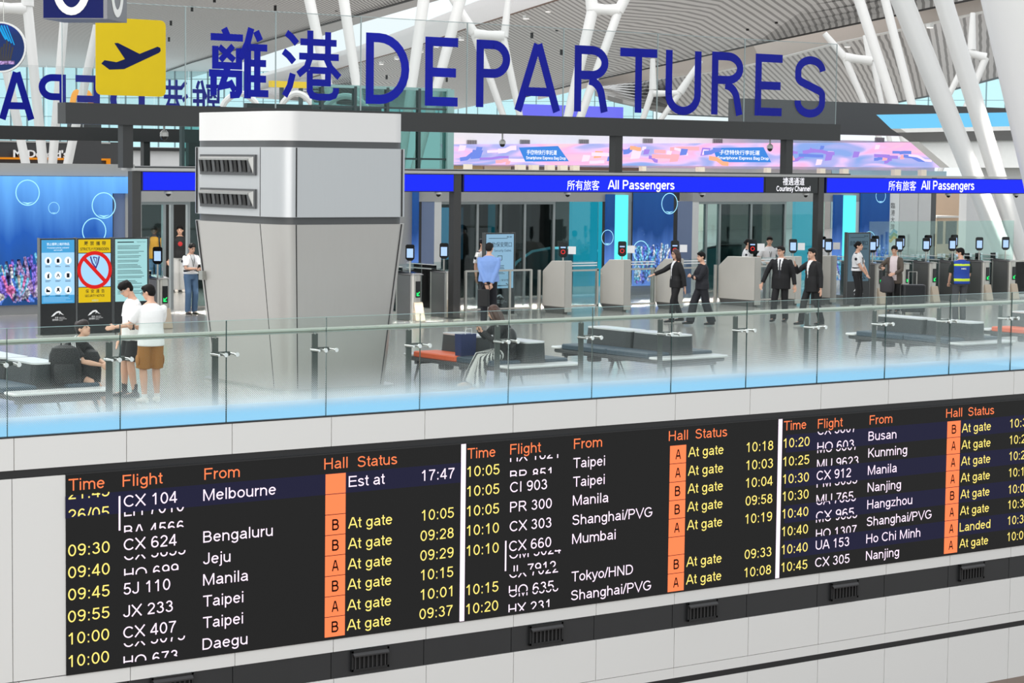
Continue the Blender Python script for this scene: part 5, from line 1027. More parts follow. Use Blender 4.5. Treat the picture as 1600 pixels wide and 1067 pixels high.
col_thing('H-shaped white column right of the letter S', [(1320, 90, 1355, 172, 11, 9), (1364, 96, 1380, 172, 9, 8), (1288, 52, 1320, 90, 9, 12, 0), (1351, 55, 1360, 95, 7, 11, 0)], 172, [(1320, 90, 1362, 95, 13)])
col_thing('small forked white column behind the two leaning ones at the upper right', [(1518, 78, 1482, 150, 11, 9), (1540, 90, 1508, 170, 12, 9), (1520, 20, 1518, 78, 8, 14, 0)], 172, [(1512, 82, 1540, 90, 12)])
col_thing('white leaning column behind the character 港', [(462, -100, 512, 132, 19, 15)], 165)
col_thing('white leaning column left of the letter D', [(522, -100, 557, 132, 19, 15)], 165)
col_thing('white column leaning left behind the letter D', [(676, -100, 643, 136, 21, 16)], 165)
col_thing('white column leaning left behind the first letter E', [(746, -100, 682, 138, 21, 15)], 165)
col_thing('H-shaped white column behind the letter P', [(741, 52, 786, 180, 13, 10), (786, 58, 812, 180, 12, 10), (690, -30, 741, 52, 11, 15, 0), (798, -40, 788, 58, 8, 13, 0)], 172, [(741, 54, 788, 57, 15)])
col_thing('H-shaped white column behind the first letter R', [(926, 16, 888, 180, 18, 14), (966, 18, 908, 180, 14, 13), (915, -60, 926, 16, 14, 20, 0), (1002, -50, 966, 18, 15, 17, 0)], 165, [(924, 14, 968, 16, 16)])
col_thing('small forked white column behind the letters T and U', [(1020, 140, 1006, 182, 10, 9), (1062, 145, 1036, 182, 10, 8), (1020, 92, 1020, 140, 8, 12, 0), (1095, 95, 1062, 145, 8, 13, 0)], 172, [(1020, 146, 1062, 146, 9)])
col_thing('forked white column behind the round hanging sign at the left', [(0, 60, 40, 255, 14, 14), (43, 10, 67, 255, 16, 15), (44, -70, 43, 10, 14, 20, 0)], 82, [(-10, 12, 43, 14, 16)])
col_thing('pair of white columns leaning left behind the beam end', [(101, 20, 82, 255, 13, 14), (152, 40, 106, 255, 13, 14)], 82)

# ------------------------------------------------------------------ second sign seen from behind, with mirrored lettering
Y2 = 63.0
a, b = at_y(-40, 196, Y2), at_y(300, 203, Y2)
s2 = thing('rear_sign', 'dark blue mirrored sign lettering on glass over a far charcoal beam', 'sign', (a.x, Y2, 0)); zb = at_y(50, 197, Y2).z; zl = at_y(50, 218.5, Y2).z
bw(MB().box(a.x, b.x+6, Y2, Y2+0.5, zl, zb, DBEAM), 'beam', s2)
x = at_y(232, 240, Y2).x; bw(MB().box(x-0.11, x+0.11, Y2+0.1, Y2+0.32, 0, zl, DBEAM), 'post', s2)
x = at_y(-120, 240, Y2).x; bw(MB().box(a.x, a.x+0.2, Y2+0.1, Y2+0.32, 0, zl, DBEAM), 'post', s2)
ztop = at_y(50, 101, Y2).z
for k in range(6):
    xa_, xb_ = a.x+(b.x-a.x)*k/6, a.x+(b.x-a.x)*(k+1)/6; bw(MB().box(xa_+0.01, xb_-0.01, Y2+0.2, Y2+0.22, zb, ztop, SGL), 'glass_pane', s2)
for ch, l, r, yt_, yb_ in (('A', -2, 54, 112, 186), ('P', 60.5, 103, 115, 188), ('E', 118, 156, 117, 190), ('D', 172, 226, 119, 191)):
    A_, B2 = at_y(l, yb_, Y2+0.19), at_y(r, yb_, Y2+0.19); tp = at_y(l, yt_, Y2+0.19)
    g = MB(); glyph(g, ch, B2.x-A_.x, tp.z-A_.z, V((B2.x, A_.y, A_.z)), LBLUE, ux=-X1, s=0.21); bw(g, 'letter', s2, label='mirrored blue letter')
for ch, l, r in (('港', 255, 294), ('離', 300, 345)):
    A_, B2 = at_y(l, 196, Y2+0.19), at_y(r, 196, Y2+0.19); tp = at_y(l, 124, Y2+0.19)
    g = MB().fit(ch, V((B2.x, A_.y, A_.z)), B2.x-A_.x, tp.z-A_.z, LBLUE, ux=-X1, bold=0.008, thick=(0, -0.01, 0)); bw(g, 'chinese_character', s2, label='mirrored blue character')

# ------------------------------------------------------------------ hanging cube sign and round sign
CNAVY = mat('cube_navy', (0.06, 0.10, 0.34), 0.4, spec=0.08); CSIDE = mat('cube_side_grey', (0.42, 0.42, 0.44), 0.35, 0.3); CBOT = mat('cube_bottom', (0.30, 0.30, 0.31), 0.4); DP = 34.0
th = math.radians(45); U = V((math.cos(th), -math.sin(th), 0)); N_ = V((U.y*-1, U.x, 0)).normalized()
o = at_d(66.7, 29.2, DP); ws = 104.5/FOC*DP; cs = thing('hanging_cube_sign', 'navy hanging cube sign with a white letter cut by the top edge', 'sign', tuple(o))
hgt = 1.0; dpt = 0.95; INS = 0.05
bw(MB().prism([(0, 0), (ws, 0), (ws, hgt), (0, hgt)], o, U, Z1, N_*dpt, CSIDE), 'box', cs)
bw(MB().prism([(0.012, 0.012), (ws-0.06, 0.012), (ws-0.06, hgt-0.02), (0.012, hgt-0.02)], o-N_*0.004, U, Z1, N_*0.004, CNAVY), 'navy_face', cs, label='navy front face')
g = MB(); g.ribbon(arc(ws*0.45, 0.46, 0.235, 0.35, -345, -15, 26), 0.115, o-N_*0.010, U, Z1, N_*0.004, WHITEP); g.ribbon(arc(dpt*0.5, 0.46, 0.24, 0.35, -345, -15, 26), 0.115, o+U*(ws+0.002), N_, Z1, U*0.004, WHITEP); bw(g, 'white_letter', cs, label='white letter')
for q in (0.2, 0.8): bw(MB().tube([o+U*ws*q+N_*dpt*0.5+Z1*hgt, o+U*ws*q+N_*dpt*0.5+Z1*(hgt+6)], 0.012, STEEL, n=6), 'suspension_rod', cs)
DPR = 58.0; c = at_d(1, 73.5, DPR); R = 39.5/FOC*DPR; rs = thing('round_hanging_sign', 'round hanging sign with a blue reef picture and white rim', 'sign', tuple(c)); UR, NR = V((0.82, -0.57, 0)).normalized(), V((0.57, 0.82, 0)).normalized()
circ = [(math.cos(6.2832*k/40), math.sin(6.2832*k/40)) for k in range(40)]
bw(MB().prism([(p[0]*R, p[1]*R) for p in circ], c, UR, Z1, NR*0.14, WHITEP), 'white_rim', rs)
RB = underwater('reef_disc', (0.05, 0.16, 0.62), (0.06, 0.22, 0.75), (0.05, 0.12, 0.35)); bw(MB().prism([(p[0]*R*0.93, p[1]*R*0.93) for p in circ], c-NR*0.006, UR, Z1, NR*0.006, RB), 'picture', rs, label='blue reef picture')
g = MB(); DK = mat('reef_dark', (0.10, 0.09, 0.13), 0.5); TQ = glow('reef_turquoise', (0.10, 0.60, 0.85), 0.9)
for k in range(5): g.ribbon([(0.02+k*0.05, -R*0.62), (0.0+k*0.07, -R*0.2), (0.03+k*0.07, R*(0.25-0.12*abs(k-2)))], 0.05, c-NR*(0.008+0.001*k), UR, Z1, NR*0.002, DK)
for k in range(4): g.ribbon([(-0.05+k*0.07, R*0.85), (0.08+k*0.06, R*0.45), (0.14+k*0.07, R*(0.3-0.07*k))], 0.05-0.008*k, c-NR*(0.008+0.001*k), UR, Z1, NR*0.002, TQ)
g.ribbon([(-R*0.6, -R*0.68), (0, -R*0.62), (R*0.55, -R*0.6)], 0.09, c-NR*0.016, UR, Z1, NR*0.002, COR[5]); bw(g, 'reef_image', rs)
bw(MB().tube([c+Z1*R+UR*0.08, c+Z1*(R+6)+UR*0.08], 0.012, STEEL, n=6), 'suspension_rod', rs)

# ------------------------------------------------------------------ shops and walls behind the gantry
def slab(name, x0, x1, y0, y1, Y, dz, m, label=None, cat=None, kind=None):
    a, b = at_y(x0, y1, Y), at_y(x1, y0, Y); o = MB().box(a.x, b.x, Y, Y+dz, a.z, b.z, m).build(name)
    if kind == 'structure': struct(o, label)
    elif label: tag(o, label, cat)
    return o
def to_floor(name, x0, x1, y0, Y, dz, m, label):
    a, b = at_y(x0, y0, Y), at_y(x1, y0, Y); return struct(MB().box(a.x, b.x, Y, Y+dz, 0, a.z, m).build(name), label)
SHOPD = mat('shop_dark', (0.22, 0.22, 0.225), 0.45); SHOPO = glow('shop_orange', (0.85, 0.52, 0.12), 0.8)
Ys = 84
to_floor('wall_shop', -60, 190, 218, Ys, 2, SHOPD, 'dark shop front wall at the far left')
shop = thing('shop_sign', 'white restaurant lettering on the dark shop front at the far left', 'sign', tuple(at_y(20, 246, Ys-0.1)))
a, b, tp = at_y(20.5, 246, Ys-0.12), at_y(105, 246.5, Ys-0.12), at_y(20.5, 233.5, Ys-0.12)
bw(MB().fit("McDonald's", a, b.x-a.x, tp.z-a.z, WHP, bold=0.02, thick=(0, -0.05, 0)), 'lettering', shop, label='white lettering')
q1, q2 = at_y(-40, 252, Ys-0.15), at_y(172, 248.5, Ys-0.15); g = MB(); g.box(q1.x, q2.x, Ys-0.2, Ys, q2.z-0.06, q2.z+0.02, SHOPO).box(q2.x-0.1, q2.x, Ys-0.2, Ys, 2.0, q2.z, SHOPO); bw(g, 'orange_frame', shop, label='orange lit frame')
bw(MB().box(at_y(-40, 252, Ys).x, at_y(172, 252, Ys).x, Ys-0.03, Ys, q2.z+0.62, q2.z+0.68, LGREY), 'grey_rule', shop)
ar = thing('arch_sign', 'small orange arch sign above the far beam at the left', 'sign', tuple(at_y(125, 165, 80))); pts = []
for k in range(13):
    aa = math.pi*k/12; pts.append(at_y(120+7*(1-math.cos(aa))*0.5*2-7, 172-28*math.sin(aa), 80))
bw(MB().tube(pts, 0.12, glow('arch_orange', (0.95, 0.66, 0.28), 1.0), n=8), 'left_arch', ar); bw(MB().tube([p+V((0.42, 0, 0)) for p in pts], 0.12, MATS['arch_orange'], n=8), 'right_arch', ar)
Yb = at_y(125, 172, 80); bw(MB().box(Yb.x-0.4, Yb.x+0.9, 80, 80.3, 0, Yb.z+0.05, SHOPD), 'pylon', ar)
to_floor('wall_white_left', 189, 300, 229, 92, 1, WPAN, 'white panel wall behind the beam post at the left')
slab('trim_7', 189, 300, 231.5, 235, 91.8, 0.3, GAP, 'dark rule on the white wall at the left', kind='structure')
# glass lift enclosure behind the silver tower
Yg = 60; TEAL = glass('teal_glass', (0.42, 0.62, 0.60), 1.35); TFR = mat('teal_frame', (0.20, 0.27, 0.27), 0.4); TLT = mat('pale_teal_column', (0.62, 0.78, 0.76), 0.35); TIN = mat('lift_interior', (0.14, 0.19, 0.19), 0.5)
la, lb = at_y(285, 268, Yg), at_y(702, 268, Yg); ztp = at_y(600, 136.5, Yg).z; lf = thing('glass_lift_hall', 'dark teal glazed lift enclosure behind the silver tower', 'enclosure', (la.x, Yg, 0))
xm = at_y(488, 150, Yg).x
bw(MB().box(xm, lb.x, Yg, Yg+0.03, 0, ztp, TEAL), 'front_glass', lf); bw(MB().box(la.x, xm, Yg, Yg+0.03, 0, 4.6, TEAL), 'front_glass', lf)
for k in range(9):
    x = la.x+(lb.x-la.x)*k/8; zz = ztp if x > xm-0.2 else 4.6
    bw(MB().box(x-0.05, x+0.05, Yg-0.05, Yg+0.1, 0, zz, TFR if k < 8 else TLT), 'mullion', lf)
for z_ in (3.6, 5.2): bw(MB().box(xm, lb.x, Yg-0.03, Yg+0.06, z_, z_+0.06, TFR), 'transom', lf)
bw(MB().box(xm, lb.x, Yg-0.04, Yg+0.08, ztp-0.06, ztp+0.03, TLT), 'top_rail', lf)
bw(MB().box(xm, lb.x, Yg+4, Yg+4.2, 0, ztp-0.5, TIN), 'back_wall', lf); bw(MB().box(la.x+2.4, xm, Yg+4, Yg+4.2, 0, 4.2, TIN), 'back_wall', lf)
bw(MB().box(lb.x-1.1, lb.x-0.55, Yg+2, Yg+2.3, 2.4, 4.9, TLT), 'lift_door', lf, label='pale lift door'); bw(MB().box(lb.x-0.15, lb.x+0.1, Yg-0.1, Yg+0.2, 0, ztp, TLT), 'corner_post', lf)
for px, w_, py, lab in ((464, 25, 168, 'white arch behind the character 港'), (540, 35, 172, 'white arch behind the letter D'), (375, 28, 168, 'white arch behind the character 離')):
    pts = []
    for k in range(15):
        u = -1+2*k/14; pts.append(at_d(px+u*w_, py-22*math.cos(u*1.5)**0.8 if abs(u) < 1 else py, 95))
    base = pts[0]; t = thing('roof_arch', lab, 'arch', (base.x, base.y, 0), group='white roof arches'); bw(MB().tube(pts, 0.13, WCOL, n=8), 'arch_rib', t)
    bw(MB().tube([pts[0], V((pts[0].x, pts[0].y, 0))], 0.12, WCOL, n=8), 'foot', t); bw(MB().tube([pts[-1], V((pts[-1].x, pts[-1].y, 0))], 0.12, WCOL, n=8), 'foot', t)
ys_ = slab('yellow_sign', 425, 479, 128, 136, 118, 0.4, mat('far_yellow', (0.88, 0.75, 0.12), 0.4), 'long yellow sign strip behind the character 港', 'sign')
# far check-in hall: white wall, pink video banner, dark fascia, canopy edge
Yf_ = 96
to_floor('wall_far_white', 705, 1462, 205, Yf_, 1.0, mat('far_white_wall', (0.88, 0.88, 0.88), 0.4), 'far white wall above the pink banner')
g = MB(); VG = mat('far_vent_grey', (0.50, 0.50, 0.50), 0.5)
for k, (px, py) in enumerate(((737, 222), (820, 221.5), (912, 221), (1012, 219.5), (1121, 220), (1374, 218))):
    a = at_y(px-6, py+4, Yf_-0.05); b = at_y(px+7, py-3, Yf_-0.05); t = thing('wall_grille', 'small grey grille on the far white wall, %s from the left' % ordn[k], 'grille', (a.x, Yf_, a.z), group='grilles on the far white wall')
    for j in range(6): x = lerp(a.x, b.x, j/5); bw(MB().box(x-0.03, x+0.03, Yf_-0.08, Yf_, a.z, b.z, VG), 'bar', t)
def banner_mat():
    m = bpy.data.materials.new('pink_video'); m.use_nodes = True; nt = m.node_tree; L = nt.links; b = nt.nodes['Principled BSDF']
    tc = nt.nodes.new('ShaderNodeTexCoord'); mp = nt.nodes.new('ShaderNodeMapping'); mp.inputs['Scale'].default_value = (0.16, 1, 0.55); mp.inputs['Rotation'].default_value = (0, 0.5, 0); L.new(tc.outputs['Object'], mp.inputs[0])
    n = nt.nodes.new('ShaderNodeTexNoise'); n.inputs['Scale'].default_value = 1.3; n.inputs['Detail'].default_value = 1.5; n.inputs['Distortion'].default_value = 1.2; L.new(mp.outputs[0], n.inputs['Vector'])
    r = nt.nodes.new('ShaderNodeValToRGB'); e = r.color_ramp.elements; e[0].position = 0.30; e[0].color = (*srgb((0.50, 0.62, 0.86)), 1); e[1].position = 0.72; e[1].color = (*srgb((0.98, 0.76, 0.82)), 1)
    for p_, c_ in ((0.42, (0.66, 0.66, 0.88)), (0.50, (0.86, 0.74, 0.92)), (0.60, (0.92, 0.68, 0.84))):
        k = r.color_ramp.elements.new(p_); k.color = (*srgb(c_), 1)
    L.new(n.outputs[0], r.inputs[0]); L.new(r.outputs[0], b.inputs['Emission Color']); b.inputs['Emission Strength'].default_value = 0.95; b.inputs['Base Color'].default_value = (0.03, 0.03, 0.03, 1); return m
PINK = banner_mat(); bn = thing('video_banner', 'long pink and violet video banner with two blue bag drop plaques', 'screen', (at_y(704, 257, Yf_-1).x, Yf_-1, at_y(1000, 260, Yf_-1).z))
cr_ = [at_y(704, 257, Yf_-0.4), at_y(1482, 262, Yf_-0.4), at_y(1432, 222.5, Yf_-1.0), at_y(704, 225.5, Yf_-1.0)]
bw(MB().hexa([cr_[0], cr_[1], cr_[1]+V((0, 0.35, 0)), cr_[0]+V((0, 0.35, 0)), cr_[3], cr_[2], cr_[2]+V((0, 0.9, 0)), cr_[3]+V((0, 0.9, 0))], PINK), 'video_face', bn)
PQ = glow('plaque_blue', (0.24, 0.50, 0.82), 0.95); PC = [glow('banner_orange', (0.98, 0.66, 0.52), 0.95), glow('banner_blue', (0.42, 0.52, 0.86), 0.9), glow('banner_violet', (0.62, 0.50, 0.86), 0.9), glow('banner_pink', (0.99, 0.66, 0.70), 0.95), glow('banner_pale', (0.95, 0.84, 0.97), 0.95)]
def on_b(px, py, off=0.05): return at_y(px, py, Yf_-1.05-off)
q = MB(); rnd = random.Random(5)
for k in range(90):
    px = 715+rnd.random()*710; py = 229+rnd.random()*26
    if 805 < px < 895 or 1108 < px < 1212: continue
    m_ = rnd.choice(PC); o_ = on_b(px, py, 0.002*k)
    if rnd.random() < 0.5:
        s_ = 0.10+0.16*rnd.random(); q.prism([(-s_*1.6, -s_), (s_, -s_*0.8), (s_*1.7, s_*0.9), (-s_, s_)], o_, X1, Z1, (0, -0.001, 0), m_)
    else:
        w_ = 0.6+1.6*rnd.random(); h_ = (rnd.random()-0.5)*0.6; lim = lambda v: max(min(v, 4.52-o_.z), 3.55-o_.z); q.ribbon([(0, 0), (w_*0.4, lim(h_*0.2)), (w_*0.7, lim(h_)), (w_, lim(h_*1.1))], 0.12+0.15*rnd.random(), o_, X1, Z1, (0, -0.001, 0), m_)
bw(q, 'banner_image', bn)
for pl, (ta, tb), (ea, eb) in ((((811, 230.5), (872, 228), (889, 252), (821, 252.5)), (823, 870), (822, 884)), (((1114, 231), (1193, 230), (1205, 253.5), (1122, 253.5)), (1124, 1187), (1121, 1201))):
    P = [on_b(p[0], p[1], 0.08) for p in reversed(pl)]
    pq = bw(MB().add([V(p) for p in P]+[V(p)+V((0, 0.02, 0)) for p in P], [(0, 1, 2, 3), (7, 6, 5, 4), (0, 4, 5, 1), (1, 5, 6, 2), (2, 6, 7, 3), (3, 7, 4, 0)], PQ), 'plaque', bn, label='blue bag drop plaque'); g = MB()
    a, b, tp = on_b(ta, 241.5, 0.1), on_b(tb, 241.5, 0.1), on_b(ta, 234, 0.1); g.fit('手機特快行李託運', a, b.x-a.x, tp.z-a.z, HWH, bold=0.006)
    a, b, tp = on_b(ea, 250, 0.1), on_b(eb, 250, 0.1), on_b(ea, 244, 0.1); g.fit('Smartphone Express Bag Drop', a, b.x-a.x, tp.z-a.z, HWH, bold=0.006)
    g.v = [tuple(V(p)-V(bn.location)) for p in g.v]; g.build('plaque_lettering', pq)
slab('led_wall_blue', 819, 974, 167.5, 184, 150, 0.6, glow('far_led_blue', (0.42, 0.42, 0.92), 0.95), 'far violet blue lit sign board behind the letters A and R', 'sign')
sb = bpy.data.objects['led_wall_blue']; sb.name = 'far_lit_sign'
g = MB(); a = at_y(819, 184, 150)
for px in (830, 962): p = at_y(px, 184, 150.2); g.box(p.x-0.15, p.x+0.15, 150.2, 150.5, 0, p.z+0.1, TFR)
g.build('support', sb)
slab('trim_8', 1160, 1700, 173.5, 206, Yf_-2.0, 1.2, SHOPD, 'dark fascia beam of the far hall at the right', kind='structure')
Yc = 86
cn = thing('canopy_edge', 'white canopy edge with a sky blue lit strip at the right', 'canopy', (at_y(1480, 262, Yc).x, Yc, at_y(1480, 262, Yc).z))
def strip(nm, pts, m, dy=(0, 0, 0, 0), lab=None):
    P = [at_y(p[0], p[1], Yc+d) for p, d in zip(pts, dy)]; bw(MB().add(P+[p+V((0, 0.7, 0)) for p in P], [(0, 1, 2, 3), (7, 6, 5, 4), (0, 4, 5, 1), (1, 5, 6, 2), (2, 6, 7, 3), (3, 7, 4, 0)], m), nm, cn, label=lab)
strip('lit_strip', [(1407, 201), (1640, 196), (1640, 174.5), (1384, 179)], glow('canopy_cyan', (0.42, 0.74, 0.90), 0.95), (0.3, 0.3, 0, 0), 'sky blue lit strip')
strip('white_lip', [(1416, 207), (1640, 202.5), (1640, 196), (1407, 201)], WHITEP); strip('dark_soffit', [(1436, 221.5), (1640, 218), (1640, 202.5), (1416, 207)], mat('soffit_grey', (0.42, 0.42, 0.42), 0.5), (0.6, 0.6, 0.1, 0.1)); strip('white_soffit', [(1484, 262), (1640, 262), (1640, 218), (1436, 221.5)], WHITEP, (0.2, 0.2, 0.8, 0.8))
bw(MB().box(at_y(1500, 262, Yc+2).x, at_y(1640, 262, Yc+2).x, Yc+1.0, Yc+1.6, 0, at_y(1560, 218, Yc).z, mat('canopy_wall', (0.75, 0.75, 0.74), 0.45)), 'support_wall', cn)
# strip of shop fronts below the banner
for x0, x1, c_, lab in ((705, 756, (0.62, 0.52, 0.34), 'ochre'), (757, 800, (0.72, 0.66, 0.55), 'sand'), (800, 862, (0.46, 0.40, 0.34), 'brown'), (862, 1000, (0.40, 0.31, 0.26), 'dark brown'), (1000, 1095, (0.80, 0.79, 0.77), 'white'), (1096, 1200, (0.78, 0.76, 0.72), 'cream'), (1200, 1300, (0.70, 0.69, 0.67), 'grey'), (1300, 1480, (0.66, 0.78, 0.82), 'pale blue')):
    a, b = at_y(x0, 262, Yf_-0.3), at_y(x1, 262, Yf_-0.3); tag(MB().box(a.x, b.x-0.05, Yf_-0.3, Yf_-0.05, 0, 3.42, mat('shop_' + lab.replace(' ', '_'), c_, 0.5)).build('far_shop'), lab + ' far shop front below the pink banner', 'shop front', 'far shop fronts below the banner')
for k, (px, w_) in enumerate(((730, 9), (812, 12), (833, 11), (858, 11), (878, 11), (897, 10), (1003, 6), (1093, 9), (1198, 6), (1282, 8), (1318, 9), (1399, 10), (1440, 8))):
    a, b = at_y(px-w_/2, 266, Yf_-2), at_y(px+w_/2, 266, Yf_-2); tag(MB().box(a.x, b.x, Yf_-2.2, Yf_-1.9, 0, 3.5, mat('cream_pier', (0.93, 0.88, 0.80), 0.45)).build('cream_pier'), 'cream pier below the pink banner, %s from the left' % ordn[k], 'pier', 'cream piers below the banner')

p = at_y(440, 136, 118.2); q = at_y(470, 136, 118.2)
MB().box(p.x-0.1, p.x+0.1, 118.1, 118.3, 0, p.z+0.1, TFR).build('support', ys_); MB().box(q.x-0.1, q.x+0.1, 118.1, 118.3, 0, q.z+0.1, TFR).build('support', ys_)
# ------------------------------------------------------------------ people
def ik(a, b, l1, l2, hint):
    d = b-a; L = d.length
    if L > (l1+l2)*0.995: b = a+d.normalized()*(l1+l2)*0.995; d = b-a; L = d.length
    L = max(L, abs(l1-l2)+0.02); u = d.normalized(); c = (l1*l1+L*L-l2*l2)/(2*l1*L); c = max(-1, min(1, c))
    p = hint-u*hint.dot(u); p = p.normalized() if p.length > 1e-4 else V((0, -1, 0))
    return a+u*l1*c+p*l1*math.sqrt(1-c*c), b
def ering(c, ax, ay, rx, ry, n=18, sq=0.0):
    out = []
    for k in range(n):
        a = 2*math.pi*k/n; ca, sa = math.cos(a), math.sin(a)
        if sq: ca = math.copysign(abs(ca)**(1-sq), ca); sa = math.copysign(abs(sa)**(1-sq), sa)
        out.append(c+ax*rx*ca+ay*ry*sa)
    return out
_HOLD = MB
def fuse(mb, voxel, smooth=2, fac=0.5):
    """weld overlapping closed pieces into one continuous skin"""
    me = bpy.data.meshes.new('tmp'); me.from_pydata([tuple(v) for v in mb.v], [], mb.f); me.update()
    o = bpy.data.objects.new('tmp', me); COL.objects.link(o)
    r = o.modifiers.new('r', 'REMESH'); r.mode = 'VOXEL'; r.voxel_size = voxel; r.use_smooth_shade = True
    if smooth: s = o.modifiers.new('s', 'SMOOTH'); s.iterations = smooth; s.factor = fac
    dg = bpy.context.evaluated_depsgraph_get(); out = bpy.data.meshes.new_from_object(o.evaluated_get(dg))
    bpy.data.objects.remove(o); bpy.data.meshes.remove(me)
    out.polygons.foreach_set('use_smooth', [True]*len(out.polygons)); return out
def put(me, name, parent, mats, paint=None, label=None):
    me.name = name; me.materials.clear()
    for m_ in mats: me.materials.append(m_)
    if paint: me.polygons.foreach_set('material_index', [paint(p.center) for p in me.polygons])
    o = bpy.data.objects.new(name, me); COL.objects.link(o); o.parent = parent
    if label: o['label'] = label
    return o
SKIN = mat('skin', (0.83, 0.65, 0.55), 0.5, vary=0.03); SKIN2 = mat('skin_dark', (0.36, 0.25, 0.19), 0.5, vary=0.03); SKINL = mat('skin_light', (0.88, 0.72, 0.63), 0.5, vary=0.03)
HAIRB = mat('hair_black', (0.075, 0.065, 0.06), 0.7, vary=0.2, scale=30, spec=0.2); HAIRBR = mat('hair_brown', (0.27, 0.17, 0.12), 0.45, vary=0.2, scale=30); HAIRG = mat('hair_grey', (0.13, 0.12, 0.115), 0.7, vary=0.3, scale=30, spec=0.2)
EYEM = mat('eye_dark', (0.08, 0.06, 0.05), 0.2); LIP = mat('lip', (0.66, 0.38, 0.36), 0.5); SPEC = mat('spectacle_frame', (0.06, 0.06, 0.06), 0.3); MASKM = mat('face_mask', (0.72, 0.82, 0.90), 0.6)
def cl(n, c, r=0.75, **k): return mat('cloth_'+n, c, r, vary=0.06, scale=6, bump=0.35, bscale=35, **k)
WHITE_T = cl('white', (0.93, 0.93, 0.925)); BLACK_C = cl('black', (0.075, 0.075, 0.08)); NAVY_C = cl('navy', (0.085, 0.09, 0.12)); SUIT = cl('suit', (0.07, 0.07, 0.078)); BROWNS = cl('tan_shorts', (0.62, 0.42, 0.20)); BLUESH = cl('blue_shirt', (0.50, 0.63, 0.86)); GREYP = cl('grey_trousers', (0.26, 0.265, 0.275)); SHIRTW = cl('guard_white', (0.90, 0.90, 0.90)); ORANGE = cl('orange_shirt', (0.93, 0.60, 0.14)); JEANS = cl('jeans', (0.33, 0.44, 0.56)); LIGHTP = cl('pale_trousers', (0.72, 0.72, 0.71)); COATB = cl('brown_coat', (0.34, 0.30, 0.26)); PINKT = cl('pale_top', (0.88, 0.82, 0.82)); VEST = cl('vest_blue', (0.11, 0.26, 0.62)); LIME = mat('vest_lime', (0.80, 0.90, 0.15), 0.5); GREENS = cl('dark_green', (0.08, 0.14, 0.12)); SHOEB = mat('shoe_black', (0.06, 0.06, 0.065), 0.4); SHOEW = mat('shoe_pale', (0.86, 0.84, 0.80), 0.55); SHOET = mat('shoe_tan', (0.78, 0.66, 0.55), 0.5); SOCK = mat('sock_white', (0.90, 0.90, 0.89), 0.7); REDP = mat('red_print', (0.70, 0.10, 0.12), 0.6); TIE = mat('tie_dark', (0.12, 0.13, 0.17), 0.6); EPAU = mat('epaulette_navy', (0.06, 0.07, 0.13), 0.6)
def face_dir(a): a = math.radians(a); return (-math.cos(a)*0.6+math.sin(a)*0.8, -math.cos(a)*0.8-math.sin(a)*0.6)

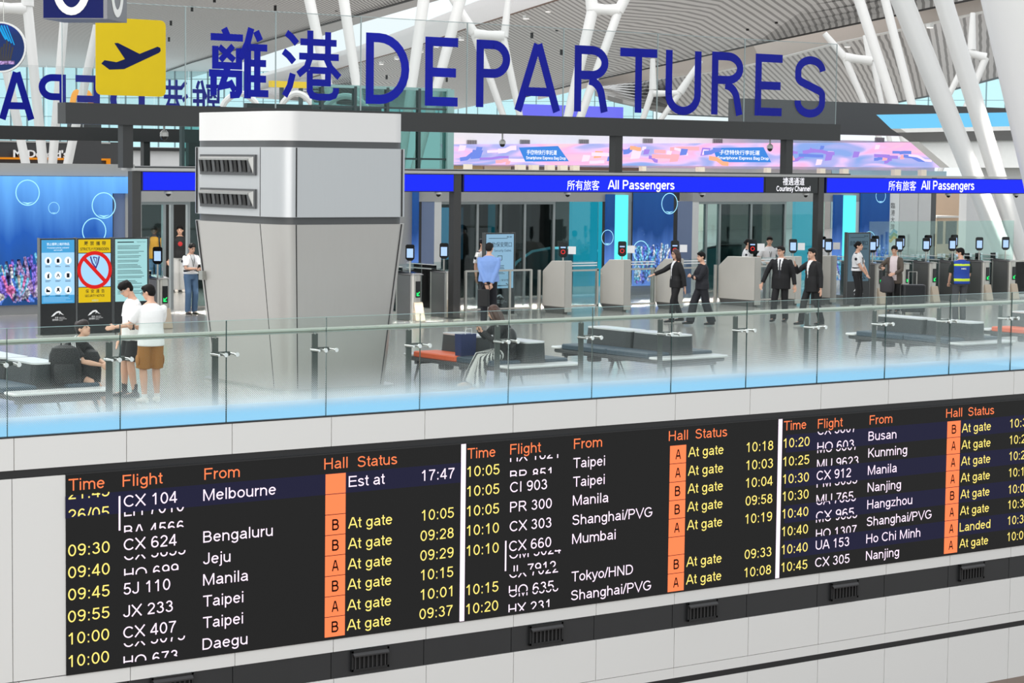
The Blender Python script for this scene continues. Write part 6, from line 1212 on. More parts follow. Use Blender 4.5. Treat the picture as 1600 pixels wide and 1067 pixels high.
def person(label, x, y, ang, h, sk=SKIN, top=None, bottom=None, shoes=SHOEB, hair='short', haircol=HAIRB, pose=None, group=None, fem=False, wide=1.0, extra=None, vox=0.011):
    """ang: 0 faces the camera, 90 the picture's right, 180 away, -90 left. Local frame: x right hand, y forward, z up."""
    P = dict(pelvis=(0, 0, 0.53), lean=0.0, side=0.0, footR=(0.055, 0.02, 0), footL=(-0.055, 0.0, 0), handR=(0.17, 0.02, 0.44), handL=(-0.17, 0.02, 0.44), elbR=(0.25, -1, 0), elbL=(-0.25, -1, 0), kneeR=(0.1, 1, 0), kneeL=(-0.1, 1, 0), yaw=0, nod=0, tilt=0, curl=0.5, footyaw=0, hunch=0)
    P.update(pose or {}); fx, fy = face_dir(ang); rz = math.atan2(fy, fx)-math.pi/2
    root = thing('person', label, 'person', (x, y, 0), rz, group)
    S = lambda t: V(t)*h
    pel = S(P['pelvis']); ln, sd = math.radians(P['lean']), math.radians(P['side'])
    up = V((math.sin(sd), math.sin(ln), math.cos(ln)*math.cos(sd))).normalized(); rt = V((1, 0, -math.sin(sd))).normalized(); fw = up.cross(rt)*-1; fw = rt.cross(up)*-1 if False else up.cross(rt); fw = V((0, math.cos(ln), -math.sin(ln)))
    sw = (0.100 if fem else 0.114)*wide; hw = (0.092 if fem else 0.086)*wide
    Sp = lambda k: pel+up*h*k+fw*h*(P['hunch']*-0.04*math.sin(min(1, k/0.3)*math.pi))
    neck = Sp(0.305); sho = {1: Sp(0.254)+rt*sw*h, -1: Sp(0.254)-rt*sw*h}; hip = {1: pel+rt*0.05*h, -1: pel-rt*0.05*h}
    yw, nd, tl = math.radians(P['yaw']), math.radians(P['nod']), math.radians(P['tilt'])
    hf = V((math.sin(yw)*math.cos(nd), math.cos(yw)*math.cos(nd), -math.sin(nd))); hr = V((math.cos(yw), -math.sin(yw), 0)); hu = hr.cross(hf); hu = (hu*math.cos(tl)+hr*math.sin(tl)).normalized(); hr = hf.cross(hu).normalized()
    hc = neck+up*0.026*h+hu*0.058*h+fw*0.012*h+V((0, 0.008*h, 0))
    arm = {}; leg = {}
    for s_, n in ((1, 'R'), (-1, 'L')):
        e, w = ik(sho[s_], S(P['hand'+n]), 0.165*h, 0.148*h, V(P['elb'+n])); arm[s_] = (sho[s_], e, w)
        an = S(P['foot'+n])+V((0, 0, 0.045*h)); k, an2 = ik(hip[s_], an, 0.245*h, 0.245*h, V(P['knee'+n])); leg[s_] = (hip[s_], k, an2)
    # --- body: one continuous skin
    b = MB(); M_ = SKIN
    T = [(-0.035, hw*0.80, 0.062), (0.03, hw*0.98, 0.066), (0.10, (0.070 if fem else 0.078)*wide, 0.056), (0.19, 0.086*wide, 0.066), (0.255, 0.100*wide, 0.060), (0.292, 0.062*wide, 0.044), (0.315, 0.032, 0.032)]
    b.rings([ering(Sp(k), rt, fw, a*h, c*h) for k, a, c in T], M_)
    b.tube([Sp(0.285), Sp(0.31), hc-hu*0.03*h-hf*0.008*h], [0.036*h, 0.030*h, 0.031*h], M_)
    rot = Matrix((hr, hf, hu)).transposed()
    b.ball(hc+hu*0.014*h-hf*0.004*h, (0.0445*h, 0.053*h, 0.052*h), M_, 16, 12, rot); b.ball(hc-hu*0.022*h+hf*0.014*h, (0.036*h, 0.038*h, 0.042*h), M_, 14, 10, rot); b.ball(hc-hu*0.048*h+hf*0.032*h, (0.017*h, 0.014*h, 0.013*h), M_, 10, 8, rot)
    b.tube([hc+hu*0.010*h+hf*0.046*h, hc-hu*0.012*h+hf*0.058*h], [0.006*h, 0.0095*h], M_, 8); b.ball(hc-hu*0.013*h+hf*0.053*h, (0.012*h, 0.008*h, 0.007*h), M_, 8, 6, rot)
    for s_ in (1, -1):
        b.ball(hc+hr*s_*0.045*h-hf*0.006*h-hu*0.003*h, (0.006*h, 0.011*h, 0.018*h), M_, 8, 8, rot)
        a0, e, w = arm[s_]; b.tube([a0, a0.lerp(e, 0.5), e, e.lerp(w, 0.35), w], [0.024*h, 0.025*h, 0.0215*h, 0.0225*h, 0.0145*h], M_, 10); b.ball(a0-rt*s_*0.010*h, 0.025*h, M_, 10, 8)
        d = (w-e).normalized(); side = (d.cross(V((0, 1, 0)))); side = side.normalized() if side.length > 0.1 else V((1, 0, 0)); palm_n = d.cross(side).normalized()
        pc = w+d*0.030*h; b.ball(pc, (0.0225*h, 0.010*h, 0.030*h), M_, 10, 8, Matrix((side, palm_n, d)).transposed())
        inw = V((-s_, 0.3, 0)); cd = inw-d*inw.dot(d); cd = cd.normalized() if cd.length > 0.05 else palm_n
        for j, (off, ln_) in enumerate(((-0.016, 0.036), (-0.0055, 0.043), (0.0055, 0.040), (0.016, 0.031))):
            r0 = w+d*0.052*h+side*off*h; p1 = r0+d*ln_*0.55*h+cd*ln_*0.12*h*P['curl']*2; p2 = p1+(d*(1-P['curl'])+cd*P['curl']).normalized()*ln_*0.6*h; b.tube([r0-d*0.012*h, r0, p1, p2], [0.0056*h, 0.0058*h, 0.0053*h, 0.0043*h], M_, 7)
        tb = w+d*0.016*h+side*0.018*h; fwd_th = 1 if side.dot(V((0, 1, 0))) >= 0 else -1
        tb = w+d*0.016*h+side*0.016*fwd_th*h; b.tube([tb, tb+(side*fwd_th*0.6+d*0.7).normalized()*0.024*h, tb+(side*fwd_th*0.35+d+cd*0.4).normalized()*0.043*h], [0.0075*h, 0.0062*h, 0.0048*h], M_, 7)
        p, k, an = leg[s_]; b.tube([p+V((0, 0, 0.01*h)), p.lerp(k, 0.35), k, k.lerp(an, 0.3), an], [0.046*h, 0.047*h, 0.033*h, 0.034*h, 0.020*h], M_, 12)
        fy_ = math.radians(P['footyaw'])*s_; fd = V((math.sin(fy_), math.cos(fy_), 0)); b.tube([an-V((0, 0, 0.012*h))-fd*0.015*h, an-V((0, 0, 0.025*h))+fd*0.08*h], [0.020*h, 0.016*h], M_, 8)
    put(fuse(b, vox if h > 1 else vox*0.6), 'body', root, [sk])
    # --- eyes, brows and mouth
    g = MB()
    for s_ in (1, -1): g.ball(hc+hr*s_*0.0185*h+hf*0.0465*h+hu*0.006*h, (0.0068*h, 0.0045*h, 0.0040*h), EYEM, 8, 6, rot)
    g.build('eyes', root); g = MB()
    for s_ in (1, -1): g.tube([hc+hr*s_*0.009*h+hf*0.0495*h+hu*0.0165*h, hc+hr*s_*0.020*h+hf*0.0475*h+hu*0.019*h, hc+hr*s_*0.029*h+hf*0.041*h+hu*0.0165*h], [0.002*h, 0.0025*h, 0.0015*h], haircol, 6)
    g.build('eyebrows', root)
    MB().ball(hc-hu*0.0305*h+hf*0.0478*h, (0.0135*h, 0.0045*h, 0.0042*h), LIP, 10, 6, rot).build('mouth', root)
    # --- hair
    q = MB()
    q.ball(hc+hu*0.022*h-hf*0.008*h, (0.0495*h, 0.054*h, 0.0505*h), M_, 16, 12, rot); 
    if hair in ('short', 'mop', 'cap', 'bun', 'pony', 'long'):
        q.ball(hc+hu*0.006*h-hf*0.026*h, (0.046*h, 0.035*h, 0.048*h), M_, 14, 10, rot)
    if hair == 'mop':
        q.ball(hc+hu*0.042*h+hf*0.008*h, (0.050*h, 0.052*h, 0.034*h), M_, 14, 10, rot); q.ball(hc+hu*0.034*h+hf*0.038*h, (0.040*h, 0.018*h, 0.020*h), M_, 12, 8, rot)
        rnd_ = random.Random(int(x*100))
        for k in range(16):
            a_, e_ = rnd_.random()*6.28, rnd_.random()*0.9; q.ball(hc+hu*(0.026+0.045*math.sin(e_))*h+hr*math.cos(a_)*0.046*math.cos(e_)*h+hf*(math.sin(a_)*0.048*math.cos(e_)-0.004)*h, (0.013*h, 0.013*h, 0.017*h), M_, 8, 6)
    if hair == 'short': q.ball(hc+hu*0.045*h+hf*0.014*h, (0.043*h, 0.044*h, 0.024*h), M_, 12, 8, rot)
    if hair in ('bun', 'pony'):
        q.ball(hc+hu*0.010*h-hf*0.062*h, (0.022*h, 0.020*h, 0.022*h), M_, 10, 8, rot)
        if hair == 'pony': q.tube([hc-hf*0.06*h, hc-hf*0.075*h-hu*0.04*h, hc-hf*0.068*h-hu*0.10*h], [0.020*h, 0.019*h, 0.008*h], M_, 8)
    if hair == 'long':
        for s_ in (1, 0, -1): q.tube([hc+hu*0.02*h-hf*0.025*h+hr*s_*0.030*h, hc-hu*0.05*h-hf*0.034*h+hr*s_*0.040*h, hc-hu*0.145*h-hf*0.042*h+hr*s_*0.036*h], [0.032*h, 0.030*h, 0.018*h], M_, 10)
        for s_ in (1, -1): q.tube([hc+hu*0.03*h+hf*0.012*h+hr*s_*0.040*h, hc-hu*0.03*h+hf*0.008*h+hr*s_*0.048*h, hc-hu*0.10*h+hf*0.0*h+hr*s_*0.047*h], [0.014*h, 0.014*h, 0.009*h], M_, 8)
    me = fuse(q, 0.009, 1)
    put(me, 'hair', root, [haircol])
    if hair == 'cap':
        c_ = MB(); ring = lambda k, r_: ering(hc+hu*k*h, hr, hf, r_*h, r_*1.12*h, 16)
        c_.rings([ring(0.028, 0.0505), ring(0.042, 0.052), ring(0.058, 0.055), ring(0.070, 0.048), ring(0.076, 0.012)], EPAU, True); c_.rings([ering(hc+hu*0.026*h+hf*0.05*h, hr, hf, 0.045*h, 0.030*h, 12), ering(hc+hu*0.031*h+hf*0.05*h, hr, hf, 0.045*h, 0.030*h, 12)], SHOEB, True); c_.build('cap', root)
    # --- trousers or shorts
    if bottom:
        c_, kind, lo = bottom; q = MB(); fl = dict(slim=(0.049, 0.040, 0.030), straight=(0.053, 0.045, 0.040), wide=(0.056, 0.056, 0.058), shorts=(0.058, 0.062, 0.062))[kind]
        q.rings([ering(Sp(k), rt, fw, a*h, c2*h) for k, a, c2 in ((-0.045, hw*1.0, 0.068), (0.0, hw*1.09, 0.073), (0.06, hw*1.06, 0.070), (0.085, hw*1.0, 0.066))], M_)
        for s_ in (1, -1):
            p, k, an = leg[s_]; j = p+V((0, 0, 0.0))
            if lo < 1: en = p.lerp(k, lo*2) if lo <= 0.5 else k.lerp(an, lo*2-1)
            else: en = an+(an-k).normalized()*0.012*h
            pts = [j+rt*s_*0.004*h, p.lerp(k, 0.4)]+([k] if lo > 0.5 else [])+([k.lerp(an, 0.5)] if lo >= 1 else [])+[en]
            rd = [fl[0]*h, lerp(fl[0], fl[1], 0.5)*h]+([fl[1]*h] if lo > 0.5 else [])+([lerp(fl[1], fl[2], 0.5)*h] if lo >= 1 else [])+[fl[2]*h if lo > 0.5 else fl[1]*h]
            q.tube(pts, rd, M_, 14)
        put(fuse(q, 0.012, 3), 'shorts' if lo < 1 and kind == 'shorts' else 'trousers', root, [c_] if not isinstance(c_, tuple) else list(c_), (lambda c3: int(math.sin(math.atan2(c3.y-0.2, c3.x)*26+c3.z*8) > 0.0)) if isinstance(c_, tuple) else None)
    # --- shoes
    q = MB()
    for s_ in (1, -1):
        an = leg[s_][2]; fy_ = math.radians(P['footyaw'])*s_; fd = V((math.sin(fy_), math.cos(fy_), 0)); z0 = an.z-0.045*h
        q.rings([ering(an+fd*t*h+V((0, 0, z0+zz*h-an.z)), fd.cross(Z1), Z1, a*h, c2*h, 12, 0.25) for t, zz, a, c2 in ((-0.038, 0.020, 0.014, 0.016), (-0.028, 0.024, 0.022, 0.023), (0.0, 0.026, 0.024, 0.025), (0.05, 0.020, 0.0275, 0.019), (0.085, 0.016, 0.026, 0.0155), (0.108, 0.013, 0.016, 0.012))], shoes, True)
    if shoes: q.build('shoes', root)
    # --- upper garment
    if top:
        kind, c_ = top[0], top[1]; opt = top[2] if len(top) > 2 else {}; q = MB(); lo = opt.get('hem', -0.03); fat = opt.get('fat', 1.0)*(1.16 if kind == 'jacket' else 1.10)
        R = [(lo, hw*1.13, 0.076), (0.04, hw*1.10, 0.075), (0.10, (0.078 if fem else 0.087)*wide, 0.068), (0.19, 0.090*wide, 0.071), (0.240, 0.094*wide, 0.064), (0.272, 0.076*wide, 0.052), (0.294, 0.050, 0.042), (0.304, 0.036, 0.036)]
        q.rings([ering(Sp(k), rt, fw, a*h*fat, c2*h*fat) for k, a, c2 in R], M_)
        for s_ in (1, -1):
            a0, e, w = arm[s_]; sl = opt.get('sleeve', 1.0); k = 1.18 if kind == 'jacket' else 1.1
            a1 = a0-rt*s_*0.012*h; q.ball(a0-rt*s_*0.008*h, 0.0290*h*k, M_, 12, 8)
            if sl >= 0.95: q.tube([a1, a0.lerp(e, 0.5), e, e.lerp(w, 0.93)], [0.030*h*k, 0.032*h*k, 0.028*h*k, 0.024*h*k], M_, 12)
            elif sl > 0.5: q.tube([a1, a0.lerp(e, 0.5), e, e.lerp(w, (sl-0.5)*2)], [0.042*h*k, 0.036*h*k, 0.031*h*k, 0.029*h*k], M_, 12)
            else: q.tube([a1-up*0.006*h, a0.lerp(e, sl), a0.lerp(e, sl*1.7)], [0.031*h*k, 0.035*h*k, 0.037*h*k], M_, 12)
        me = fuse(q, 0.012, 3); cols = [c_]+opt.get('extra', []); pel_ = Sp(0.0)
        pf = opt.get('paint'); nm = {'tee': 'tshirt', 'shirt': 'shirt', 'jacket': 'jacket', 'coat': 'coat', 'vest': 'shirt'}[kind]
        put(me, nm, root, cols, (lambda c3: pf(c3, (c3-Sp(0)).dot(rt)/h, (c3-Sp(0)).dot(fw)/h, (c3-Sp(0)).dot(up)/h)) if pf else None)
    if extra: extra(root, h, dict(arm=arm, leg=leg, Sp=Sp, rt=rt, fw=fw, up=up, hc=hc, hr=hr, hf=hf, hu=hu, hw=hw, rot=rot, sho=sho))
    return root
def glasses(root, h, J, col=None):
    g = MB(); hc, hr, hf, hu = J['hc'], J['hr'], J['hf'], J['hu']; col = col or SPEC
    for s_ in (1, -1):
        c = hc+hr*s_*0.0195*h+hf*0.0545*h+hu*0.004*h; g.tube([c+hr*0.0135*h*math.cos(k*0.6283)+hu*0.0105*h*math.sin(k*0.6283) for k in range(11)], 0.0018*h, col, 5); g.tube([c+hr*s_*0.0135*h+hu*0.003*h, hc+hr*s_*0.047*h-hf*0.004*h+hu*0.008*h], 0.0018*h, col, 5)
    g.tube([hc-hr*0.007*h+hf*0.056*h+hu*0.006*h, hc+hr*0.007*h+hf*0.056*h+hu*0.006*h], 0.0018*h, col, 5); g.build('glasses', root)
def epaulettes(root, h, J):
    for s_ in (1, -1):
        c = J['sho'][s_]+J['up']*0.031*h-J['rt']*s_*0.022*h; MB().ball(c, (0.030*h, 0.020*h, 0.010*h), EPAU, 10, 6).build('epaulette', root)
        a0, e, w = J['arm'][s_]; d = (e-a0).normalized(); MB().ball(a0.lerp(e, 0.32)+J['rt']*s_*0.040*h, (0.012*h, 0.020*h, 0.022*h), EPAU, 10, 6).build('arm_badge', root)
    pts = [J['Sp'](0.30)+J['rt']*0.03*h+J['fw']*0.035*h, J['Sp'](0.20)+J['rt']*0.012*h+J['fw']*0.088*h, J['Sp'](0.13)+J['fw']*0.084*h, J['Sp'](0.20)-J['rt']*0.012*h+J['fw']*0.088*h, J['Sp'](0.30)-J['rt']*0.03*h+J['fw']*0.035*h]
    MB().tube(pts, 0.004*h, SHOEB, 6).build('lanyard', root); c = pts[2]; MB().box(c.x-0.022*h, c.x+0.022*h, c.y-0.002*h, c.y+0.004*h, c.z-0.045*h, c.z, WHP).build('pass_card', root)
    g = MB(); g.rings([ering(J['Sp'](k), J['rt'], J['fw'], J['hw']*1.13*h, 0.077*h) for k in (0.055, 0.085)], SHOEB, True); g.build('belt', root)
def badge_black(root, h, J): pass
suit_paint = lambda shirt_w=0.030, low=0.10: (lambda c3, u, f, v: (2 if abs(u) < 0.009 and v < 0.285 else 1) if (f > 0.02 and v > low and abs(u) < 0.004+shirt_w*((v-low)/(0.29-low))**1.5) else 0)
def F(px, py): p = at_z(px, py); return p.x, p.y
# 1-3: the three youths by the left bench
x, y = F(236, 629)
def phone_hand(s_, tilt=0.5):
    def f(root, h, J):
        w = J['arm'][s_][2]; e = J['arm'][s_][1]; d = (w-e).normalized(); c = w+d*0.055*h+J['up']*0.02*h
        g = MB(); g.prism([(-0.038, -0.075), (0.038, -0.075), (0.038, 0.075), (-0.038, 0.075)], c, J['rt'], (J['fw']*tilt+J['up']).normalized(), J['fw']*0.008, SPEC); g.build('phone', root)
    return f
def ex_youth(root, h, J):
    glasses(root, h, J); phone_hand(-1)(root, h, J)
    for s_ in (1, -1):
        a, k, an = J['leg'][s_]; p = a.lerp(k, 0.72)+J['rt']*s_*0.057*h; MB().ball(p, (0.010*h, 0.040*h, 0.048*h), BROWNS, 10, 8).build('cargo_pocket', root); MB().tube([an+V((0, 0, 0.03*h)), an-V((0, 0, 0.01*h))], [0.024*h, 0.024*h], SOCK, 10).build('sock', root)
person('person with glasses in white tee and brown cargo shorts seen from behind', x, y, -150, 1.72, top=('tee', WHITE_T, dict(sleeve=0.42, hem=-0.055, fat=1.06)), bottom=(BROWNS, 'shorts', 0.50), shoes=SHOEW, hair='short', wide=1.03,
       pose=dict(handL=(-0.10, 0.20, 0.62), handR=(0.02, 0.20, 0.62), elbR=(0.6, -0.6, -0.3), elbL=(-0.5, -0.6, -0.3), yaw=-38, nod=14, footR=(0.065, 0.03, 0), footL=(-0.06, -0.01, 0), footyaw=12), extra=ex_youth, vox=0.009)
x, y = F(207, 620)
def ex_youth2(root, h, J):
    glasses(root, h, J, MATS['sign_glass_edge'])
    for s_ in (1, -1): an = J['leg'][s_][2]; MB().tube([an+V((0, 0, 0.07*h)), an-V((0, 0, 0.01*h))], [0.026*h, 0.024*h], BLACK_C, 10).build('sock', root)
person('person in white tee and black shorts looking down behind the one in brown shorts', x, y, -62, 1.74, top=('tee', WHITE_T, dict(sleeve=0.42, hem=-0.05, fat=1.08)), bottom=(BLACK_C, 'shorts', 0.46), shoes=SHOEB, hair='mop',
       pose=dict(nod=32, yaw=6, handR=(0.16, 0.07, 0.45), handL=(-0.08, 0.17, 0.60), elbL=(-0.5, -0.6, -0.4), footR=(0.06, 0.05, 0), footL=(-0.06, 0.0, 0)), extra=ex_youth2, vox=0.009)
bx_, by_ = 13.42, 27.95
def ex_seat(root, h, J):
    for s_ in (1, -1):
        a0, e, w = J['arm'][s_]; o_ = (J['rt']*s_*0.6-J['fw']*0.5+J['up']*0.4).normalized()
        g = MB()
        for k in (-0.011, 0, 0.011): g.tube([J['Sp'](0.29)+J['rt']*s_*0.055*h+J['up']*0.028*h+J['fw']*k*h*1.6-J['fw']*0.01*h, a0+J['up']*0.034*h+J['rt']*s_*0.016*h+J['fw']*k*h*1.6, a0.lerp(e, 0.5)+J['rt']*s_*0.040*h+J['fw']*k*h, a0.lerp(e, 0.85)+J['rt']*s_*0.036*h+J['fw']*k*h], 0.0032*h, WHP, 5)
        g.build('white_stripes', root, label='three white sleeve stripes'); an = J['leg'][s_][2]; MB().tube([an+V((0, 0, 0.05*h)), an-V((0, 0, 0.01*h))], [0.025*h, 0.024*h], SOCK, 10).build('sock', root)
person('person in black striped tracksuit top sitting on the left bench looking up', bx_, by_, 78, 1.70, top=('tee', BLACK_C, dict(sleeve=0.48, fat=1.08, hem=-0.06)), bottom=(BLACK_C, 'shorts', 0.40), shoes=SHOEW, hair='mop', haircol=mat('hair_dark_brown', (0.12, 0.08, 0.07), 0.5, vary=0.3, scale=30),
       pose=dict(pelvis=(0, 0, 0.345), lean=24, hunch=0.8, footR=(0.07, 0.30, 0), footL=(-0.07, 0.36, 0), kneeR=(0.15, 1, 0.6), kneeL=(-0.15, 1, 0.6), handR=(0.03, 0.30, 0.42), handL=(-0.04, 0.31, 0.42), elbR=(0.7, -0.2, -0.6), elbL=(-0.7, -0.2, -0.6), nod=-18, yaw=6, curl=0.8), extra=ex_seat, vox=0.009)
# 4: the woman on the orange bench
bw_x, bw_y = 20.66, 27.75
STRIPE = (cl('stripe_white', (0.80, 0.80, 0.78)), cl('stripe_grey', (0.24, 0.25, 0.25)))
def ex_wom(root, h, J):
    phone_hand(1, 0.2)(root, h, J)
    g = MB(); g.ball(J['Sp'](0.14)-J['rt']*0.17*h-J['fw']*0.01*h, (0.075*h, 0.055*h, 0.10*h), BLACK_C, 12, 10); put(fuse(g, 0.014, 1), 'shoulder_bag', root, [SHOEB])
person('seated person with long brown hair, black jacket and striped trousers holding a phone', bw_x, bw_y, -72, 1.66, top=('jacket', BLACK_C, dict(hem=-0.06, fat=1.12)), bottom=(STRIPE, 'wide', 1.0), shoes=SHOET, hair='long', haircol=HAIRBR, fem=True,
       pose=dict(pelvis=(0, 0, 0.355), lean=14, hunch=0.4, footR=(0.05, 0.34, 0.04), footL=(-0.05, 0.28, 0), kneeR=(0.1, 1, 0.6), kneeL=(-0.1, 1, 0.6), handR=(0.06, 0.24, 0.56), handL=(0.0, 0.23, 0.55), elbR=(0.7, -0.2, -0.6), elbL=(-0.6, -0.2, -0.7), nod=24, yaw=40, curl=0.8), extra=ex_wom)
# 5-6: man in blue shirt and guard by the security gates totem
x, y = F(763, 507)
def ex_bag(root, h, J):
    g = MB(); g.rbox(-0.16, 0.10, -0.28, -0.18, 0.40, 0.78, SHOEB, r=0.04); g.v = [(p[0]-0.06, p[1]+0.0, p[2]) for p in g.v]; g.build('brief_bag', root, label='black bag held behind the back')
    g = MB(); g.tube([V((-0.14, -0.22, 0.78)), V((-0.10, -0.20, 0.88)), V((0.02, -0.19, 0.88)), V((0.04, -0.22, 0.78))], 0.012, SHOEB, n=6); g.build('bag_handle', root)
person('person in pale blue shirt with hands behind the back, facing away', x, y, 176, 1.80, top=('shirt', BLUESH, dict(hem=-0.01, fat=1.12)), bottom=(NAVY_C, 'straight', 1.0), hair='short', haircol=HAIRG, wide=1.08,
       pose=dict(handR=(0.03, -0.085, 0.47), handL=(-0.02, -0.10, 0.465), elbR=(0.7, -0.7, 0), elbL=(-0.7, -0.7, 0), nod=4, yaw=14, curl=0.6), extra=ex_bag)
x, y = F(752, 487)
person('guard in white shirt and dark cap partly hidden behind the person in blue shirt', x, y, 58, 1.74, top=('shirt', SHIRTW, dict(sleeve=0.45, hem=0.03, fat=1.05)), bottom=(GREYP, 'straight', 1.0), hair='cap', pose=dict(yaw=10), extra=lambda r, h, J: (epaulettes(r, h, J), glasses(r, h, J)))
# 7-8: two in dark suits
x, y = F(1056, 504)
person('person with long hair in black suit pointing to the left', x, y, -70, 1.66, top=('jacket', SUIT, dict(hem=-0.06, extra=[WHITE_T, WHITE_T], paint=suit_paint(0.036, 0.06))), bottom=(SUIT, 'straight', 1.0), hair='long', haircol=mat('hair_chestnut', (0.20, 0.13, 0.11), 0.45), fem=True,
       pose=dict(handR=(0.13, 0.30, 0.63), handL=(-0.17, -0.05, 0.47), elbR=(0.4, -0.4, -0.8), footR=(0.05, -0.10, 0.015), footL=(-0.05, 0.09, 0), curl=0.3, yaw=-4, nod=3), extra=glasses)
x, y = F(1096, 509)
person('person with short black hair in dark suit walking with folded arms', x, y, -72, 1.64, top=('jacket', NAVY_C, dict(hem=-0.04)), bottom=(NAVY_C, 'wide', 1.0), hair='short', fem=True,
       pose=dict(handR=(-0.03, 0.13, 0.65), handL=(0.04, 0.14, 0.66), elbR=(0.8, 0.0, -0.7), elbL=(-0.8, 0.0, -0.7), footR=(0.05, 0.15, 0), footL=(-0.05, -0.13, 0.0), curl=0.7, nod=2))
# 9-10: two guards behind the staffed gate
x, y = F(1166, 470)
person('guard in white shirt seen from the side at the widest staffed gate', x, y, 75, 1.64, top=('shirt', SHIRTW, dict(sleeve=0.46, hem=0.03, fat=1.06)), bottom=(GREYP, 'straight', 1.0), hair='bun', fem=True, pose=dict(handR=(0.10, 0.16, 0.60), handL=(-0.08, 0.18, 0.60), elbR=(0.6, -0.5, -0.4), elbL=(-0.6, -0.5, -0.4)), extra=epaulettes)
x, y = F(1200, 469)
person('guard in white shirt and lanyard facing the two walking men', x, y, 12, 1.70, top=('shirt', SHIRTW, dict(sleeve=0.46, hem=0.03, fat=1.08)), bottom=(GREYP, 'straight', 1.0), hair='short', pose=dict(handR=(0.10, 0.15, 0.60), handL=(-0.14, 0.12, 0.58), elbR=(0.7, -0.4, -0.3), elbL=(-0.7, -0.4, -0.3), yaw=14, nod=8), extra=epaulettes)
# 11-12: two men walking
x, y = F(1219, 503)
person('person in black suit with lanyard walking, left of the walking pair', x, y, -22, 1.74, top=('jacket', SUIT, dict(hem=-0.10, fat=1.06, extra=[WHITE_T, TIE], paint=suit_paint(0.036, 0.05))), bottom=(SUIT, 'straight', 1.0), hair='short', haircol=HAIRG, wide=1.08,
       pose=dict(handR=(0.24, 0.08, 0.47), handL=(-0.19, 0.0, 0.45), footR=(0.07, 0.10, 0), footL=(-0.05, -0.06, 0), elbR=(0.5, -0.8, 0), yaw=24, tilt=4), extra=glasses)
x, y = F(1268, 509)
person('person in black suit gesturing with one raised hand, right of the walking pair', x, y, -58, 1.74, top=('jacket', SUIT, dict(hem=-0.10, fat=1.04, extra=[WHITE_T, WHITE_T], paint=suit_paint(0.034, 0.08))), bottom=(SUIT, 'straight', 1.0), hair='short', haircol=HAIRG,
       pose=dict(handR=(0.09, 0.21, 0.77), handL=(-0.17, 0.0, 0.45), footR=(0.06, 0.13, 0), footL=(-0.05, -0.12, 0.01), elbR=(0.6, -0.2, -0.9), curl=0.2, yaw=-4))
# 13: guard glimpsed behind the right gantry post
x, y = F(1277, 470)
person('guard in white shirt half hidden behind the right gantry post', x, y, -20, 1.70, top=('shirt', SHIRTW, dict(sleeve=0.46, hem=0.03)), bottom=(GREYP, 'straight', 1.0), hair='short', pose=dict(nod=10), extra=epaulettes)
# 14: guard at the right totem
x, y = F(1338, 483)
def ex_pouch(root, h, J): epaulettes(root, h, J); MB().ball(J['Sp'](0.05)-J['rt']*0.105*h-J['fw']*0.03*h, (0.03*h, 0.035*h, 0.04*h), SHOEB, 10, 8).build('belt_pouch', root)
person('guard with hair bun in white shirt and black trousers before the right totem', x, y, 62, 1.70, top=('shirt', SHIRTW, dict(sleeve=0.44, hem=0.03, fat=1.04)), bottom=(BLACK_C, 'straight', 1.0), hair='bun', fem=True, pose=dict(handR=(0.03, 0.15, 0.51), handL=(-0.04, 0.15, 0.50), elbR=(0.6, -0.8, 0), elbL=(-0.6, -0.8, 0), curl=0.7, nod=-2), extra=ex_pouch)
# 15: woman with trolley case
x, y = F(1396, 489)
def ex_coat(root, h, J):
    g = MB(); g.rings([ering(V((0.10, 0.26, z_)), X1, Y1, a_, c_, 18, 0.3) for z_, a_, c_ in ((0.50, 0.10, 0.05), (0.53, 0.17, 0.10), (0.70, 0.18, 0.11), (0.86, 0.14, 0.07), (0.90, 0.11, 0.03))], mat('tote_grey', (0.22, 0.21, 0.22), 0.7, bump=0.4, bscale=25), True); g.build('tote_bag', root, label='dark grey tote bag'); MB().tube([(0.02, 0.26, 0.88), (0.03, 0.24, 1.0), (0.17, 0.24, 1.0), (0.18, 0.26, 0.88)], 0.012, SHOEB, n=6).build('bag_handle', root)
def_c = lambda c3, u, f, v: 1 if (f > 0.0 and abs(u) < 0.055 and v > -0.05) else 0
person('person with ponytail in brown coat over a pale top looking at the hand', x, y, -25, 1.66, top=('coat', COATB, dict(hem=-0.10, fat=1.08, extra=[PINKT], paint=def_c)), bottom=(BLACK_C, 'straight', 1.0), hair='pony', fem=True, pose=dict(handR=(0.14, 0.16, 0.66), handL=(-0.04, 0.17, 0.58), elbR=(0.7, -0.4, -0.5), elbL=(-0.7, -0.4, -0.5), nod=16, yaw=-8, curl=0.7), extra=ex_coat)
cx_, cy_ = F(1402, 489); cs_ = thing('trolley_case', 'black trolley suitcase beside the person in brown coat', 'suitcase', (cx_-0.05, cy_-0.55, 0), -0.6)
MB().rbox(-0.28, 0.28, -0.14, 0.14, 0.06, 0.72, mat('case_black', (0.09, 0.10, 0.11), 0.4), r=0.06).build('shell', cs_)
MB().tube([(-0.10, 0.1, 0.70), (-0.10, 0.1, 1.02), (0.10, 0.1, 1.02), (0.10, 0.1, 0.70)], 0.012, GSTL, n=6).build('pull_handle', cs_)
for sx in (-0.22, 0.22):
    for sy in (-0.10, 0.10): MB().tube([(sx-0.012, sy, 0.03), (sx+0.012, sy, 0.03)], 0.03, SHOEB, n=10).build('wheel', cs_)
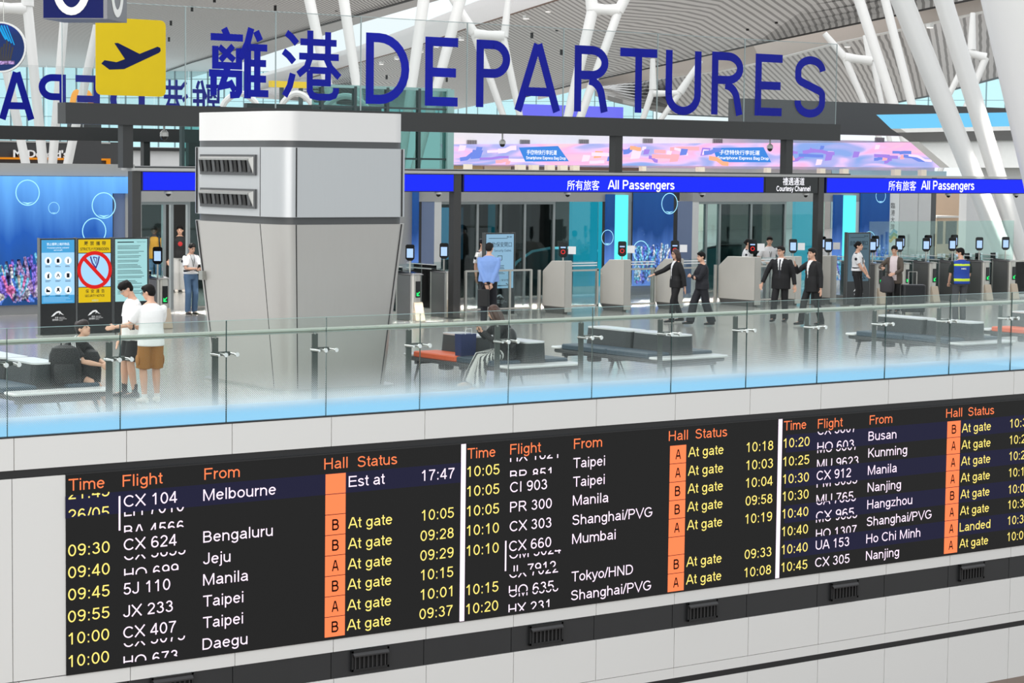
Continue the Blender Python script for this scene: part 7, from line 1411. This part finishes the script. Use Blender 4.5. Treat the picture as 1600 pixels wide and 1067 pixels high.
# 16: worker in blue vest
x, y = F(1499, 503)
def vest_paint(c3, u, f, v):
    if abs(u) > 0.112: return 0
    if 0.02 < v < 0.052 or 0.222 < v < 0.245: return 2
    return 1
def ex_vest(root, h, J):
    mk = MB(); mk.ball(J['hc']-J['hu']*0.028*h+J['hf']*0.033*h, (0.034*h, 0.026*h, 0.026*h), MASKM, 12, 8, J['rot']); mk.build('face_mask', root)
    o_ = J['Sp'](0.175)-J['fw']*0.0925*h*1.12; g = MB(); g.fit('NEC', o_-J['rt']*0.034*h, 0.068*h, 0.019*h, WHP, ux=J['rt'], uy=J['up'], bold=0.03, thick=-J['fw']*0.003); g.build('back_print', root, label='white letters on the vest')
person('worker in blue vest with lime bands and face mask seen from behind', x, y, -168, 1.72, top=('vest', GREENS, dict(sleeve=0.46, hem=-0.02, fat=1.14, extra=[VEST, LIME], paint=vest_paint)), bottom=(GREYP, 'straight', 1.0), hair='short', wide=1.1, pose=dict(yaw=-62, nod=6, handR=(0.12, 0.14, 0.52), handL=(-0.10, 0.15, 0.52)), extra=ex_vest)
# 17-19: beyond the left gates
p = at_z(241, 456)
def ex_pack(root, h, J):
    for s_ in (1, -1): MB().tube([J['Sp'](0.30)+J['rt']*s_*0.075*h-J['fw']*0.03*h, J['Sp'](0.31)+J['rt']*s_*0.072*h+J['fw']*0.03*h, J['Sp'](0.22)+J['rt']*s_*0.078*h+J['fw']*0.082*h, J['Sp'](0.10)+J['rt']*s_*0.092*h+J['fw']*0.05*h], 0.011*h, SHOEB, n=6, flat=0.5).build('backpack_strap', root)
    g = MB(); g.ball(J['Sp'](0.18)-J['fw']*0.11*h, (0.085*h, 0.055*h, 0.12*h), SHOEB, 12, 10); g.build('backpack', root)
person('person in orange shirt and jeans with backpack straps beyond the left gates', p.x, p.y, 8, 1.76, sk=SKIN2, top=('tee', ORANGE, dict(sleeve=0.42, hem=-0.03, fat=1.05)), bottom=(JEANS, 'straight', 1.0), hair='short', pose=dict(nod=6), extra=ex_pack)
p = at_z(281, 456); 
def red_print(c3, u, f, v): return 1 if (f > 0.02 and (u*u+(v-0.19)**2) < 0.034**2) else 0
person('person in black sweater with red round print and pale trousers beyond the left gates', p.x, p.y, 12, 1.78, top=('tee', BLACK_C, dict(sleeve=1.0, hem=-0.02, fat=1.08, extra=[REDP], paint=red_print)), bottom=(LIGHTP, 'wide', 1.0), shoes=SHOEW, hair='short', pose=dict(yaw=10))
p = at_z(298, 491)
person('guard in white shirt looking down at a device beside the silver tower', p.x, p.y, 34, 1.64, top=('shirt', SHIRTW, dict(sleeve=0.46, hem=0.03)), bottom=(JEANS, 'straight', 1.0), hair='bun', fem=True, pose=dict(handR=(0.02, 0.19, 0.64), handL=(-0.05, 0.19, 0.63), elbR=(0.6, -0.5, -0.5), elbL=(-0.6, -0.5, -0.5), nod=22, curl=0.8), extra=lambda r, h, J: (epaulettes(r, h, J), phone_hand(1)(r, h, J)))
# ------------------------------------------------------------------ bags on the benches
PACK = mat('backpack_black', (0.075, 0.075, 0.08), 0.6, vary=0.1, bump=0.4, bscale=60); PACK2 = mat('backpack_pocket', (0.10, 0.10, 0.105), 0.5)
def backpack(x, y, z, label, rz, s=1.0):
    t = thing('backpack', label, 'backpack', (x, y, z), rz, group='black backpacks on the left bench'); b = MB()
    b.rings([ering(V((0, 0, zz*s)), X1, Y1, a*s, c*s, 20, 0.45) for zz, a, c in ((0, 0.15, 0.10), (0.03, 0.19, 0.13), (0.2, 0.20, 0.14), (0.38, 0.185, 0.125), (0.46, 0.15, 0.10), (0.49, 0.08, 0.05))], PACK, True); b.build('main_bag', t)
    MB().rings([ering(V((0, -0.13*s, zz*s)), X1, Y1, a*s, c*s, 16, 0.45) for zz, a, c in ((0.04, 0.11, 0.04), (0.08, 0.14, 0.06), (0.22, 0.14, 0.06), (0.28, 0.11, 0.035))], PACK2, True).build('front_pocket', t)
    MB().tube([(-0.05*s, 0.02, 0.48*s), (-0.04*s, 0.02, 0.53*s), (0.04*s, 0.02, 0.53*s), (0.05*s, 0.02, 0.48*s)], 0.012, PACK2, n=6).build('top_loop', t)
    for sx in (-0.09, 0.09): MB().tube([(sx*s, 0.10*s, 0.44*s), (sx*1.1*s, 0.17*s, 0.35*s), (sx*1.2*s, 0.16*s, 0.15*s), (sx*1.2*s, 0.11*s, 0.05*s)], 0.022, PACK2, n=8, flat=0.5).build('shoulder_strap', t)
    return t
bk = at_z(98, 603, 0.435); backpack(bk.x+0.02, bk.y-0.03, 0.436, 'large black backpack on the end of the left bench', -0.5, 1.12)
bk = at_z(133, 600, 0.435); t = backpack(bk.x+0.04, bk.y+0.02, 0.436, 'smaller black backpack between the large one and the seated youth', -0.35, 0.95)
TOT = mat('blue_print_bag', (0.10, 0.16, 0.36), 0.5, vary=0.3, scale=14); tb = thing('paper_bag', 'dark blue paper carrier bag on the orange bench beside the seated person', 'bag', (20.52, 28.62, 0.485), 0.1)
MB().hexa([(-0.15, -0.07, 0), (0.15, -0.07, 0), (0.15, 0.07, 0), (-0.15, 0.07, 0), (-0.16, -0.075, 0.34), (0.16, -0.075, 0.34), (0.16, 0.075, 0.34), (-0.16, 0.075, 0.34)], TOT).build('bag_body', tb)
MB().tube([(-0.07, -0.07, 0.33), (-0.06, -0.07, 0.42), (0.06, -0.07, 0.42), (0.07, -0.07, 0.33)], 0.006, WHP, n=6).build('bag_handle', tb)
